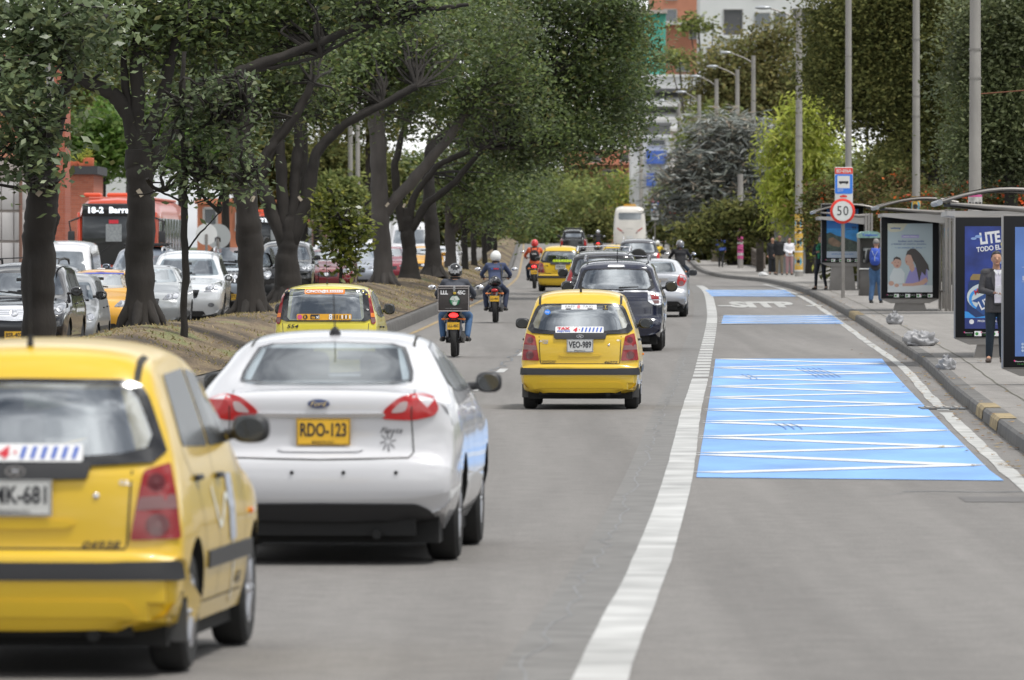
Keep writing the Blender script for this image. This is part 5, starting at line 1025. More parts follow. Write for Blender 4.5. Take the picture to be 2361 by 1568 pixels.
rt('round_tree','small dark green round tree in front of brown-green tree near conifer top',1620,470,[(1635,290,35,40),(1610,350,28,40),(1590,430,25,35)],4000,.4,M_lf4,67,[([(1620,500),(1620,400),(1610,250)],.3,.12)],twigs=8,clus=.65,percl=16,shell=.5)
for i,(px,py,r_,tp) in enumerate(((1560,130,50,0),(1605,50,34,0))):
    rt('thin_tree',['wispy umbrella-shaped tree in front of the orange building','small umbrella-shaped tree between the orange and white towers','bare-limbed wispy tree before the white terraces','wispy tree beside the green netting'][i],px+20,600+10*i,[(px,py,r_,18),(px-20,py+18,r_*.6,14),(px+25,py+12,r_*.6,14)],700,.40,M_lf7 if tp else M_lf4,70+i,[([(px+35,430),(px+20,300),(px+5,py)],.16,.07),([(px+25,300),(px-15,py+10)],.07,.04),([(px+24,320),(px+40,py+15)],.07,.04)],group='wispy trees before the far buildings',bm_=M_bark2,twigs=18,clus=.6,percl=10,shell=.2,flat=.5)
for i,(px,py,Y,rx,rz_) in enumerate(((2000,490,235,110,45),(2130,490,225,100,45),(2240,475,205,80,45),(2340,465,195,70,45),(1920,480,250,60,60),(2060,445,250,60,40))):
    lb=['orange-tinged hedge shrub behind the round 50 sign','hedge shrub with red tips behind the arched shelter roof','red-flowering hedge shrub behind rightmost pole','red-flowering hedge shrub at the right edge over the near shelter','dark hedge shrub behind the blue poster','olive hedge shrub under the towering evergreen'][i]
    r=rt('hedge_shrub',lb,px,Y,[(px,py+10,rx,rz_),(px-rx*.5,py-10,rx*.5,rz_*.7),(px+rx*.5,py-14,rx*.5,rz_*.7),(px,py+60,rx,50)],6500,.16,M_lf8,80+i,[([(px,py+50),(px,py)],.05,.02)],cat='hedge',group='hedge shrubs behind the bus stop',twigs=10,clus=.3,percl=12,shell=.5)
    base=r.location; leafobj('flowers',leafgeo([(q[0]-base.x,q[1]-base.y,q[2]-base.z,*q[3:]) for q in (bl(px,py-25,Y-1,rx*.8,20),bl(px+30,py+5,Y-2,rx*.8,25))],170 if i in (1,2,3) else 30,.10,asp=.8,clus=.18,percl=12,shell=.3,seed=i+5),M_flw,r)['kind']='stuff'
for i,(px,py,Y,rx,rz_,m_) in enumerate(((1600,520,480,60,50,M_lf3),(1550,470,520,40,60,M_lf4),(1530,500,560,30,55,M_lf3),(1660,560,430,60,28,M_lf3),(1740,570,400,55,25,M_lf3),(2190,520,240,50,60,M_lf4),(2110,580,235,50,70,M_lf3),(1980,560,260,60,80,M_lf3),(1880,560,380,50,50,M_lf3),(2290,300,320,110,150,M_lf3),(1650,470,450,70,60,M_lf3),(2000,130,345,150,150,M_lf3),(2160,150,350,150,180,M_lf7),(2300,100,355,150,170,M_lf2),(2130,390,300,110,60,M_lf3),(1990,410,310,80,60,M_lf4))):
    lb=['dark bush under the conifer by the bridge railing','olive bush between coach and conifer','dark slim tree right of the white coach','low dark bush above the bridge railing','low dark bush behind the magenta poster pole','olive bush behind the arched shelter post','dark bush behind the mother and baby poster','dark bush behind the blue poster panel','dark bush behind the pole with eye posters','dark background tree at the upper right behind leafy tree','dark tree below the conifer','dark tall crown backing the left side of the towering evergreen','dark tall crown backing the right side of the towering evergreen','dark tall crown behind the silvery green tree','dark leafy mass between evergreen trunk and hedge','olive leafy mass behind the tall bus stop sign'][i]
    rt('background_shrub',lb,px,Y,[(px,py,rx,rz_),(px-rx*.4,py+rz_*.4,rx*.6,rz_*.6)],3500 if rx<100 else 12000,.22 if Y<350 and rx<100 else .4,m_,90+i,[([(px,py+20),(px,py)],.08,.04)],cat='shrub',group='background shrubs on the right bank',twigs=6,clus=.4,percl=14,shell=.4)
# ---- left side background foliage
for i,(px,py,Y,rx,rz_,m_) in enumerate(((235,330,290,90,70,M_lf9),(200,300,310,60,90,M_lf9),(330,320,300,80,90,M_lf9),(420,300,330,80,90,M_lf9),(520,330,350,70,120,M_lf3),(620,380,380,80,110,M_lf3),(730,400,420,90,90,M_lf3),(830,420,450,80,80,M_lf3),(930,430,480,80,80,M_lf2),(300,180,320,160,110,M_lf3),(560,180,360,170,110,M_lf3),(850,230,400,190,120,M_lf3),(100,200,300,120,120,M_lf3),(1010,500,420,60,70,M_lf3),(1130,300,460,130,130,M_lf3),(770,460,330,40,40,M_lf4),(700,80,330,200,110,M_lf3))):
    lb=['bright green crown above the brick parapet','bright green crown behind the concrete post','bright green crown left of straight trunk','bright green crown right of straight trunk','dark crown behind the sapling','dark crown behind the broad flared trunk','dark crown behind the fan of limbs','dark crown behind the grey bus','mid green crown behind the pale trunk','high dark crown behind the first fork','high dark crown over the second bus','high dark crown above the grey bus','high dark crown over the white garage','low dark crown behind the far trunks','high dark crown behind the overhanging canopy','pale olive crown behind the small shrub','high dark crown deep behind the fan of limbs'][i]
    x=(px-CX)*Y/F; a=A(Y); P=Vector((x,Y,g(Y)))
    tree('background_tree',lb,'tree',P,[([P,a(px,py+40),a(px,py)],.22,.1)],[bl(px,py,Y,rx,rz_),bl(px+rx*.4,py-rz_*.3,Y,rx*.6,rz_*.6),bl(px-rx*.4,py+rz_*.3,Y,rx*.5,rz_*.5)],5200,.30 if Y<360 else .38,m_,M_bark,120+i,'trees behind the oncoming queue',8,.1,clus=.45,percl=14,shell=.4)
# ================================================================ PEOPLE AND MOTORCYCLES
M_sk=mat('skin_tan',(.42,.23,.15),.55); M_skd=mat('skin_brown',(.28,.15,.095),.55); M_hair=mat('dark_hair',(.014,.011,.010),.5,bump=.5,bscale=60); M_hairg=mat('grey_hair',(.20,.19,.18),.6,bump=.5,bscale=60)
M_denim=mat('blue_denim',(.055,.12,.24),.85,var=.25,vscale=8,bump=.5,bscale=14); M_dden=mat('dark_denim',(.012,.022,.035),.85,var=.2,vscale=8,bump=.4,bscale=14); M_navc=mat('navy_cloth',(.045,.06,.12),.85,bump=.6,bscale=9); M_blkc=mat('black_cloth',(.014,.014,.016),.85,bump=.6,bscale=9); M_shoe=mat('black_shoe',(.015,.014,.013),.5); M_brs=mat('brown_shoe',(.045,.028,.02),.5)
def remesh(b,vox,name,m,parent,smooth=2):
    me=bpy.data.meshes.new(name); me.from_pydata(b.v,[],b.f); o=bpy.data.objects.new('tmp',me); COL.objects.link(o)
    bm=bmesh.new(); bm.from_mesh(me); bmesh.ops.recalc_face_normals(bm,faces=bm.faces); bm.to_mesh(me); bm.free()
    r=o.modifiers.new('r','REMESH'); r.mode='VOXEL'; r.voxel_size=vox; r.use_smooth_shade=True
    s=o.modifiers.new('s','SMOOTH'); s.iterations=smooth; s.factor=.5
    bpy.context.view_layer.update(); nm=bpy.data.meshes.new_from_object(o.evaluated_get(bpy.context.evaluated_depsgraph_get())); bpy.data.objects.remove(o)
    nm.name=name; nm.materials.clear(); nm.materials.append(m); nm.polygons.foreach_set('use_smooth',[True]*len(nm.polygons)); return link(name,nm,parent)
def sph(b,c,r): b.ell(tuple(c),(r,r,r) if not hasattr(r,'__len__') else r,12,8)
def seg(b,a,c,r0,r1): b.tube([a,Vector(a).lerp(Vector(c),.33),Vector(a).lerp(Vector(c),.66),c],[r0,(r0*2+r1)/3*1.04,(r0+2*r1)/3*1.02,r1],12); sph(b,a,r0); sph(b,c,r1)
def loft(b,secs,n=18):
    vs=[];fs=[]
    for (x,y,z,rx,ry) in secs:
        for k in range(n): a=2*PI*k/n; ca,sa=math.cos(a),math.sin(a); vs.append((x+rx*math.copysign(abs(ca)**.85,ca),y+ry*math.copysign(abs(sa)**.85,sa),z))
    m=len(secs)
    for i in range(m-1):
        for k in range(n): q=(k+1)%n; fs.append((i*n+k,i*n+q,(i+1)*n+q,(i+1)*n+k))
    fs.append(tuple(range(n))[::-1]); fs.append(tuple((m-1)*n+k for k in range(n))); b._a(vs,fs)
def hand(b,w,dirn,palm,curl=.5,s=1,side=1):
    w=Vector(w); d=Vector(dirn).normalized(); nrm=Vector(palm).normalized(); nrm=(nrm-d*nrm.dot(d)).normalized(); a=d.cross(nrm)*side
    b.tube([w,w+d*.03*s,w+d*.085*s],[.024*s,.034*s,.036*s],10,sq=.5)
    for i,(o,l) in enumerate(((-.027,.068),(-.009,.078),(.009,.073),(.026,.058))):
        p=w+d*.08*s+a*o*s; q=p+(d*math.cos(curl*.6)+nrm*math.sin(curl*.6))*l*.5*s; r=q+(d*math.cos(curl*1.6)+nrm*math.sin(curl*1.6))*l*.5*s
        b.tube([p,q,r],[.0095*s,.0088*s,.0065*s],7)
    p=w+d*.03*s-a*.028*s; q=p+(-a*.6+d*.7+nrm*.3).normalized()*.035*s; b.tube([p,q,q+(d*.8+nrm*.5).normalized()*.03*s],[.012*s,.0105*s,.008*s],7)
STAND=dict(pel=(0,0,.95),belly=(0,.01,1.1),chest=(0,0,1.32),nb=(0,-.015,1.47),head=(0,.02,1.635),
 hipR=(.09,0,.92),kneeR=(.10,.02,.50),ankR=(.11,-.03,.09),toeR=(.13,.14,.035),shR=(.185,-.01,1.415),elR=(.235,-.03,1.14),wrR=(.24,.06,.90),
 hipL=(-.09,0,.92),kneeL=(-.10,.02,.50),ankL=(-.11,-.03,.09),toeL=(-.13,.14,.035),shL=(-.185,-.01,1.415),elL=(-.235,-.03,1.14),wrL=(-.24,.06,.90))
RIDE=dict(STAND,pel=(0,-.18,.90),belly=(0,-.13,1.05),chest=(0,-.03,1.27),nb=(0,.03,1.40),head=(0,.07,1.54),
 hipR=(.10,-.15,.86),kneeR=(.25,.25,.74),ankR=(.22,-.02,.36),toeR=(.25,.16,.32),shR=(.19,.0,1.35),elR=(.34,.16,1.14),wrR=(.31,.42,1.08),
 hipL=(-.10,-.15,.86),kneeL=(-.25,.25,.74),ankL=(-.22,-.02,.36),toeL=(-.25,.16,.32),shL=(-.19,.0,1.35),elL=(-.34,.16,1.14),wrL=(-.31,.42,1.08))
def person(label,loc,rz,J,top,bottom,shoes=M_shoe,hair=M_hair,skin=M_sk,vox=.02,scale=1,group=None,helmet=None,long=False,coat=0,hairlen=0,sleeves=1,look=0,handdir=None,fat=1,legw=1):
    root=thing('person',label,'person',loc,rz,group); root.scale=(scale,)*3
    V={k:Vector(v) for k,v in J.items()}
    def torso(b,e,low=False):
        p,be,c,n=V['pel'],V['belly'],V['chest'],V['nb']
        q=p-(be-p)*.45
        secs=[(q.x,q.y,q.z,.13+e,.10+e),(p.x,p.y,p.z,.165*fat+e,.115*fat+e),(be.x,be.y,be.z,.145*fat+e,.105*fat+e)]
        if low: loft(b,secs); return
        secs+=[(c.x,c.y,c.z-.08,.165*fat+e,.115*fat+e),(c.x,c.y,c.z+.03,.178+e,.11+e),(n.x,n.y,n.z-.045,.15+e,.075+e),(n.x,n.y,n.z,.07+e,.06+e)]
        loft(b,secs)
        for s in 'RL': seg(b,(n+Vector((0,0,-.06))).lerp(V['sh'+s],.35),V['sh'+s],.06+e,.055+e)
    b=B(); torso(b,0); h=V['head']; n=V['nb']
    b.tube([n-Vector((0,0,.03)),n.lerp(h,.5),h-Vector((0,0,.02))],[.062,.055,.055],12)
    hb=B(); face=Matrix.Rotation(look,3,'Z')
    def hf(p): return Vector((p.x*(1-.22*max(0,-p.z)),p.y*(1-.10*max(0,-p.z))+.10*max(0,-p.z)*(1 if p.y>0 else 0),p.z))
    hb.ell((0,0,0),(.077,.098,.118),18,14,hf); hb.ell((0,.102,-.012),(.014,.020,.026),8,6); hb.ell((0,.085,-.075),(.030,.022,.020),8,6)
    for s in (1,-1): hb.ell((s*.078,-.005,-.005),(.010,.02,.032),8,6)
    b._a([h+face@Vector(v) for v in hb.v],hb.f)
    for s in 'RL':
        seg(b,V['sh'+s],V['el'+s],.047,.038); seg(b,V['el'+s],V['wr'+s],.037,.024)
        seg(b,V['hip'+s],V['knee'+s],.085*legw,.055*legw); seg(b,V['knee'+s],V['ank'+s],.055*legw,.037); seg(b,V['ank'+s],V['toe'+s],.036,.025)
    body=remesh(b,vox*.8,'body',skin,root)
    hd=B()
    for s,sg in (('R',1),('L',-1)):
        d=(V['wr'+s]-V['el'+s]).normalized()
        if handdir: d=Vector(handdir[s]).normalized()
        hand(hd,V['wr'+s]-d*.01,d,(-sg*.8,.4,-.2),.7 if J is not RIDE else 1.0,1.05,sg)
    bm=bmesh.new(); bm.from_mesh(body.data); t=bpy.data.meshes.new('h'); t.from_pydata(hd.v,[],hd.f); bm.from_mesh(t); bm.to_mesh(body.data); bm.free(); body.data.polygons.foreach_set('use_smooth',[True]*len(body.data.polygons))
    # clothes
    b=B(); e=.016; torso(b,e)
    for s in 'RL':
        sh,el,wr=V['sh'+s],V['el'+s],V['wr'+s]; seg(b,sh,el,.062,.052)
        if sleeves: seg(b,el,el.lerp(wr,.95),.052,.04)
    if coat:
        p=V['pel']; loft(b,[(p.x,p.y,p.z-coat,.185*fat,.14),(p.x,p.y,p.z-.05,.185*fat,.138),(V['belly'].x,V['belly'].y,V['belly'].z,.165*fat,.125)])
    remesh(b,vox,'top',top,root)
    b=B(); torso(b,.010,True)
    for s in 'RL': seg(b,V['hip'+s],V['knee'+s],.098*legw,.072*legw); seg(b,V['knee'+s],V['ank'+s].lerp(V['knee'+s],.06),.070*legw,.056*legw)
    remesh(b,vox,'trousers',bottom,root)
    for s in 'RL':
        b=B(); a,t=V['ank'+s],V['toe'+s]; d=(t-a); d.z=0; d.normalize(); z0=min(t.z,a.z)-.035
        b.tube([a+Vector((0,0,.0)),a-Vector((0,0,.03))],[.048,.052],10); b.tube([a-d*.05-Vector((0,0,a.z-z0-.03)),a+d*.05-Vector((0,0,a.z-z0-.035)),t+d*.02+Vector((0,0,z0+.03-t.z)),t+d*.07+Vector((0,0,z0+.025-t.z))],[.040,.045,.042,.022],10)
        remesh(b,.012,'shoe',shoes,root,1)
    M=Matrix.Translation(h)@face.to_4x4()
    if helmet:
        b=B(); b.T=M; b.ell((0,0,.015),(.128,.150,.148),22,16,lambda p:p if p.z>-.62 else Vector((p.x,p.y,-.62))); hm=b.build('helmet',helmet,root,70)
        b=B(); b.T=M; b.ell((0,.035,.0),(.122,.125,.07),16,10); b.build('visor',M_blkg,hm,60)
        b=B(); b.T=M; b.lathe([(.10,-.10),(.085,-.125),(.09,-.09)],(0,-.01,0),'z',16); b.build('helmet_trim',M_blk,hm,60); return root,V,hm
    b=B(); b.T=M
    def hf2(p):
        q=hf(p)
        if p.y>.25 and p.z<.45: q=q*.80
        if p.z<-.35-hairlen*0: q=q*.75 if not hairlen else q
        return q
    b.ell((0,-.010,.018),(.090,.106,.116),20,14,hf2)
    if hairlen: b.tube([(0,-.06,.0),(0,-.085,-.10),(0,-.09,-.12-hairlen)],[.08,.075,.045],12,sq=.6)
    b.build('hair',hair,root,80)
    b=B(); b.T=M
    for s in (1,-1): b.ell((s*.030,.0885,.004),(.008,.007,.004),8,6)
    b.build('eyes',mat('eye_dark',(.02,.015,.012),.3),root,60)
    b=B(); b.T=M
    for s in (1,-1): b.box((s*.031,.088,.022),(.026,.010,.004),bev=.001)
    b.build('eyebrows',hair,root,60)
    b=B(); b.T=M; b.ell((0,.094,-.052),(.024,.010,.006),8,6); b.build('mouth',mat('lips',(.28,.09,.075),.5),root,60)
    return root,V,None
# ---- motorcycle
def moto():
    root=thing('motorcycle','','motorcycle',(0,0,0))
    for y in (-.64,.66):
        b=B(); b.lathe([(.23,-.045),(.285,-.05),(.305,-.03),(.312,0),(.305,.03),(.285,.05),(.23,.045)],(0,y,.312),'x',26); o=b.build('wheel',M_tyre,root,50)
        b=B(); b.lathe([(.235,-.02),(.235,.02),(.215,.02),(.215,-.02)],(0,y,.312),'x',26)
        for k in range(5): a=2*PI*k/5; b.tube([(0,y,.312),(0,y+.22*math.cos(a),.312+.22*math.sin(a))],.013,5)
        b.build('rim',M_blk,o,0)
    b=B(); b.box((0,.05,.42),(.26,.40,.30),bev=.05); b.lathe([(.11,-.17),(.12,0),(.11,.17)],(0,.08,.36),'x',14); b.tube([(0,-.05,.3),(0,.3,.78),(0,.4,.98)],.035,8); b.tube([(.07,-.64,.31),(.07,-.05,.36)],.022,6); b.tube([(-.07,-.64,.31),(-.07,-.05,.36)],.022,6); b.tube([(.0,-.05,.4),(0,-.55,.74)],.03,6); b.build('engine',M_blk,root,40)
    b=B(); 
    for s in (1,-1): b.tube([(s*.10,-.60,.36),(s*.11,-.45,.70)],[.035,.03],8)
    b.build('shock_absorbers',mat('spring_metal',(.12,.12,.13),.4,metal=.7),root,40)
    b=B(); b.tube([(.14,.1,.30),(.16,-.25,.32),(.17,-.72,.40)],[.025,.045,.05],10); b.build('exhaust',mat('exhaust_metal',(.10,.10,.10),.35,metal=.8),root,40)
    b=B(); b.tube([(0,-.62,.80),(0,-.3,.80),(0,.02,.79)],[.10,.14,.11],12,sq=.45); b.build('seat',M_blk,root,60)
    b=B(); b.tube([(0,.0,.84),(0,.15,.90),(0,.36,.88)],[.10,.15,.10],12,sq=.8); b.build('fuel_tank',M_blkp,root,60)
    for s in (1,-1): b=B(); b.tube([(s*.09,-.75,.80),(s*.12,-.5,.74),(s*.12,-.2,.64)],[.03,.07,.08],8,sq=.5); b.build('side_panel',M_blkg,root,60)
    b=B(); b.tube([(0,-.62,.76),(0,-.80,.72),(0,-.88,.52),(0,-.90,.42)],[.09,.08,.065,.055],8,sq=.35); b.build('rear_mudguard',M_blk,root,60)
    b=B(); b.ell((0,-.80,.76),(.085,.05,.045),14,8); b.build('tail_lamp',M_redl,root,60)
    b=B(); b.box((0,-.85,.685),(.07,.02,.02)); b.build('reflector',M_red,root,0)
    for s in (1,-1): b=B(); b.tube([(s*.06,-.78,.70),(s*.16,-.79,.69)],.012,6); b.ell((s*.185,-.80,.69),(.036,.028,.022),10,6); b.build('indicator',M_amber,root,60)
    for s in (1,-1): b=B(); b.tube([(s*.07,.66,.31),(s*.07,.42,1.0)],.022,8); b.build('fork',M_rim,root,60)
    b=B(); b.ell((0,.58,.93),(.11,.10,.12),14,10); b.build('headlamp',M_headl,root,60)
    b=B(); b.tube([(-.36,.36,1.06),(-.2,.42,1.07),(0,.44,1.02),(.2,.42,1.07),(.36,.36,1.06)],.015,8); b.build('handlebar',M_blk,root,60)
    for s in (1,-1):
        b=B(); b.tube([(s*.26,.40,1.07),(s*.33,.42,1.20),(s*.40,.42,1.25)],.008,6); b.ell((s*.435,.42,1.26),(.075,.02,.045),12,8); b.build('wing_mirror',M_chrome,root,60)
        b=B(); b.tube([(s*.08,.0,.33),(s*.25,.0,.33)],.014,6); b.build('foot_peg',M_blk,root,0)
    b=B(); b.box((0,-.915,.57),(.22,.01,.13)); plate_=b.build('licence_plate',M_plY,root,0)
    b=B(); vs,fs=textw('LLL-45C',.19,.05,bold=.03); b._a([(x,-.922,.57+z) for x,z in vs],fs); b.build('plate_lettering',M_ink,plate_,0)
    return root
MOTO=moto(); GMO='motorcycles riding up the road'; GRI='helmeted riders on the road'
M_hbw=mat('helmet_black_white',(.05,.05,.055),.25,coat=1,ramp=None,var=.0); 
def putmoto(src,label,px,Y,rz=None):
    p=roadpos(px,Y); r=R(-1.6) if rz is None else rz; fw=Vector((-math.sin(r),math.cos(r),0)); q=p+fw*.95
    o=src if src is MOTO and 'used' not in MU else copytree(src)
    MU.add('used'); o.location=(q.x,q.y,g(q.y)+.003); o.rotation_euler=(0,0,r); o['label']=label; o['group']=GMO; return o
MU=set()
def retail(o,m,plate=None):
    for c in [q for q in COL.objects if q.parent==o]:
        if c.name.startswith('tail_lamp'): c.data=c.data.copy(); c.data.materials[0]=m
# first courier
m1=putmoto(MOTO,'black motorcycle with large dark delivery box and lit brake lamp',1045,129); 
retail(m1,M_lit)
m2=putmoto(MOTO,'black motorcycle with a chrome-trimmed tail ridden by the white-helmeted rider',1140,168); retail(m2,M_redl)
m3=putmoto(MOTO,'motorcycle of the orange-jacketed rider beside the yellow taxi',1231,246)
m4=putmoto(MOTO,'distant motorcycle beside the black pickup',1379,497,R(-.8)); retail(m4,M_lit)
m5=putmoto(MOTO,'motorcycle mostly hidden by the silver sedan near the kerb',1568,228,R(-1.5))
m6=putmoto(MOTO,'motorcycle hidden behind the grey off-roader near the kerb',1516,345,R(-1))
M_box=mat('box_fabric',(.052,.045,.043),.7,bump=.3,bscale=14)
def child(root,name,b,m,sm=40,parent=None): return b.build(name,m,parent or root,sm)
b=B(); b.T=Matrix.Translation((0,-.70,1.065)); 
bx=b.box((0,0,0),(.64,.50,.52),bev=.035,taper=1); box=b.build('delivery_box',M_box,m1,40)
b=B(); 
for z in (1.325,.81): b.tube([(-.31,-.955,z),(.31,-.955,z),(.318,-.46,z),(-.318,-.46,z),(-.31,-.955,z)],.012,6)
b.tube([(-.31,-.958,1.28),(.31,-.958,1.28)],.008,5)
for s in (1,-1): b.tube([(s*.315,-.95,.82),(s*.315,-.95,1.31)],.008,5)
b.build('box_piping',mat('piping_grey',(.35,.32,.31),.5),box,40)
b=B(); 
for t,x,w_ in (('LLL',-.185,.155),('45C',.165,.165)): vs,fs=textw(t,w_,.085,bold=.05); b._a([(x+a,-.9535,1.195+z) for a,z in vs],fs)
vs,fs=textw('www.cafedelivery.com',.34,.012); b._a([(a,-.9535,.865+z) for a,z in vs],fs)
b.build('box_lettering',M_wht,box,0)
b=B(); b.m=0; q=lambda r,y,cx=.03,cz=1.03:b.lathe([(r,0),(0,-.0001)],(cx,y,cz),'y',30)
q(.118,-.9535); b.m=1; q(.104,-.9545); b.m=2
b._a([(.03-.104,-.9555,1.03+.02),(.03-.05,-.9555,1.03+.092),(.03+.05,-.9555,1.03+.092),(.03+.104,-.9555,1.03+.02),(.03+.05,-.9555,1.03-.005),(.03-.05,-.9555,1.03-.0)],[(0,1,2,3,4,5)])
b.ell((.03,-.9555,1.06),(.032,.003,.045),12,6); b.ell((.03,-.9555,.965),(.048,.003,.04),12,6); vs,fs=textw('CAFE',.13,.03,bold=.03); b._a([(.03+a,-.9565,1.0+z) for a,z in vs],fs)
b.m=3; b.ell((.03,-.958,1.055),(.012,.003,.02),8,5); b.build('round_emblem',[mat('emblem_dark_green',(.03,.06,.045),.5),mat('emblem_green',(.02,.22,.09),.5),mat('emblem_white',(.6,.65,.6),.5),mat('emblem_shade',(.25,.33,.28),.5)],box,0)
b=B(); b.box((.02,-.962,1.27),(.045,.012,.12),bev=.004); b.build('box_strap',mat('strap_grey',(.3,.3,.3),.6),box,40); b=B(); b.box((.03,-.966,1.18),(.06,.02,.045),bev=.006); b.build('padlock',mat('brass',(.7,.5,.08),.35,metal=.6),box,40)
box.scale=(.87,1,.87); box.location=(0,0,1.02*.13)
def rider(label,mo,helmet,top,bottom,**k):
    return person(label,tuple(mo.location),mo.rotation_euler.z,RIDE,top,bottom,helmet=helmet,group=GRI,vox=.022,**k)
r1,V,hm=rider('rider in black patterned helmet and jeans behind the dark delivery box',m1,M_blkg,mat('grey_blue_jacket',(.05,.055,.07),.8,bump=.6,bscale=9),M_denim)
b=B()
for k in range(11):
    a=PI*(1.15+.7*k/10); z=.03+.03*math.cos(a*2); x,y=.128*math.cos(a),.150*math.sin(a)
    b.box((x+V['head'].x,y+V['head'].y+.0,V['head'].z+z*1.6),(.022,.02,.05+.03*(k%2)),rz=a)
vs,fs=textw('LLL45C',.17,.04,bold=.03); b._a([(x,V['head'].y-.153+abs(x)*.25,V['head'].z+.0+z) for x,z in vs],fs)
b.build('helmet_lettering',mat('helmet_print',(.45,.45,.46),.4),hm,0)
r2,V,hm=rider('rider in white helmet and navy jacket with red and blue print',m2,mat('helmet_white',(.72,.72,.70),.25,coat=.6),M_navc,mat('dark_blue_trousers',(.02,.028,.06),.85))
b=B(); b.m=0; vs,fs=textw('MEGA',.13,.035,bold=.05); yb=-.155; b._a([(.02+x,yb-.012+.0,1.27+z) for x,z in vs],fs); b.m=1; vs,fs=textw('A',.05,.035,bold=.05); b._a([(-.08+x,yb-.012,1.27+z) for x,z in vs],fs); b.build('jacket_print',[M_redi,mat('print_blue',(.05,.15,.6),.5)],r2,0)
b=B(); b.tube([(.12,-.06,1.38),(.15,-.16,1.2),(.14,-.21,1.0)],.018,6); b.build('shoulder_strap',M_blk,r2,60)
b=B(); b.T=Matrix.Translation((0,-.60,.98)); b.ell((0,0,0),(.15,.13,.13),18,12,lambda p:Vector((p.x*(1-.35*p.z),p.y,p.z))); p_=thing('tied_helmet','spare black and silver helmet strapped on tail behind white-helmeted rider','helmet',tuple(m2.location),m2.rotation_euler.z); b.build('shell',M_blkg,p_,60)
b=B()
for k in range(6): b.tube([(-.12+.02*k,-.70,.93+.02*(k%2)),(-.09+.03*k,-.735,1.02+.015*(k%3))],.007,5)
b.build('shell_stripes',mat('silver_print',(.45,.46,.48),.4),p_,0)
M_orj=mat('orange_jacket',(.62,.10,.03),.7,bump=.5,bscale=9)
r3,V,hm=rider('rider in orange jacket and red helmet beside the taxi',m3,mat('helmet_red',(.62,.04,.04),.25,coat=.6),M_orj,M_dden)
p_=thing('backpack','black backpack with pale lettering worn over the orange jacket','backpack',tuple(m3.location),m3.rotation_euler.z)
b=B(); b.T=Matrix.Translation((0,-.25,1.13)); b.ell((0,0,0),(.17,.11,.21),16,12); b.build('bag',M_blkc,p_,60); b=B(); vs,fs=textw('SKULL',.16,.045,bold=.04); b._a([(x,-.372+abs(x)*.15,1.2+z) for x,z in vs],fs); b.build('bag_lettering',M_wht,p_,0)
b=B(); 
for s in (1,-1): b.tube([(s*.10,-.2,1.32),(s*.12,-.02,1.42),(s*.14,.08,1.3)],.018,6)
b.build('straps',M_blkc,p_,60)
rider('distant rider in black with a silver helmet beside the pickup',m4,mat('helmet_silver',(.45,.46,.48),.25,coat=.6),M_blkc,M_dden)
rider('rider in black jacket and helmet with silver crown beyond the silver sedan',m5,mat('helmet_smoke',(.16,.16,.17),.2,coat=1),M_blkc,M_dden)
rider('rider with white helmet and yellow vest hidden behind the grey off-roader',m6,MATS['helmet_white'],mat('yellow_vest',(.7,.50,.03),.7),M_dden)
# ---- pedestrians
def walk(px,py,dx=0):  # pavement point whose image height is py
    Y=60
    while Y<700:
        x=(px-CX)*Y/F
        if HOR+(CZ-zs(x,Y))*F/Y<=py: break
        Y+=.25
    return Vector((x,Y,zs(x,Y)))
GP='people on the pavement by the bus stop'
P1=dict(STAND,elR=(.25,.02,1.14),wrR=(.10,.26,1.10),elL=(-.25,.02,1.14),wrL=(-.08,.26,1.11),toeR=(.16,.12,.035),toeL=(-.12,.14,.035))
q=Vector(((2297-CX)*116.3/F,116.3,0)); q.z=zs(q.x,q.y); M_blz=mat('grey_wool',(.055,.053,.056),.9,bump=.4,bscale=40,var=.1,vscale=30)
pr,V,_=person('man in grey blazer and dark jeans holding folded papers between poster panels',(q.x,q.y,q.z),PI+R(8),P1,M_blz,M_dden,M_brs,vox=.013,coat=.16,group=GP,handdir={'R':(-.9,.35,.1),'L':(.9,.35,.1)},look=R(-6),scale=1.03)
b=B(); b.tube([(-.0,.155,1.47),(0,.150,1.3),(0,.145,1.12)],[.05,.05,.035],8,sq=.25)
b=B(); sh=[(-.055,1.465),(.055,1.465),(.05,1.40),(.062,1.1),(.055,.92),(-.055,.92),(-.062,1.1),(-.05,1.40)]
b.prism(sh,.128,.150,'xz'); b.build('shirt_front',mat('shirt_white',(.62,.60,.68),.7,bump=.3,bscale=15),pr,60)
b=B(); b.prism([(-.055,1.475),(-.005,1.42),(-.02,1.38),(-.075,1.45)],.146,.158,'xz'); b.prism([(.055,1.475),(.005,1.42),(.02,1.38),(.075,1.45)],.146,.158,'xz'); b.build('shirt_collar',M_wht,pr,60)
b=B(); b.prism([(-.06,1.46),(-.115,1.42),(-.10,1.28),(-.055,1.12),(-.05,1.3)],.132,.156,'xz'); b.prism([(.06,1.46),(.115,1.42),(.10,1.28),(.055,1.12),(.05,1.3)],.132,.156,'xz'); b.build('lapels',mat('grey_wool_dark',(.06,.058,.06),.9),pr,60)
b=B(); b.box((0,.140,.925),(.12,.03,.035),bev=.005); b.box((.0,.158,.925),(.045,.01,.035),bev=.004); b.build('belt',M_blk,pr,40)
pp=thing('papers','white folded papers held in both hands of the man in grey blazer','paper',(q.x,q.y,q.z),PI+R(8)); b=B(); b.T=Matrix.Translation((.01,.345,1.17))@Matrix.Rotation(R(-12),4,'X')@Matrix.Rotation(R(8),4,'Y'); b.box((0,0,0),(.13,.008,.17)); b.box((.01,.008,-.02),(.12,.004,.16)); b.build('sheets',mat('paper_white',(.72,.71,.74),.7),pp,0)
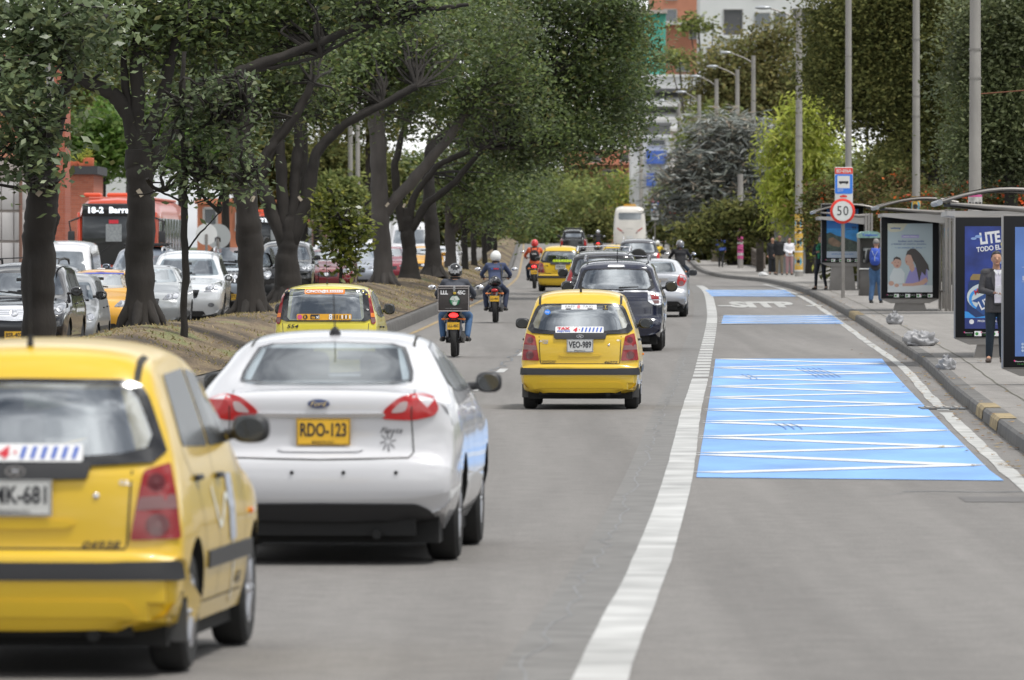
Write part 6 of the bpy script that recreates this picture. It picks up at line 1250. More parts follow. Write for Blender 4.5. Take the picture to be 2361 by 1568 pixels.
q=walk(2020,699); P2=dict(STAND,elR=(.24,.02,1.14),wrR=(.12,.2,1.2),elL=(-.25,-.0,1.15),wrL=(-.12,.22,1.18),kneeR=(.11,.03,.5),ankR=(.13,-.02,.09),ankL=(-.14,-.05,.09))
person('grey-haired man in dark jacket and jeans seen from behind at the payphone',(q.x,q.y,q.z),R(-10),P2,mat('charcoal_jacket',(.03,.03,.034),.85,bump=.5,bscale=9),M_denim,hair=M_hairg,vox=.016,group=GP,legw=1.15,scale=.98)
bp=thing('backpack','blue backpack with grey cords on the back of the grey-haired man','backpack',(q.x,q.y,q.z),R(-10)); b=B(); b.T=Matrix.Translation((0,-.20,1.24)); b.ell((0,0,0),(.155,.10,.235),16,12,lambda p:Vector((math.copysign(abs(p.x)**.75,p.x),p.y,math.copysign(abs(p.z)**.8,p.z)))); b.build('bag',mat('royal_blue_cloth',(.03,.08,.42),.7,bump=.8,bscale=12),bp,60)
b=B(); b.ell((0,-.275,1.15),(.11,.05,.10),12,8); b.build('pocket',MATS['royal_blue_cloth'],bp,60); b=B(); b.tube([(-.08,-.28,1.4),(0,-.32,1.24),(.08,-.28,1.4)],.008,5); b.tube([(.0,-.32,1.24),(0,-.33,1.12)],.008,5); b.build('cords',mat('cord_grey',(.4,.45,.5),.6),bp,0)
b=B()
for s in (1,-1): b.tube([(s*.09,-.15,1.42),(s*.11,.0,1.47),(s*.12,.12,1.35)],.02,6)
b.build('straps',MATS['royal_blue_cloth'],bp,60)
q=walk(1893,668); P3=dict(STAND,elR=(.26,.0,1.16),wrR=(.08,.2,1.22),elL=(-.24,-.02,1.14),wrL=(-.25,.02,.88),ankR=(.16,.06,.09),toeR=(.20,.22,.035),kneeR=(.14,.08,.5),ankL=(-.16,-.05,.09),toeL=(-.18,.11,.035))
pr,V,_=person('woman in black with patterned green scarf standing near the kerb edge',(q.x,q.y,q.z),PI+R(-20),P3,M_blkc,mat('black_leggings',(.012,.014,.02),.8),M_brs,vox=.017,coat=.12,group=GP,legw=.85,look=R(20),scale=.97)
b=B(); b.ell((0,.04,1.44),(.13,.12,.08),14,8); b.ell((.05,.12,1.33),(.09,.05,.12),12,8); b.tube([(.03,.14,1.35),(.02,.16,1.15),(.03,.15,1.0)],[.05,.055,.03],8,sq=.5); b.build('scarf',mat('green_scarf',(.03,.22,.11),.85,var=.8,vscale=14,bump=.8,bscale=12),pr,60)
hb=thing('handbag','white handbag hanging at the side of the woman with green scarf','handbag',(q.x,q.y,q.z),PI+R(-20)); b=B(); b.ell((-.30,.10,.98),(.10,.08,.14),14,10,lambda p:Vector((math.copysign(abs(p.x)**.7,p.x),p.y,p.z*(1 if p.z<0 else .8)))); b.build('bag',M_wht,hb,60); b=B(); b.tube([(-.2,.02,1.44),(-.27,.08,1.25),(-.28,.1,1.08)],.010,6); b.build('strap',M_wht,hb,60)
q=walk(1820,634); sc_=.97
pr,V,_=person('woman in white top and pink trousers beside the pole with eye posters',(q.x,q.y,q.z),PI+R(10),dict(STAND,elR=(.24,.02,1.15),wrR=(.06,.2,1.02),elL=(-.24,.02,1.15),wrL=(-.04,.2,1.0)),mat('white_top',(.68,.68,.72),.7,bump=.5,bscale=9),mat('pink_trousers',(.38,.22,.23),.8,bump=.4,bscale=9),M_brs,vox=.024,hairlen=.15,coat=.08,group=GP,scale=.95)
q=walk(1797,634); person('man in black jacket and khaki trousers near street name sign',(q.x,q.y,q.z),PI+R(-5),STAND,M_blkc,mat('khaki',(.20,.165,.11),.85,bump=.4,bscale=9),vox=.026,coat=.1,group=GP,skin=M_skd,scale=1.02)
q=walk(1781,633); person('long-haired woman all in black next to the khaki-trousered man',(q.x,q.y,q.z),PI+R(5),STAND,M_blkc,MATS['black_leggings'],vox=.026,coat=.25,hairlen=.15,group=GP,scale=.96)
q=walk(1662,616); person('man in blue checked shirt walking away along the pavement',(q.x,q.y,q.z),R(-2),dict(STAND,ankR=(.08,-.12,.11),toeR=(.09,.04,.04),ankL=(-.08,.10,.09),kneeL=(-.09,.12,.51),toeL=(-.09,.26,.035)),mat('blue_check',(.05,.10,.36),.85,var=.6,vscale=30),M_blkc,vox=.026,hair=mat('navy_cap',(.03,.05,.12),.8),coat=.05,group=GP,scale=1.0)
q=walk(1548,556); person('dark-clothed pedestrian standing by the far speed sign',(q.x,q.y,q.z),0,STAND,M_navc,M_dden,vox=.03,group=GP)
q=walk(1518,560); person('pedestrian in pale cream top beside the white coach',(q.x,q.y,q.z),PI,STAND,mat('cream_cloth',(.5,.40,.28),.8),M_blkc,vox=.03,group=GP)
q=walk(1530,560); person('pedestrian in black right of the one in cream',(q.x,q.y,q.z),PI,STAND,M_blkc,M_dden,vox=.03,group=GP)
q=walk(1672,592); person('pedestrian with yellow-green vest half hidden by poster pole',(q.x,q.y+4,zs(q.x,q.y+4)),PI,STAND,mat('hivis',(.45,.55,.05),.7),M_dden,vox=.03,group=GP)
# ================================================================ STREET FURNITURE
M_steel=mat('weathered_steel',(.26,.245,.23),.45,metal=.5,var=.15); M_conc=mat('pole_concrete',(.30,.285,.265),.85,var=.25,vscale=2,bump=.5,bscale=12,stretch=(1,1,.3)); M_bl=mat('frame_black',(.008,.008,.009),.55,spec=.25)
M_roofp=mat('shelter_sheet',(.42,.40,.38),.4,metal=.3)
_ep=[0]
def ep(y): _ep[0]=(_ep[0]+1)%120; return y-_ep[0]*.00006
def boxp(b,x0,x1,z0,z1,y):
    y=ep(y); b._a([(x0,y,z0),(x1,y,z0),(x1,y,z1),(x0,y,z1)],[(0,1,2,3)])
def poly(b,pts,y):
    y=ep(y); b._a([(x,y,z) for x,z in pts],[tuple(range(len(pts)))])
def disc(b,cx,cz,rx,rz,y,n=22,a0=0): poly(b,[(cx+rx*math.cos(a0+2*PI*k/n),cz+rz*math.sin(a0+2*PI*k/n)) for k in range(n)],y)
def txt(b,t,cx,cz,w,h,y,bold=.0,shear=0,rot=0):
    vs,fs=textw(t,w,h,bold=bold,shear=shear) if not shear else textw(t,w,h,bold=bold)
    y=ep(y); c,s=math.cos(rot),math.sin(rot); b._a([(cx+(x+shear*z)*c-z*s,y,cz+(x+shear*z)*s+z*c) for x,z in vs],fs)
def mupi(label,px0,Y,Wd,H,zb,ped,art,rz=0,group='illuminated poster panels on the pavement'):
    x=(px0-CX)*Y/F+Wd/2; z=zs(x,Y); root=thing('poster_panel',label,'advertising panel',(x,Y,z),rz,group); o=zb-z
    b=B(); b.box((0,.0,o+H/2),(Wd,.26,H),bev=.015); b.build('frame',M_steel,root,40)
    b=B(); b.box((0,-.132,o+H/2),(Wd-.03,.02,H-.04),bev=.008); fb=b.build('border',M_bl,root,40)
    b=B(); b.prism([(-.42,0),(.42,0),(.32,o+.02),(-.32,o+.02)],-.07,.09,'xz'); b.build('pedestal',M_steel,root,40)
    b=B(); b.prism([(-Wd/2+.01,o),(Wd/2-.01,o),(Wd/2-.25,o-.10),(-Wd/2+.25,o-.10)],-.12,.12,'xz'); b.build('skirt',M_steel,root,40)
    w2,z0,z1=Wd/2-.17,o+.17,o+H-.17
    art(root,-w2,w2,z0,z1)
    b=B(); b.m=0; yy=-.1445
    n=4
    for k in range(n):
        cx=-w2+2*w2*(k+.5)/n; b.m=0; boxp(b,cx+.02,cx+.14,o+.045,o+.13,yy); b.m=1; txt(b,'Descarga',cx-.075,o+.10,.13,.02,yy,.02); b.m=2; disc(b,cx+.06,o+.085,.028,.028,yy-.001); txt(b,'esta app',cx-.07,o+.065,.09,.014,yy,.02); b.m=3; disc(b,cx-.15,o+.11,.012,.012,yy)
    b.build('bottom_strip',[M_wht,mat('print_pale',(.6,.6,.6),.5),mat('print_green',(.06,.28,.06),.5),mat('print_pink',(.6,.04,.2),.5)],fb,0)
    return root
def poster(root,b,mats): return b.build('poster',mats,root,0)
def M(n,c,**k): return mat('print_'+n,c,.35,coat=.25,**k)
Y0=-.1445
def art_baby(root,x0,x1,z0,z1):
    b=B(); b.m=0; b.grid([[(x0+(x1-x0)*i/8,Y0,z0+(z1-z0)*j/8) for i in range(9)] for j in range(9)]); y=Y0-.0015
    w=x1-x0;h=z1-z0; X=lambda u:x0+w*u; Z=lambda v:z0+h*v
    b.m=1; pts=[(X(0),Z(1)),(X(0),Z(.91))]+[(X(.14+.25*math.sin(t)*.9),Z(.93-.055*math.cos(t))) for t in np.linspace(-.4,1.6,9)]+[(X(.45),Z(1))]; poly(b,pts,y)
    b.m=2; txt(b,'winny',X(.18),Z(.93),w*.24,h*.035,y-.001,.05); boxp(b,X(.33),X(.70),Z(.79),Z(.835),y)
    b.m=3; boxp(b,X(.31),X(.70),Z(.79),Z(.83),y-.0015)
    b.m=4; txt(b,'Mama Winny',X(.505),Z(.81),w*.3,h*.02,y-.003,.02)
    b.m=5; txt(b,'todos son mamás',X(.52),Z(.745),w*.58,h*.032,y-.001,.02); txt(b,'y tienen el mismo estado,',X(.47),Z(.70),w*.78,h*.032,y-.001,.02)
    b.m=2; txt(b,'~ un estado de amor ~',X(.5),Z(.65),w*.68,h*.022,y-.001,.01)
    # mother leaning over baby: body, arm, face, hair
    b.m=6; poly(b,[(X(.42),Z(.20)),(X(.50),Z(.33)),(X(.60),Z(.36)),(X(.78),Z(.40)),(X(.88),Z(.34)),(X(.90),Z(.2)),(X(.86),Z(.11)),(X(.5),Z(.12)),(X(.38),Z(.11))],y)
    b.m=7; poly(b,[(X(.86),Z(.22)),(X(.90),Z(.16)),(X(.80),Z(.11)),(X(.55),Z(.09)),(X(.33),Z(.09)),(X(.33),Z(.13)),(X(.55),Z(.13)),(X(.72),Z(.16))],y-.002); disc(b,X(.48),Z(.47),w*.095,h*.085,y-.002); poly(b,[(X(.47),Z(.42)),(X(.58),Z(.42)),(X(.60),Z(.33)),(X(.54),Z(.29)),(X(.48),Z(.35))],y-.002)
    b.m=8; poly(b,[(X(.40),Z(.53)),(X(.44),Z(.60)),(X(.52),Z(.635)),(X(.62),Z(.63)),(X(.72),Z(.57)),(X(.80),Z(.50)),(X(.90),Z(.40)),(X(.93),Z(.31)),(X(.86),Z(.34)),(X(.84),Z(.24)),(X(.76),Z(.30)),(X(.70),Z(.15)),(X(.66),Z(.28)),(X(.62),Z(.40)),(X(.56),Z(.47)),(X(.52),Z(.54)),(X(.45),Z(.55))],y-.004)
    b.m=9; disc(b,X(.42),Z(.445),w*.012,h*.014,y-.004); 
    b.m=7; disc(b,X(.21),Z(.43),w*.095,h*.08,y-.002); disc(b,X(.08),Z(.13),w*.06,h*.035,y-.004); disc(b,X(.20),Z(.10),w*.05,h*.025,y-.004); disc(b,X(.10),Z(.43),w*.02,h*.02,y-.002)
    b.m=8; poly(b,[(X(.12),Z(.45)),(X(.14),Z(.50)),(X(.20),Z(.52)),(X(.28),Z(.50)),(X(.30),Z(.46)),(X(.24),Z(.48)),(X(.17),Z(.485))],y-.003)
    for u in (.17,.24): disc(b,X(u),Z(.435),w*.008,h*.006,y-.004)
    b.m=9; disc(b,X(.215),Z(.385),w*.022,h*.012,y-.004)
    b.m=10; poly(b,[(X(.13),Z(.35)),(X(.30),Z(.35)),(X(.38),Z(.28)),(X(.37),Z(.13)),(X(.12),Z(.12)),(X(.06),Z(.17)),(X(.04),Z(.22))],y)
    b.m=11; poly(b,[(X(0),Z(0)),(X(1),Z(0)),(X(1),Z(.10)),(X(0),Z(.12))],y-.0005)
    poster(root,b,[M('pale_sky',(.42,.50,.52)),M('cream',(.58,.56,.42)),M('deep_blue',(.05,.14,.36)),M('lilac',(.40,.36,.62)),M('white',(.7,.7,.72)),M('slate_blue',(.10,.14,.30)),M('lavender_shirt',(.27,.24,.52)),M('skin',(.55,.33,.25)),M('hair',(.045,.035,.032)),M('lip',(.35,.10,.09)),M('baby_white',(.58,.62,.62)),M('table_white',(.60,.63,.64))])
def art_can(root,x0,x1,z0,z1):
    b=B(); w=x1-x0;h=z1-z0; X=lambda u:x0+w*u; Z=lambda v:z0+h*v; y=Y0
    b.m=0; b.grid([[(X(i/8),y,Z(j/8)) for i in range(9)] for j in range(9)]); y-=.0015
    b.m=1; txt(b,'LITE',X(.37),Z(.89),w*.30,h*.115,y,.04,.0,R(7)); txt(b,'CON',X(.68),Z(.925),w*.22,h*.075,y,.03,0,R(7)); txt(b,'TODO EL',X(.35),Z(.785),w*.36,h*.05,y,.03,0,R(7))
    b.m=2; txt(b,'SABOR',X(.78),Z(.815),w*.50,h*.115,y,.05,.0,R(7))
    b.m=3
    for (u,v,r) in ((.45,.70,.03),(.52,.66,.05),(.62,.68,.04),(.48,.58,.03),(.58,.72,.025),(.2,.90,.03),(.13,.88,.025),(.40,.55,.03)): disc(b,X(u),Z(v),w*r*1.7,h*r*.5,y)
    # splash sweep and can
    b.m=4; poly(b,[(X(.30),Z(.50)),(X(.55),Z(.54)),(X(.80),Z(.62)),(X(1),Z(.66)),(X(1),Z(.58)),(X(.80),Z(.50)),(X(.62),Z(.40)),(X(.45),Z(.42))],y-.001)
    b.m=5; poly(b,[(X(.36),Z(.52)),(X(.62),Z(.55)),(X(.90),Z(.62)),(X(1),Z(.62)),(X(1),Z(.50)),(X(.70),Z(.40))],y-.002)
    b.m=6; poly(b,[(X(.06),Z(.46)),(X(.03),Z(.30)),(X(.04),Z(.17)),(X(.16),Z(.11)),(X(.34),Z(.13)),(X(.52),Z(.22)),(X(.60),Z(.40)),(X(.60),Z(.48))],y-.003)
    b.m=5; disc(b,X(.30),Z(.31),w*.27,h*.135,y-.004); b.m=4; disc(b,X(.30),Z(.29),w*.24,h*.12,y-.005); b.m=5; disc(b,X(.31),Z(.285),w*.21,h*.10,y-.006)
    b.m=7; poly(b,[(X(.08),Z(.50)),(X(.12),Z(.535)),(X(.48),Z(.53)),(X(.50),Z(.50)),(X(.46),Z(.475)),(X(.08),Z(.475))],y-.004)
    b.m=8; poly(b,[(X(.10),Z(.27)),(X(.38),Z(.37)),(X(.52),Z(.30)),(X(.46),Z(.26)),(X(.40),Z(.285)),(X(.28),Z(.13)),(X(.16),Z(.19)),(X(.20),Z(.25))],y-.007)
    b.m=1; txt(b,'LITE',X(.33),Z(.255),w*.25,h*.09,y-.008,.02,0,R(25))
    b.m=9; txt(b,'Miller',X(.24),Z(.385),w*.22,h*.05,y-.009,.02,.2,R(30))
    b.m=10; boxp(b,X(0),X(1),Z(0),Z(.105),y-.002); b.m=4; poly(b,[(X(0),Z(.105)),(X(1),Z(.105)),(X(1),Z(.19)),(X(.5),Z(.13)),(X(0),Z(.17))],y-.001)
    b.m=1; disc(b,X(.10),Z(.068),w*.035,w*.035,y-.003); txt(b,'PROHIBESE EL EXPENDIO A MENORES',X(.58),Z(.075),w*.78,h*.02,y-.003,.02); b.m=3; txt(b,'EL EXCESO DE ALCOHOL ES PERJUDICIAL',X(.68),Z(.043),w*.58,h*.016,y-.003)
    poster(root,b,[M('night_blue',(.018,.04,.22),var=.5,vscale=3),M('white',(.7,.7,.72)),M('sun_yellow',(.72,.60,.03)),M('cloud_blue',(.22,.34,.62)),M('electric_blue',(.04,.28,.70)),M('ice_white',(.52,.58,.60)),M('can_navy',(.012,.035,.13)),M('can_gold',(.26,.18,.07)),M('can_blue',(.02,.07,.24)),M('crimson',(.5,.03,.05)),M('band_navy',(.02,.035,.17))])
def art_beach(root,x0,x1,z0,z1):
    b=B(); w=x1-x0;h=z1-z0; X=lambda u:x0+w*u; Z=lambda v:z0+h*v; y=Y0
    for m_,a,c in ((0,.6,1),(1,.42,.6),(2,0,.12)): b.m=m_; boxp(b,X(0),X(1),Z(a),Z(c),y-.0)
    b.m=1; boxp(b,X(0),X(1),Z(.12),Z(.42),y); b.m=3; poly(b,[(X(0),Z(.50)),(X(.12),Z(.52)),(X(.3),Z(.46)),(X(.55),Z(.42)),(X(.8),Z(.36)),(X(1),Z(.32)),(X(1),Z(.13)),(X(0),Z(.13))],y-.002)
    b.m=4; poly(b,[(X(.06),Z(.40)),(X(.2),Z(.42)),(X(.35),Z(.36)),(X(.48),Z(.30)),(X(.4),Z(.22)),(X(.2),Z(.24)),(X(.05),Z(.3))],y-.003)
    b.m=5; b.tube([(X(.2),y-.003,Z(.86)),(X(.32),y-.003,Z(.90)),(X(.45),y-.003,Z(.89)),(X(.52),y-.003,Z(.85))],[.006,.018,.018,.005],5); boxp(b,X(.78),X(.95),Z(.88),Z(.98),y-.002); txt(b,'MAS CERCA DEL MAR',X(.73),Z(.79),w*.4,h*.015,y-.002); txt(b,'44',X(.86),Z(.62),w*.14,h*.05,y-.002,.03); boxp(b,X(.62),X(.94),Z(.575),Z(.585),y-.002)
    b.m=2; boxp(b,X(0),X(1),Z(0),Z(.13),y-.003); b.m=6; txt(b,'www.visitanos.com',X(.5),Z(.08),w*.7,h*.03,y-.005,.02)
    poster(root,b,[M('azure',(.02,.20,.62),var=.2,vscale=2),M('sea_blue',(.02,.30,.72),var=.3,vscale=3),M('pale_band',(.36,.42,.50)),M('scrub_green',(.05,.08,.06),var=.6,vscale=10),M('cliff_tan',(.22,.14,.085),var=.4,vscale=8),M('ink_navy',(.02,.04,.12)),M('deep_blue',(.05,.14,.36))])
def art_blue(root,x0,x1,z0,z1):
    b=B(); w=x1-x0;h=z1-z0; X=lambda u:x0+w*u; Z=lambda v:z0+h*v; y=Y0
    b.m=0; b.grid([[(X(i/4),y,Z(j/4)) for i in range(5)] for j in range(5)]); y-=.002
    b.m=1; disc(b,X(.36),Z(.80),w*.20,w*.20,y); b.m=2; poly(b,[(X(.22),Z(.775)),(X(.40),Z(.83)),(X(.50),Z(.77))],y-.002)
    b.m=3; boxp(b,X(.36),X(.5),Z(.94),Z(1),y); b.m=2; txt(b,'VAMOS',X(.38),Z(.655),w*.48,h*.032,y,.0); txt(b,'LLEVALO',X(.36),Z(.605),w*.54,h*.035,y,-.015); boxp(b,X(.08),X(.9),Z(.689),Z(.691),y); boxp(b,X(.08),X(.9),Z(.575),Z(.577),y); txt(b,'Valor minuto',X(.40),Z(.555),w*.34,h*.014,y)
    b.m=4; boxp(b,X(.14),X(.52),Z(.44),Z(.515),y); b.m=5; boxp(b,X(.14),X(.52),Z(.335),Z(.43),y)
    b.m=3; txt(b,'6',X(.22),Z(.475),w*.06,h*.03,y-.002,.04); b.m=2; txt(b,'30',X(.22),Z(.385),w*.12,h*.04,y-.002,.04); txt(b,'MIN GRATIS',X(.3),Z(.452),w*.24,h*.012,y-.002,.02); txt(b,'7 minutos',X(.3),Z(.348),w*.2,h*.012,y-.002,.02)
    b.m=6
    for v in (.095,.07,.045): disc(b,X(.09),Z(v),.018,.018,y); txt(b,'/operador',X(.22),Z(v),w*.14,h*.012,y)
    poster(root,b,[M('gradient_blue',(.10,.20,.50),var=.25,vscale=1.2),M('tomato',(.60,.08,.03)),M('white',(.7,.7,.72)),M('sun_yellow',(.72,.60,.03)),M('teal',(.02,.15,.16)),M('lime',(.28,.45,.02)),M('pale_blue',(.4,.5,.65))])
mupi('poster panel cropped by the right edge, blue advert with orange circle',2310,98,1.5,2.11,.385,0,art_blue)
mupi('poster panel with tilted can advert lettered LITE CON TODO EL SABOR',2200,121,1.49,2.07,.53,0,art_can)
mupi('poster panel showing a mother leaning over her baby',2030,177,1.45,2.04,.86,0,art_baby)
mupi('poster panel with blue seaside picture behind the round 50 sign',1893,223,1.32,1.86,1.70-.0,0,art_beach)
# shelters
def shelter(label,px,Y,ptop,L=4.2,dx=1.9,post=.0):
    x=(px-CX)*Y/F; z=zs(x,Y); zt=CZ+(HOR-ptop)*Y/F-z; root=thing('bus_shelter',label,'bus shelter',(x,Y,z),heading(Y),'curved-roof bus shelters')
    prof=[(-dx+dx*1.12*t,zt-.33+.36*math.sin(PI*(.12+.62*t))-.02*t) for t in np.linspace(0,1,11)]
    b=B(); b.grid([[(u,yy,v) for u,v in prof] for yy in (0,L)]); b.grid([[(u,yy,v+.06) for u,v in prof] for yy in (-.02,L)]); b.build('roof',M_roofp,root,60)
    for yy in (0,L/2,L): b=B(); b.tube([(u,yy,v+.015) for u,v in prof],.035,6); b.tube([(prof[0][0]+.15,yy+.01,prof[0][1]-.02),(-.3,yy+.01,zt-.32),(0,yy+.01,zt-.30)],[.03,.06,.07],6); b.build('roof_rib',M_steel,root,60)
    b=B(); b.tube([(prof[0][0]-.03,-.05,prof[0][1]),(prof[0][0]-.03,L+.05,prof[0][1])],.05,8); b.build('gutter',mat('gutter_grey',(.32,.33,.34),.4,metal=.4),root,60)
    b=B(); b.prism([(prof[0][0]+.1,zt-.34),(.0,zt-.34),(.0,zt-.60),(prof[0][0]+.1,zt-.42)],.0,L,'xz'); b.build('ceiling_beam',M_roofp,root,30)
    b=B(); b.prism([(-.5,zt-.30),(.12,zt-.25),(.12,zt-.52),(-.3,zt-.46)],.02,L-.02,'xz'); b.build('fascia',M_roofp,root,30)
    for yy in (0,L):
        b=B()
        for d in (-.09,0,.09): b.box((d,yy,zt/2-.12),(.07,.10,zt-.24),bev=.01)
        b.build('post',M_steel,root,40)
    b=B(); b.box((.0,L/2,1.25),(.02,L-.3,1.6)); b.build('back_glass',mat('shelter_glass',(.20,.21,.20),.15,coat=.5),root,0)
    b=B(); b.box((-.3,L/2,.48),(.38,2.0,.05),bev=.015); b.box((-.15,L/2,.24),(.05,.08,.48)); b.build('bench',M_steel,root,40)
    return root
shelter('nearest arched shelter roof reaching in from the right edge',2410,121,440,L=4.0,dx=1.75)
shelter('middle bus shelter whose arched roof hangs over the mother and baby poster',2190,176,460,dx=1.75)
shelter('farthest bus shelter behind the blue seaside poster',2003,222,474,dx=1.65)
# signs
def pole(root,h,r,m=M_steel,x=0,name='pole',r2=None,n=12): b=B(); b.tube([(x,0,0),(x,0,h*.5),(x,0,h)],[r,(r+(r2 or r))/2,r2 or r],n); return b.build(name,m,root,60)
M_sr=mat('sign_red',(.72,.035,.02),.4,coat=.2); M_sw=mat('sign_white',(.68,.69,.68),.45,var=.05); M_sb=mat('sign_blue',(.03,.20,.75),.4,coat=.2)
def speed(label,px,Y,zc,r,h,base=None):
    x=(px-CX)*Y/F; z=base if base is not None else zs(x,Y); root=thing('speed_sign',label,'road sign',(x,Y,z),R(4)); c=zc-z
    pole(root,h,.032)
    b=B(); b.lathe([(r,.012),(r,-.012),(r*.985,-.016),(0,-.016)],(0,-.05,c),'y',40); p=b.build('sign_disc',M_sr,root,40)
    b=B(); b.lathe([(r*.80,0),(0,-.0005)],(0,-.069,c),'y',40); b.build('sign_face',M_sw,p,0)
    b=B(); txt(b,'5',-r*.26,c+.01,r*.36,r*.74,-.072,.0); txt(b,'0',r*.26,c+.01,r*.40,r*.74,-.072,.0); b.build('sign_lettering',M_ink,p,0)
speed('round 50 speed limit sign on steel pole in front of the blue poster',1942,203,3.20,.357,2.75)
speed('distant round 50 speed limit sign behind the rightmost rider',1552,450,4.94,.357,3.4)
def stopsign(label,px,Y,ztop,code):
    x=(px-CX)*Y/F; z=zs(x,Y); root=thing('bus_stop_sign',label,'road sign',(x,Y,z),R(3)); t=ztop-z; pole(root,t-.2,.035)
    b=B(); b.box((0,-.045,t-.70),(.52,.03,1.4),bev=.02); pn=b.build('sign_panel',M_sw,root,40); y=-.0625
    b=B(); boxp(b,-.255,.255,t-.19,t-.02,y); b.build('code_band',M_sr,pn,0); b=B(); txt(b,code,0,t-.105,.42,.10,y-.003,.02); b.build('code_lettering',M_sw,pn,0)
    b=B(); poly(b,rpoly([(-.25,t-.20),(.25,t-.20),(.25,t-.76),(-.25,t-.76)],.05),y-.001); b.build('blue_field',M_sb,pn,0)
    b=B(); boxp(b,-.185,.17,t-.60,t-.25,y-.004); txt(b,'SITP',-.10,t-.66,.16,.07,y-.004,.0); b.build('white_square',M_sw,pn,0)
    b=B(); poly(b,rpoly([(-.14,t-.40),(.13,t-.40),(.13,t-.46),(-.14,t-.46)],.01),y-.006); 
    for q in (-.09,.08): disc(b,q,t-.465,.022,.022,y-.007)
    b.build('bus_pictogram',M_ink,pn,0); b=B(); poly(b,[(-.12,t-.82),(0,t-.79),(.10,t-.82),(.08,t-.86),(-.10,t-.86)],y-.002); txt(b,'TRANVIA',-.05,t-.95,.3,.05,y-.002); b.build('route_mark',M_sr,pn,0)
stopsign('tall bus stop sign topped by red BD-036A band above the 50 sign',1945,204.2,4.46,'BD-036A')
stopsign('distant blue and white bus stop sign right of the white coach',1510,478,5.72,'BD-038A')
q=walk(1775,625); root=thing('street_name_sign','pale street name sign reading RIO, beside a brown post','road sign',tuple(q),R(2)); s=F/q.y; t=(625-520)/s; pole(root,t+.3,.05,M_steel)
b=B(); b.box((-.0,-.06,t+.2),(1.06,.03,.38),bev=.02); p=b.build('sign_panel',mat('sign_cream',(.42,.42,.38),.6,var=.15,vscale=5),root,40); b=B(); txt(b,'RIO',-.34,t+.2,.24,.15,-.078,.0); txt(b,'TORO',.24,t+.2,.42,.15,-.078,.0); b.build('sign_lettering',mat('faded_ink',(.12,.13,.12),.7),p,0)
q=walk(1752,627); root=thing('timber_post','plain brown square post left of the street name sign','post',tuple(q)); s=F/q.y; b=B(); b.box((0,0,55/s),(.36,.30,110/s),bev=.02); b.box((0,0,112/s),(.40,.34,.08),bev=.02); b.build('post',mat('brown_post',(.13,.11,.095),.85,var=.3),root,40)
# payphone
q=walk(2004,682); s=F/q.y; root=thing('payphone','grey payphone kiosk with curved coloured header beside blue backpack','payphone',tuple(q),R(3))
b=B(); W_2,H_=.30,1.74
for sx in (1,-1): b.box((sx*W_2,.1,.95),(.04,.5,1.5),bev=.01)
b.box((0,.33,.95),(.6,.04,1.5)); b.box((0,.08,.38),(.56,.46,.76),bev=.01); b.build('cabinet',mat('kiosk_grey',(.12,.115,.11),.5,metal=.3,var=.15),root,30)
b=B(); b.prism([(-.33,1.68),(.33,1.68),(.33,1.80),(.22,1.86),(0,1.885),(-.22,1.86),(-.33,1.80)],-.16,.36,'xz'); hd=b.build('header',mat('header_print',(.25,.42,.38),.4,var=.5,vscale=12),root,40)
b=B(); txt(b,'Telefono',0,1.77,.46,.08,-.165,.03); b.build('header_lettering',M_bluei,hd,0)
b=B(); b.box((-.04,.27,1.18),(.24,.10,.42),bev=.02); ph=b.build('telephone',mat('phone_silver',(.42,.43,.43),.35,metal=.4),root,40); b=B(); b.tube([(-.12,.20,1.30),(-.13,.17,1.18),(-.12,.20,1.06)],[.03,.018,.03],8); b.tube([(-.12,.2,1.04),(-.06,.15,.92),(.02,.2,1.0)],.008,5); b.build('handset',M_blk,ph,60); b=B(); b.box((.02,.215,1.32),(.10,.01,.06)); b.build('display',mat('lcd',(.03,.06,.04),.2),ph,0)
b=B(); b.box((0,.05,.78),(.62,.5,.035),bev=.01); b.build('shelf',M_sw,root,40)
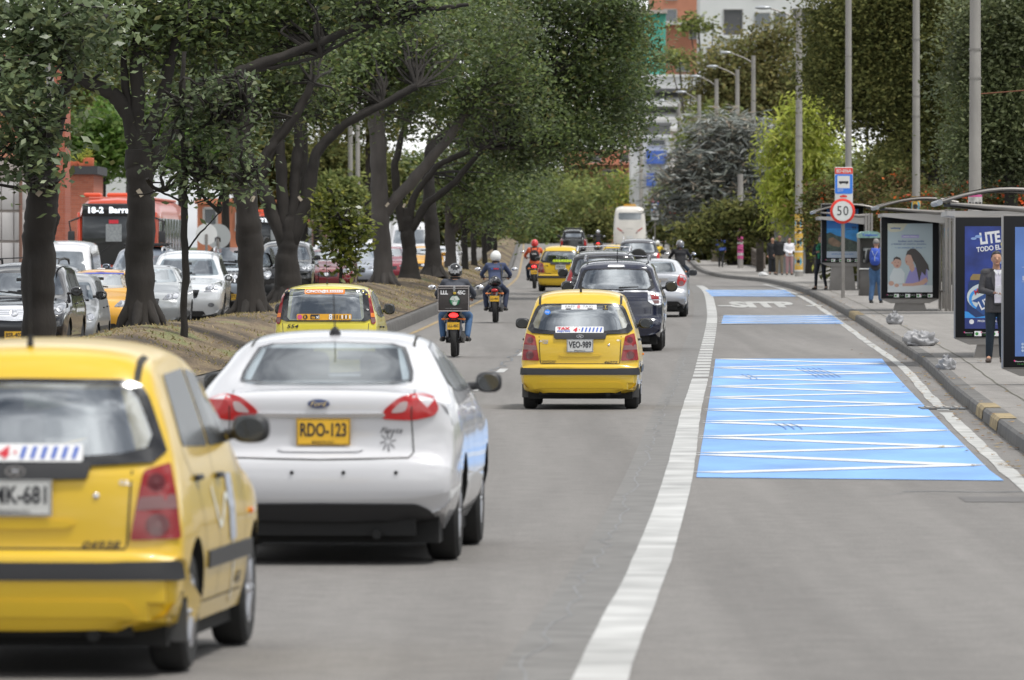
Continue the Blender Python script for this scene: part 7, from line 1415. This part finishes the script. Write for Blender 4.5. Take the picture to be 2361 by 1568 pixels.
# lamp posts and bare poles
GL2='tall concrete lamp posts beside the pavement'
def lamppost(label,px,Y,base=None,top=11.6,arm=None,r0=.14,r1=.10,posters=None,bands=True,teal=False,group=GL2):
    x=(px-CX)*Y/F
    z=base if base is not None else (zs(x,Y) if x<xr(Y)+8.5 else vz(x,Y)); root=thing('lamp_post',label,'lamp post',(x,Y,z-.02),0,group)
    p=pole(root,top,r0,M_conc,0,'pole',r1,16)
    b=B()
    for h in (2.6,5.3,5.9,7.6): b.lathe([(r0*.86+.012,-.02),(r0*.86+.012,.02),(r0*.5,.02),(r0*.5,-.02)],(0,0,h),'z',16)
    if bands: b.build('strap_bands',M_steel,root,30)
    if arm:
        dx,dz=arm; b=B(); b.tube([(0,0,top-.45),(dx*.35,-.0,top-.45+dz*.55),(dx*.8,0,top-.45+dz)],[.045,.035,.03],8); b.build('arm',M_steel,root,60)
        b=B(); b.ell((dx,0,top-.42+dz),(.36,.14,.085),16,8); b.build('lamp_head',mat('lamp_housing',(.40,.42,.44),.3,metal=.4),root,60)
    if posters:
        for (z0,z1,kind) in posters:
            b=B(); rr=r0+.006; n=20; aa=[-PI*.95+PI*1.9*k/n-PI/2 for k in range(n+1)]; b.m=0; b.grid([[(rr*math.cos(a),rr*math.sin(a),zz) for a in aa] for zz in (z0,z1)])
            if kind=='eye':
                k=int(round((z1-z0)/.85)); 
                for i in range(k):
                    zc=z0+(i+.5)*(z1-z0)/k
                    for m_,rad,e in ((1,.24,.004),(2,.16,.008),(3,.07,.012)):
                        b.m=m_; pts=[]
                        for q in range(18): u=rad*math.cos(2*PI*q/18)-.03; v=rad*math.sin(2*PI*q/18); a=-PI/2+u/(rr); pts.append(((rr+e)*math.cos(a),(rr+e)*math.sin(a),zc+v*1.15))
                        b._a(pts,[tuple(range(18))])
                    b.m=1; b.grid([[((rr+.003)*math.cos(a),(rr+.003)*math.sin(a),zz) for a in aa] for zz in (z0+i*(z1-z0)/k-.02,z0+i*(z1-z0)/k+.04)])
                b.build('poster_wrap',[mat('poster_ochre',(.66,.40,.06),.7,var=.15,vscale=4),mat('poster_white',(.66,.66,.64),.7),mat('poster_cyan',(.12,.42,.60),.7),M_ink],p,60)
            else:
                for i in range(3): b.m=1; zc=z0+(i+.5)*(z1-z0)/3; b.grid([[((rr+.003)*math.cos(a),(rr+.003)*math.sin(a),zz) for a in aa[4:-4]] for zz in (zc-.12,zc+.02)])
                if kind=='paris':
                    b.m=2; vs,fs=textw('PARIS',.30,.16,bold=.04); b._a([((rr+.006)*math.cos(-PI/2+u/rr),(rr+.006)*math.sin(-PI/2+u/rr),(z0+z1)/2-.03+v) for u,v in vs],fs)
                b.build('poster_wrap',[mat('poster_magenta',(.55,.09,.26),.7,var=.3,vscale=5),mat('poster_pale',(.5,.48,.46),.7,var=.4,vscale=9),M_ink],p,60)
    if teal: b=B(); b.tube([(0,0,.1),(0,0,3.9)],[r0+.008,r0-.005],16); b.build('painted_base',mat('teal_paint',(.03,.22,.22),.6,var=.2),p,60)
    return root
lamppost('thickest concrete pole, nearest, rising behind the can advert panel',2248,150,r0=.14,r1=.095,posters=[(2.45,2.85,'paris')])
lamppost('second concrete pole from the right, behind the middle shelter',2112,214,r0=.125,r1=.095,posters=[(2.3,2.9,'eye')])
lamppost('third concrete pole, directly behind the tall bus stop sign',1956,236,r0=.11,r1=.10)
lamppost('lamp post wrapped in ochre eye posters with arm over the road',1842,300,arm=(-1.5,.5),r0=.17,r1=.12,top=11.2,posters=[(.25,2.65,'eye')])
for i,(px,Y,top,ax) in enumerate(((1737,415,118,-1.6),(1700,430,155,-1.5),(1652,445,182,-1.3),(1612,460,222,-1.15),(1566,480,246,-1.2),(1478,520,320,None))):
    lamppost(['lamp post whose lamp sits just left of the first distant arm','lamp post third in the receding line, above the conifer','lamp post fourth in the receding line, above conifer','lamp post fifth in the receding line','lamp post sixth in the receding line near terraces','white pole beside the blue-panelled house'][i],px,Y,top=(HOR-top)*Y/F+CZ-1.8,arm=(ax,.6) if ax else None,r0=.17,r1=.12,bands=False)
q=walk(1707,618); lamppost('short pole wrapped in magenta posters by the railing',1707,q.y,top=5,r0=.15,r1=.14,posters=[(.5,2.3,'mag'),(2.3,3.3,'mag')],bands=False,group='postered poles near the railing')
q=walk(1640,594); lamppost('dark bare pole standing in front of the bridge railing',1640,q.y,top=6,r0=.17,r1=.15,bands=False,group='postered poles near the railing')
lamppost('pole with small yellow eye poster behind checked-shirt man',1656,q.y-20,top=6,r0=.17,r1=.15,posters=[(1.2,3.2,'eye')],bands=False,group='postered poles near the railing')
lamppost('concrete pole with teal painted base beyond first dark trunk',116,190,base=g(190)+.14,top=11,r0=.11,r1=.095,teal=True,bands=False,group=None)
for i,(px,Y) in enumerate(((808,330),(825,350),(555,300))): lamppost(['pale bare pole left of the grey bus','pale bare pole above the grey bus','pale bare pole behind the thick pale trunk'][i],px,Y,base=g(Y)+.1,top=8.5,r0=.12,r1=.10,bands=False,group='pale poles across the road')
b=B(); p=at(2255,217,150); root=thing('street_bracket','rusty bracket rod sticking out from thickest concrete pole','bracket',tuple(p)); b.tube([(0,0,0),(1.0,.1,.08)],.014,6); b.tube([(0,0,0),(0,0,-.06)],.02,6); b.build('rod',mat('rust',(.16,.06,.03),.8),root,0)
# rubbish bags
GB='grey rubbish bags along the kerb'
def bag(label,px,py,wpx,hpx,m,seed,knot=True,group=GB):
    q=walk(px,py); s=F/q.y; rnd=random.Random(seed); w_,h_=wpx/s/2,hpx/s; root=thing('rubbish_bag',label,'rubbish bag',(q.x,q.y,q.z),rnd.uniform(-.3,.3),group)
    def f(p):
        v=Vector((p.x,p.y,max(p.z,-.55))); k=1+.34*noise.noise(p*2.1+Vector((seed,0,0)))+.2*noise.noise(p*5+Vector((0,seed,0)))+.06*abs(noise.noise(p*11)); 
        if p.z>.3: k*=1-.35*(p.z-.3)
        return Vector((v.x*k,v.y*k,(v.z+.55)*k))
    b=B(); b.ell((0,0,0),(w_,w_*.8,h_*.72),36,24,f); o=b.build('sack',m,root,60)
    if knot: b=B(); b.tube([(0,0,h_*.85),(.01,0,h_*.98),(.04,.01,h_*1.12)],[.05,.018,.035],8); b.tube([(.01,0,h_*.98),(-.04,0,h_*1.1)],[.018,.028],8); b.build('knot',m,root,60)
M_bag=mat('silver_plastic',(.30,.30,.31),.42,metal=.0,coat=.15,bump=1.0,bscale=9,var=.25,vscale=6); M_bagw=mat('white_plastic',(.62,.62,.62),.35,bump=.8,bscale=9)
bag('small crumpled grey rubbish bag nearest the camera on the pavement',2181,853,42,29,M_bag,3); bag('largest slumped grey rubbish bag, middle of three',2121,798,74,36,M_bag,5,False); bag('grey rubbish bag with upright knotted tail, farthest of three',2063,748,36,27,M_bag,8)
bag('small white bag at the kerb corner under the street name sign',1760,637,20,10,M_bagw,2,False,'white bags on the far pavement')
for i,(px,w_) in enumerate(((1599,24),(1632,32),(1648,22))): bag(['single white bag, left of the far pair','large white bag in the middle of the far pavement','white bag touching the man in the checked shirt'][i],px,588,w_,22,M_bagw,11+i,False,'white bags on the far pavement')
# bridge railing
pts=[(1762,620,585),(1735,612,573),(1710,604,562),(1685,592,548),(1660,582,536),(1640,575,527),(1618,568,525),(1595,562,530),(1572,558,540)]
root=thing('bridge_railing','long brown railing with horizontal rails humping over the culvert','railing',tuple(walk(1700,603)))
P_=[(lambda q:(q,at(px,yt,q.y).z-q.z))(walk(px,yb)) for px,yb,yt in pts]; o=Vector(root.location)
M_rail=mat('railing_brown',(.15,.125,.105),.85,var=.3); 
for k in range(4):
    b=B(); b.tube([q-o+Vector((0,0,h*(1-.27*k)-.05)) for q,h in P_],.09 if k==0 else .05,6); b.build('rail',M_rail,root,40)
for (qa,ha),(qb,hb) in zip(P_,P_[1:]):
    n=max(2,int((qb-qa).length/2.2))
    for j in range(n): t=j/n; q=qa.lerp(qb,t)-o; h=ha+(hb-ha)*t; b=B(); b.box((q.x,q.y,q.z+h/2),(.14,.14,h)); b.build('baluster',M_rail,root,0)
# fallen leaves and litter beside kerb
rnd=random.Random(5); b=B()
for k in range(420):
    y=rnd.uniform(60,240); x=xr(y)-abs(rnd.gauss(.12,.25))*(1 if rnd.random()<.75 else -1.5); z=(g(y) if x<xr(y) else zs(x,y))+.018; a=rnd.uniform(0,6.3); s=rnd.uniform(.03,.07)
    b._a([(x+s*math.cos(a+q)*(1 if i%2 else .5),y+s*1.6*math.sin(a+q),z+.008*(i%2)) for i,q in enumerate((0,PI/2,PI,PI*1.5))],[(0,1,2,3)])
b.build('leaf_litter',leafmat('dead_leaf',[(.18,.10,.04),(.30,.18,.06),(.12,.07,.04),(.35,.24,.05)],.8),None,0,normals=False,kind='stuff',label='scattered dry leaves along the kerb and gutter')
root=thing('drain_grate','broken drain grate in the gutter beside yellow kerb stones','drain',tuple(gp(2172,943))); b=B(); b.box((0,0,.012),(.55,1.0,.012)); b.build('plate',M_seal,root,0)
for k in range(4): b=B(); b.box((-.18+.12*k,0,.024),(.05,.8,.012)); b.build('slot',M_conc,root,0)
# grass tufts on the bank
rg=np.random.default_rng(4); n=26000; y=60+320*rg.random(n)**1.15; t=rg.random(n); x=np.array([xe(a)+.25+(xl(a)-xe(a)-.5)*b_ for a,b_ in zip(y,t)]); keep=np.array([noise.noise(Vector((a*.5,b_*.25,0)))>-.12 for a,b_ in zip(x,y)])
x,y=x[keep],y[keep]; z=np.array([mound(a,b_) for a,b_ in zip(x,y)]); n=len(x); h=.015+.04*rg.random(n); a=rg.random(n)*6.3; d=np.stack([np.cos(a),np.sin(a),0*a],1)
P=np.stack([x,y,z-.01],1); T=P+np.stack([rg.normal(size=n)*.03,rg.normal(size=n)*.03,h],1); w_=.02
V=np.stack([P-d*w_,P+d*w_,T+d*.004,T-d*.004],1).reshape(-1,3)
o=leafobj('dry_grass',V,leafmat('grass_blade',[(.26,.20,.11),(.34,.27,.15),(.17,.16,.065),(.30,.24,.13)],.95,.1,tr=.4),None); o['kind']='stuff'; o['label']='dry tufted grass covering the median bank'
# ================================================================ BUILDINGS
M_win=glassmat('building_glass',(.05,.055,.06),.10,.1)
def brickmat(name,c1,c2,sc=1):
    m=bpy.data.materials.new(name); m.use_nodes=True; nt=m.node_tree; N=nt.nodes; L=nt.links; b=N['Principled BSDF']; t=N.new('ShaderNodeTexCoord'); mp=N.new('ShaderNodeMapping'); mp.inputs['Rotation'].default_value=(R(90),0,0); br=N.new('ShaderNodeTexBrick')
    br.inputs['Color1'].default_value=(*c1,1); br.inputs['Color2'].default_value=(*c2,1); br.inputs['Mortar'].default_value=(.32,.24,.2,1); br.inputs['Scale'].default_value=4*sc; br.inputs['Mortar Size'].default_value=.012; br.inputs['Brick Width'].default_value=1; br.inputs['Row Height'].default_value=.32
    L.new(t.outputs['Object'],mp.inputs[0]); L.new(mp.outputs[0],br.inputs[0]); L.new(br.outputs[0],b.inputs['Base Color']); b.inputs['Roughness'].default_value=.85; MATS[name]=m; return m
M_brick=brickmat('red_brick',(.42,.13,.075),(.34,.10,.06)); M_obrick=mat('orange_brick',(.50,.22,.14),.85,var=.12,vscale=.6); M_wwall=mat('white_render',(.66,.66,.66),.8,var=.08,vscale=.3); M_bei=mat('beige_render',(.42,.37,.34),.8,var=.1)
def bld(label,px0,px1,pt,Y,depth,m,wins=(),slabs=(),base=None,name='building',cat='building',group=None,extra=None,pb=None,rz=0):
    x0,x1=(px0-CX)*Y/F,(px1-CX)*Y/F; z0=g(Y) if base is None else base; zt=CZ+(HOR-pt)*Y/F; cx=(x0+x1)/2; root=thing(name,label,cat,(cx,Y,z0-.2),0,group); H=zt-z0+.2; W=x1-x0
    b=B(); b.box((0,depth/2,H/2),(W,depth,H)); b.build('walls',m,root,0)
    b=B(); b.box((0,depth/2,H+.15),(W+.3,depth+.3,.3)); b.build('parapet',extra or m,root,0)
    s=Y/F
    for (a,c,t,d,*mm) in wins:
        wx=((a+c)/2-CX)*s-cx; wz=CZ+(HOR-(t+d)/2)*s-(z0-.2); ww=(c-a)*s; wh=(d-t)*s
        b=B(); 
        for q in ((wx-ww/2,wz,.12,wh),(wx+ww/2,wz,.12,wh),(wx,wz+wh/2,ww,.12),(wx,wz-wh/2,ww+.2,.14)): b.box((q[0],-.05,q[1]),(q[2],.16,q[3]))
        f=b.build('window',mat('window_frame',(.35,.34,.33),.6),root,0); b=B(); b.box((wx,-.008,wz),(ww-.1,.03,wh-.1)); b.build('pane',mm[0] if mm else M_win,f,0)
    for (a,c,t,d,*mm) in slabs:
        wx=((a+c)/2-CX)*s-cx; wz=CZ+(HOR-(t+d)/2)*s-(z0-.2); b=B(); b.box((wx,-.7,wz),((c-a)*s,1.5,(d-t)*s)); b.build('balcony',mm[0] if mm else m,root,0)
    return root
GB_='buildings on the far hillside'
M_dk=mat('painted_recess_shade',(.08,.08,.085),.7)  # shade of openings put into a flat dark colour on panes and slabs
bld('orange brick tower with white-framed windows at the top right of centre',1500,1614,-60,900,14,M_obrick,[(1530,1560,22,50),(1590,1606,60,90),(1535,1560,-30,0),(1500,1522,200,225),(1560,1590,140,165)],[(1500,1614,52,58,M_wwall)],group=GB_)
bld('large white tower with dark balcony openings at the top right',1614,1905,-60,880,16,M_wwall,[(1668,1712,22,82,M_dk),(1828,1875,20,60,M_dk),(1740,1790,-40,-10,M_dk),(1850,1900,90,110,M_dk),(1630,1655,110,150,M_dk),(1630,1655,185,225,M_dk),(1690,1715,120,150,M_dk),(1880,1900,150,185,M_dk),(1740,1775,30,62),(1785,1812,30,62)],[(1660,1720,82,90),(1815,1900,128,134)],group=GB_)
bld('low green construction netting block against the orange tower',1435,1535,32,840,10,mat('green_netting',(.10,.46,.36),.7,var=.25,vscale=.8),[(1445,1470,10,26)],[(1435,1538,24,32,M_bei)],group=GB_)
bld('white stepped terrace building behind wispy trees',1440,1625,178,800,12,M_wwall,[(1460,1600,292-80,306-80,M_dk),(1470,1560,250,262,M_dk)],[(1450,1600,205,214,M_dk),(1440,1590,234,246),(1450,1580,272,278,M_dk)],group=GB_)
bld('white terrace storey under the stepped building',1435,1572,276,770,12,M_wwall,[(1484,1540,284,296,M_dk)],[(1435,1570,296,303)],group=GB_)
bld('white house with blue panels and dark roof above the coach',1455,1545,318,700,10,M_wwall,[(1468,1478,325,345,M_dk),(1496,1534,322,336)],[(1490,1536,348,378,mat('blue_panel',(.06,.13,.45),.6,var=.15)),(1490,1512,400,430,MATS['blue_panel'])],group=GB_)
bld('dark tiled roof block behind the white house',1490,1545,290,705,8,mat('dark_roof',(.12,.12,.125),.8),group=GB_)
bld('low orange building with pale windows left of the white house',1300,1470,352,760,12,M_obrick,[(1430,1450,356,372),(1355,1385,360,376),(1390,1425,392,402,M_dk)],[(1300,1470,376,380)],group=GB_)
bld('white wall section right of the distant speed sign',1566,1592,490,560,1.0,M_wwall,name='wall',cat='wall',base=2.6,group='white wall pieces beyond the bridge')
bld('white gate wall with slatted top beyond the railing',1598,1642,500,600,1.0,M_wwall,[(1627,1640,506,518)],name='wall',cat='wall',base=2.6,group='white wall pieces beyond the bridge')
bld('grey corrugated metal wall behind waiting pedestrians',1786,1905,515,334,.4,mat('corrugated_grey',(.21,.21,.215),.6,metal=.3,var=.5,vscale=9,stretch=(1,1,.05)),name='wall',cat='wall',base=1.0)
bld('dim brown wall behind railing and magenta pole',1640,1790,500,420,.5,mat('dim_brown_wall',(.10,.085,.065),.9,var=.3),name='wall',cat='wall',base=1.3)
# opposite side
r=bld('white panelled garage front at the left edge',-60,47,392,205,6,M_bei,base=g(205)+.1); o=Vector(r.location); s=205/F
for i in range(4):
    for j in range(3):
        x=((-40+i*29)-CX)*s-o.x; z=CZ+(HOR-(452+j*70))*s-o.z; b=B(); b.box((x,-.04,z),(27*s,.08,64*s),bev=.01); b.build('door_panel',mat('garage_panel',(.50,.48,.47),.6,var=.06),r,30)
b=B(); b.tube([(((49)-CX)*s-o.x,-.2,0),((49-CX)*s-o.x,-.2,3.6)],.05,8); b.build('downpipe',mat('pipe_brown',(.20,.11,.08),.6),r,60)
r=bld('red brick building with dark coping and terracotta planters on top',66,216,402,262,6,M_brick,[(100,118,440,520,M_bei)],base=g(262)+.1,extra=mat('dark_coping',(.05,.05,.055),.7))
for i,(a,c,t) in enumerate(((160,181,384),(190,214,376),(176,192,388),(130,146,386))):
    x0,x1=(a-CX)*262/F,(c-CX)*262/F; z=CZ+(HOR-402)*262/F+.30; h=(402-t)*262/F-.1
    rr=thing('planter',['middle-sized terracotta planter on the brick parapet','largest terracotta planter at the parapet end','small terracotta planter between two others','white box on the brick parapet'][i],'planter',((x0+x1)/2,262.6,z-.0),0,'planters on the brick parapet'); b=B(); b.box((0,0,h/2),(x1-x0,.5,h),bev=.02,taper=1.12); b.build('pot',mat('terracotta',(.52,.13,.06),.8) if i<3 else M_sw,rr,30)
    if i<3: V=leafgeo([(0,0,h+.12,.18,.18,.18)],90,.2,seed=i,asp=.2,clus=.08); leafobj('plant',V,M_lf5,rr)['kind']='stuff'
bld('tall narrow brick wall beside the teal-based pole',122,150,120,240,3,M_brick,base=g(240),slabs=[(122,152,230,238,M_wwall)],name='building')
bld('orange brick block behind the sapling and pale thick trunk',455,655,470,395,8,mat('orange_wall',(.52,.20,.11),.85,var=.2,vscale=.5),[(470,500,480,520),(545,580,490,530)],base=g(395))
bld('dim brick building behind the fan-limbed tree',560,800,400,470,8,mat('dull_brick',(.20,.12,.10),.85,var=.2,vscale=.5),[(600,630,430,470),(700,740,430,470)],base=g(470))
bld('pale building glimpsed through the far left leaves',150,330,60,520,10,M_wwall,[(180,200,100,150),(240,262,190,230)],base=g(520))
bld('orange building glimpsed through high leaves at the left',-80,60,100,420,10,M_obrick,[(0,20,140,180)],base=g(420))
bld('pale roofed building between the farthest trunks',900,1060,480,520,8,M_wwall,[(930,960,500,520),(990,1010,500,520)],base=g(520))
# pale round discs on poles, of unknown purpose
for i,(px,py,r_) in enumerate(((476,540,25),(503,545,29))):
    Y=260+3*i; p=at(px,py,Y); rr=thing('round_disc',['left pale round panel behind the grey sedan','right larger translucent round panel behind grey sedan'][i],'dish',(p.x,Y,g(Y)),0,'pale round panels'); h=p.z-g(Y); b=B(); b.lathe([(r_*Y/F,0),(r_*Y/F*.7,.05),(0,.08)],(0,0,h),'y',26); b.build('disc',M_sw if i==0 else mat('disc_grey',(.36,.38,.38),.5),rr,60); pole(rr,h,.05)
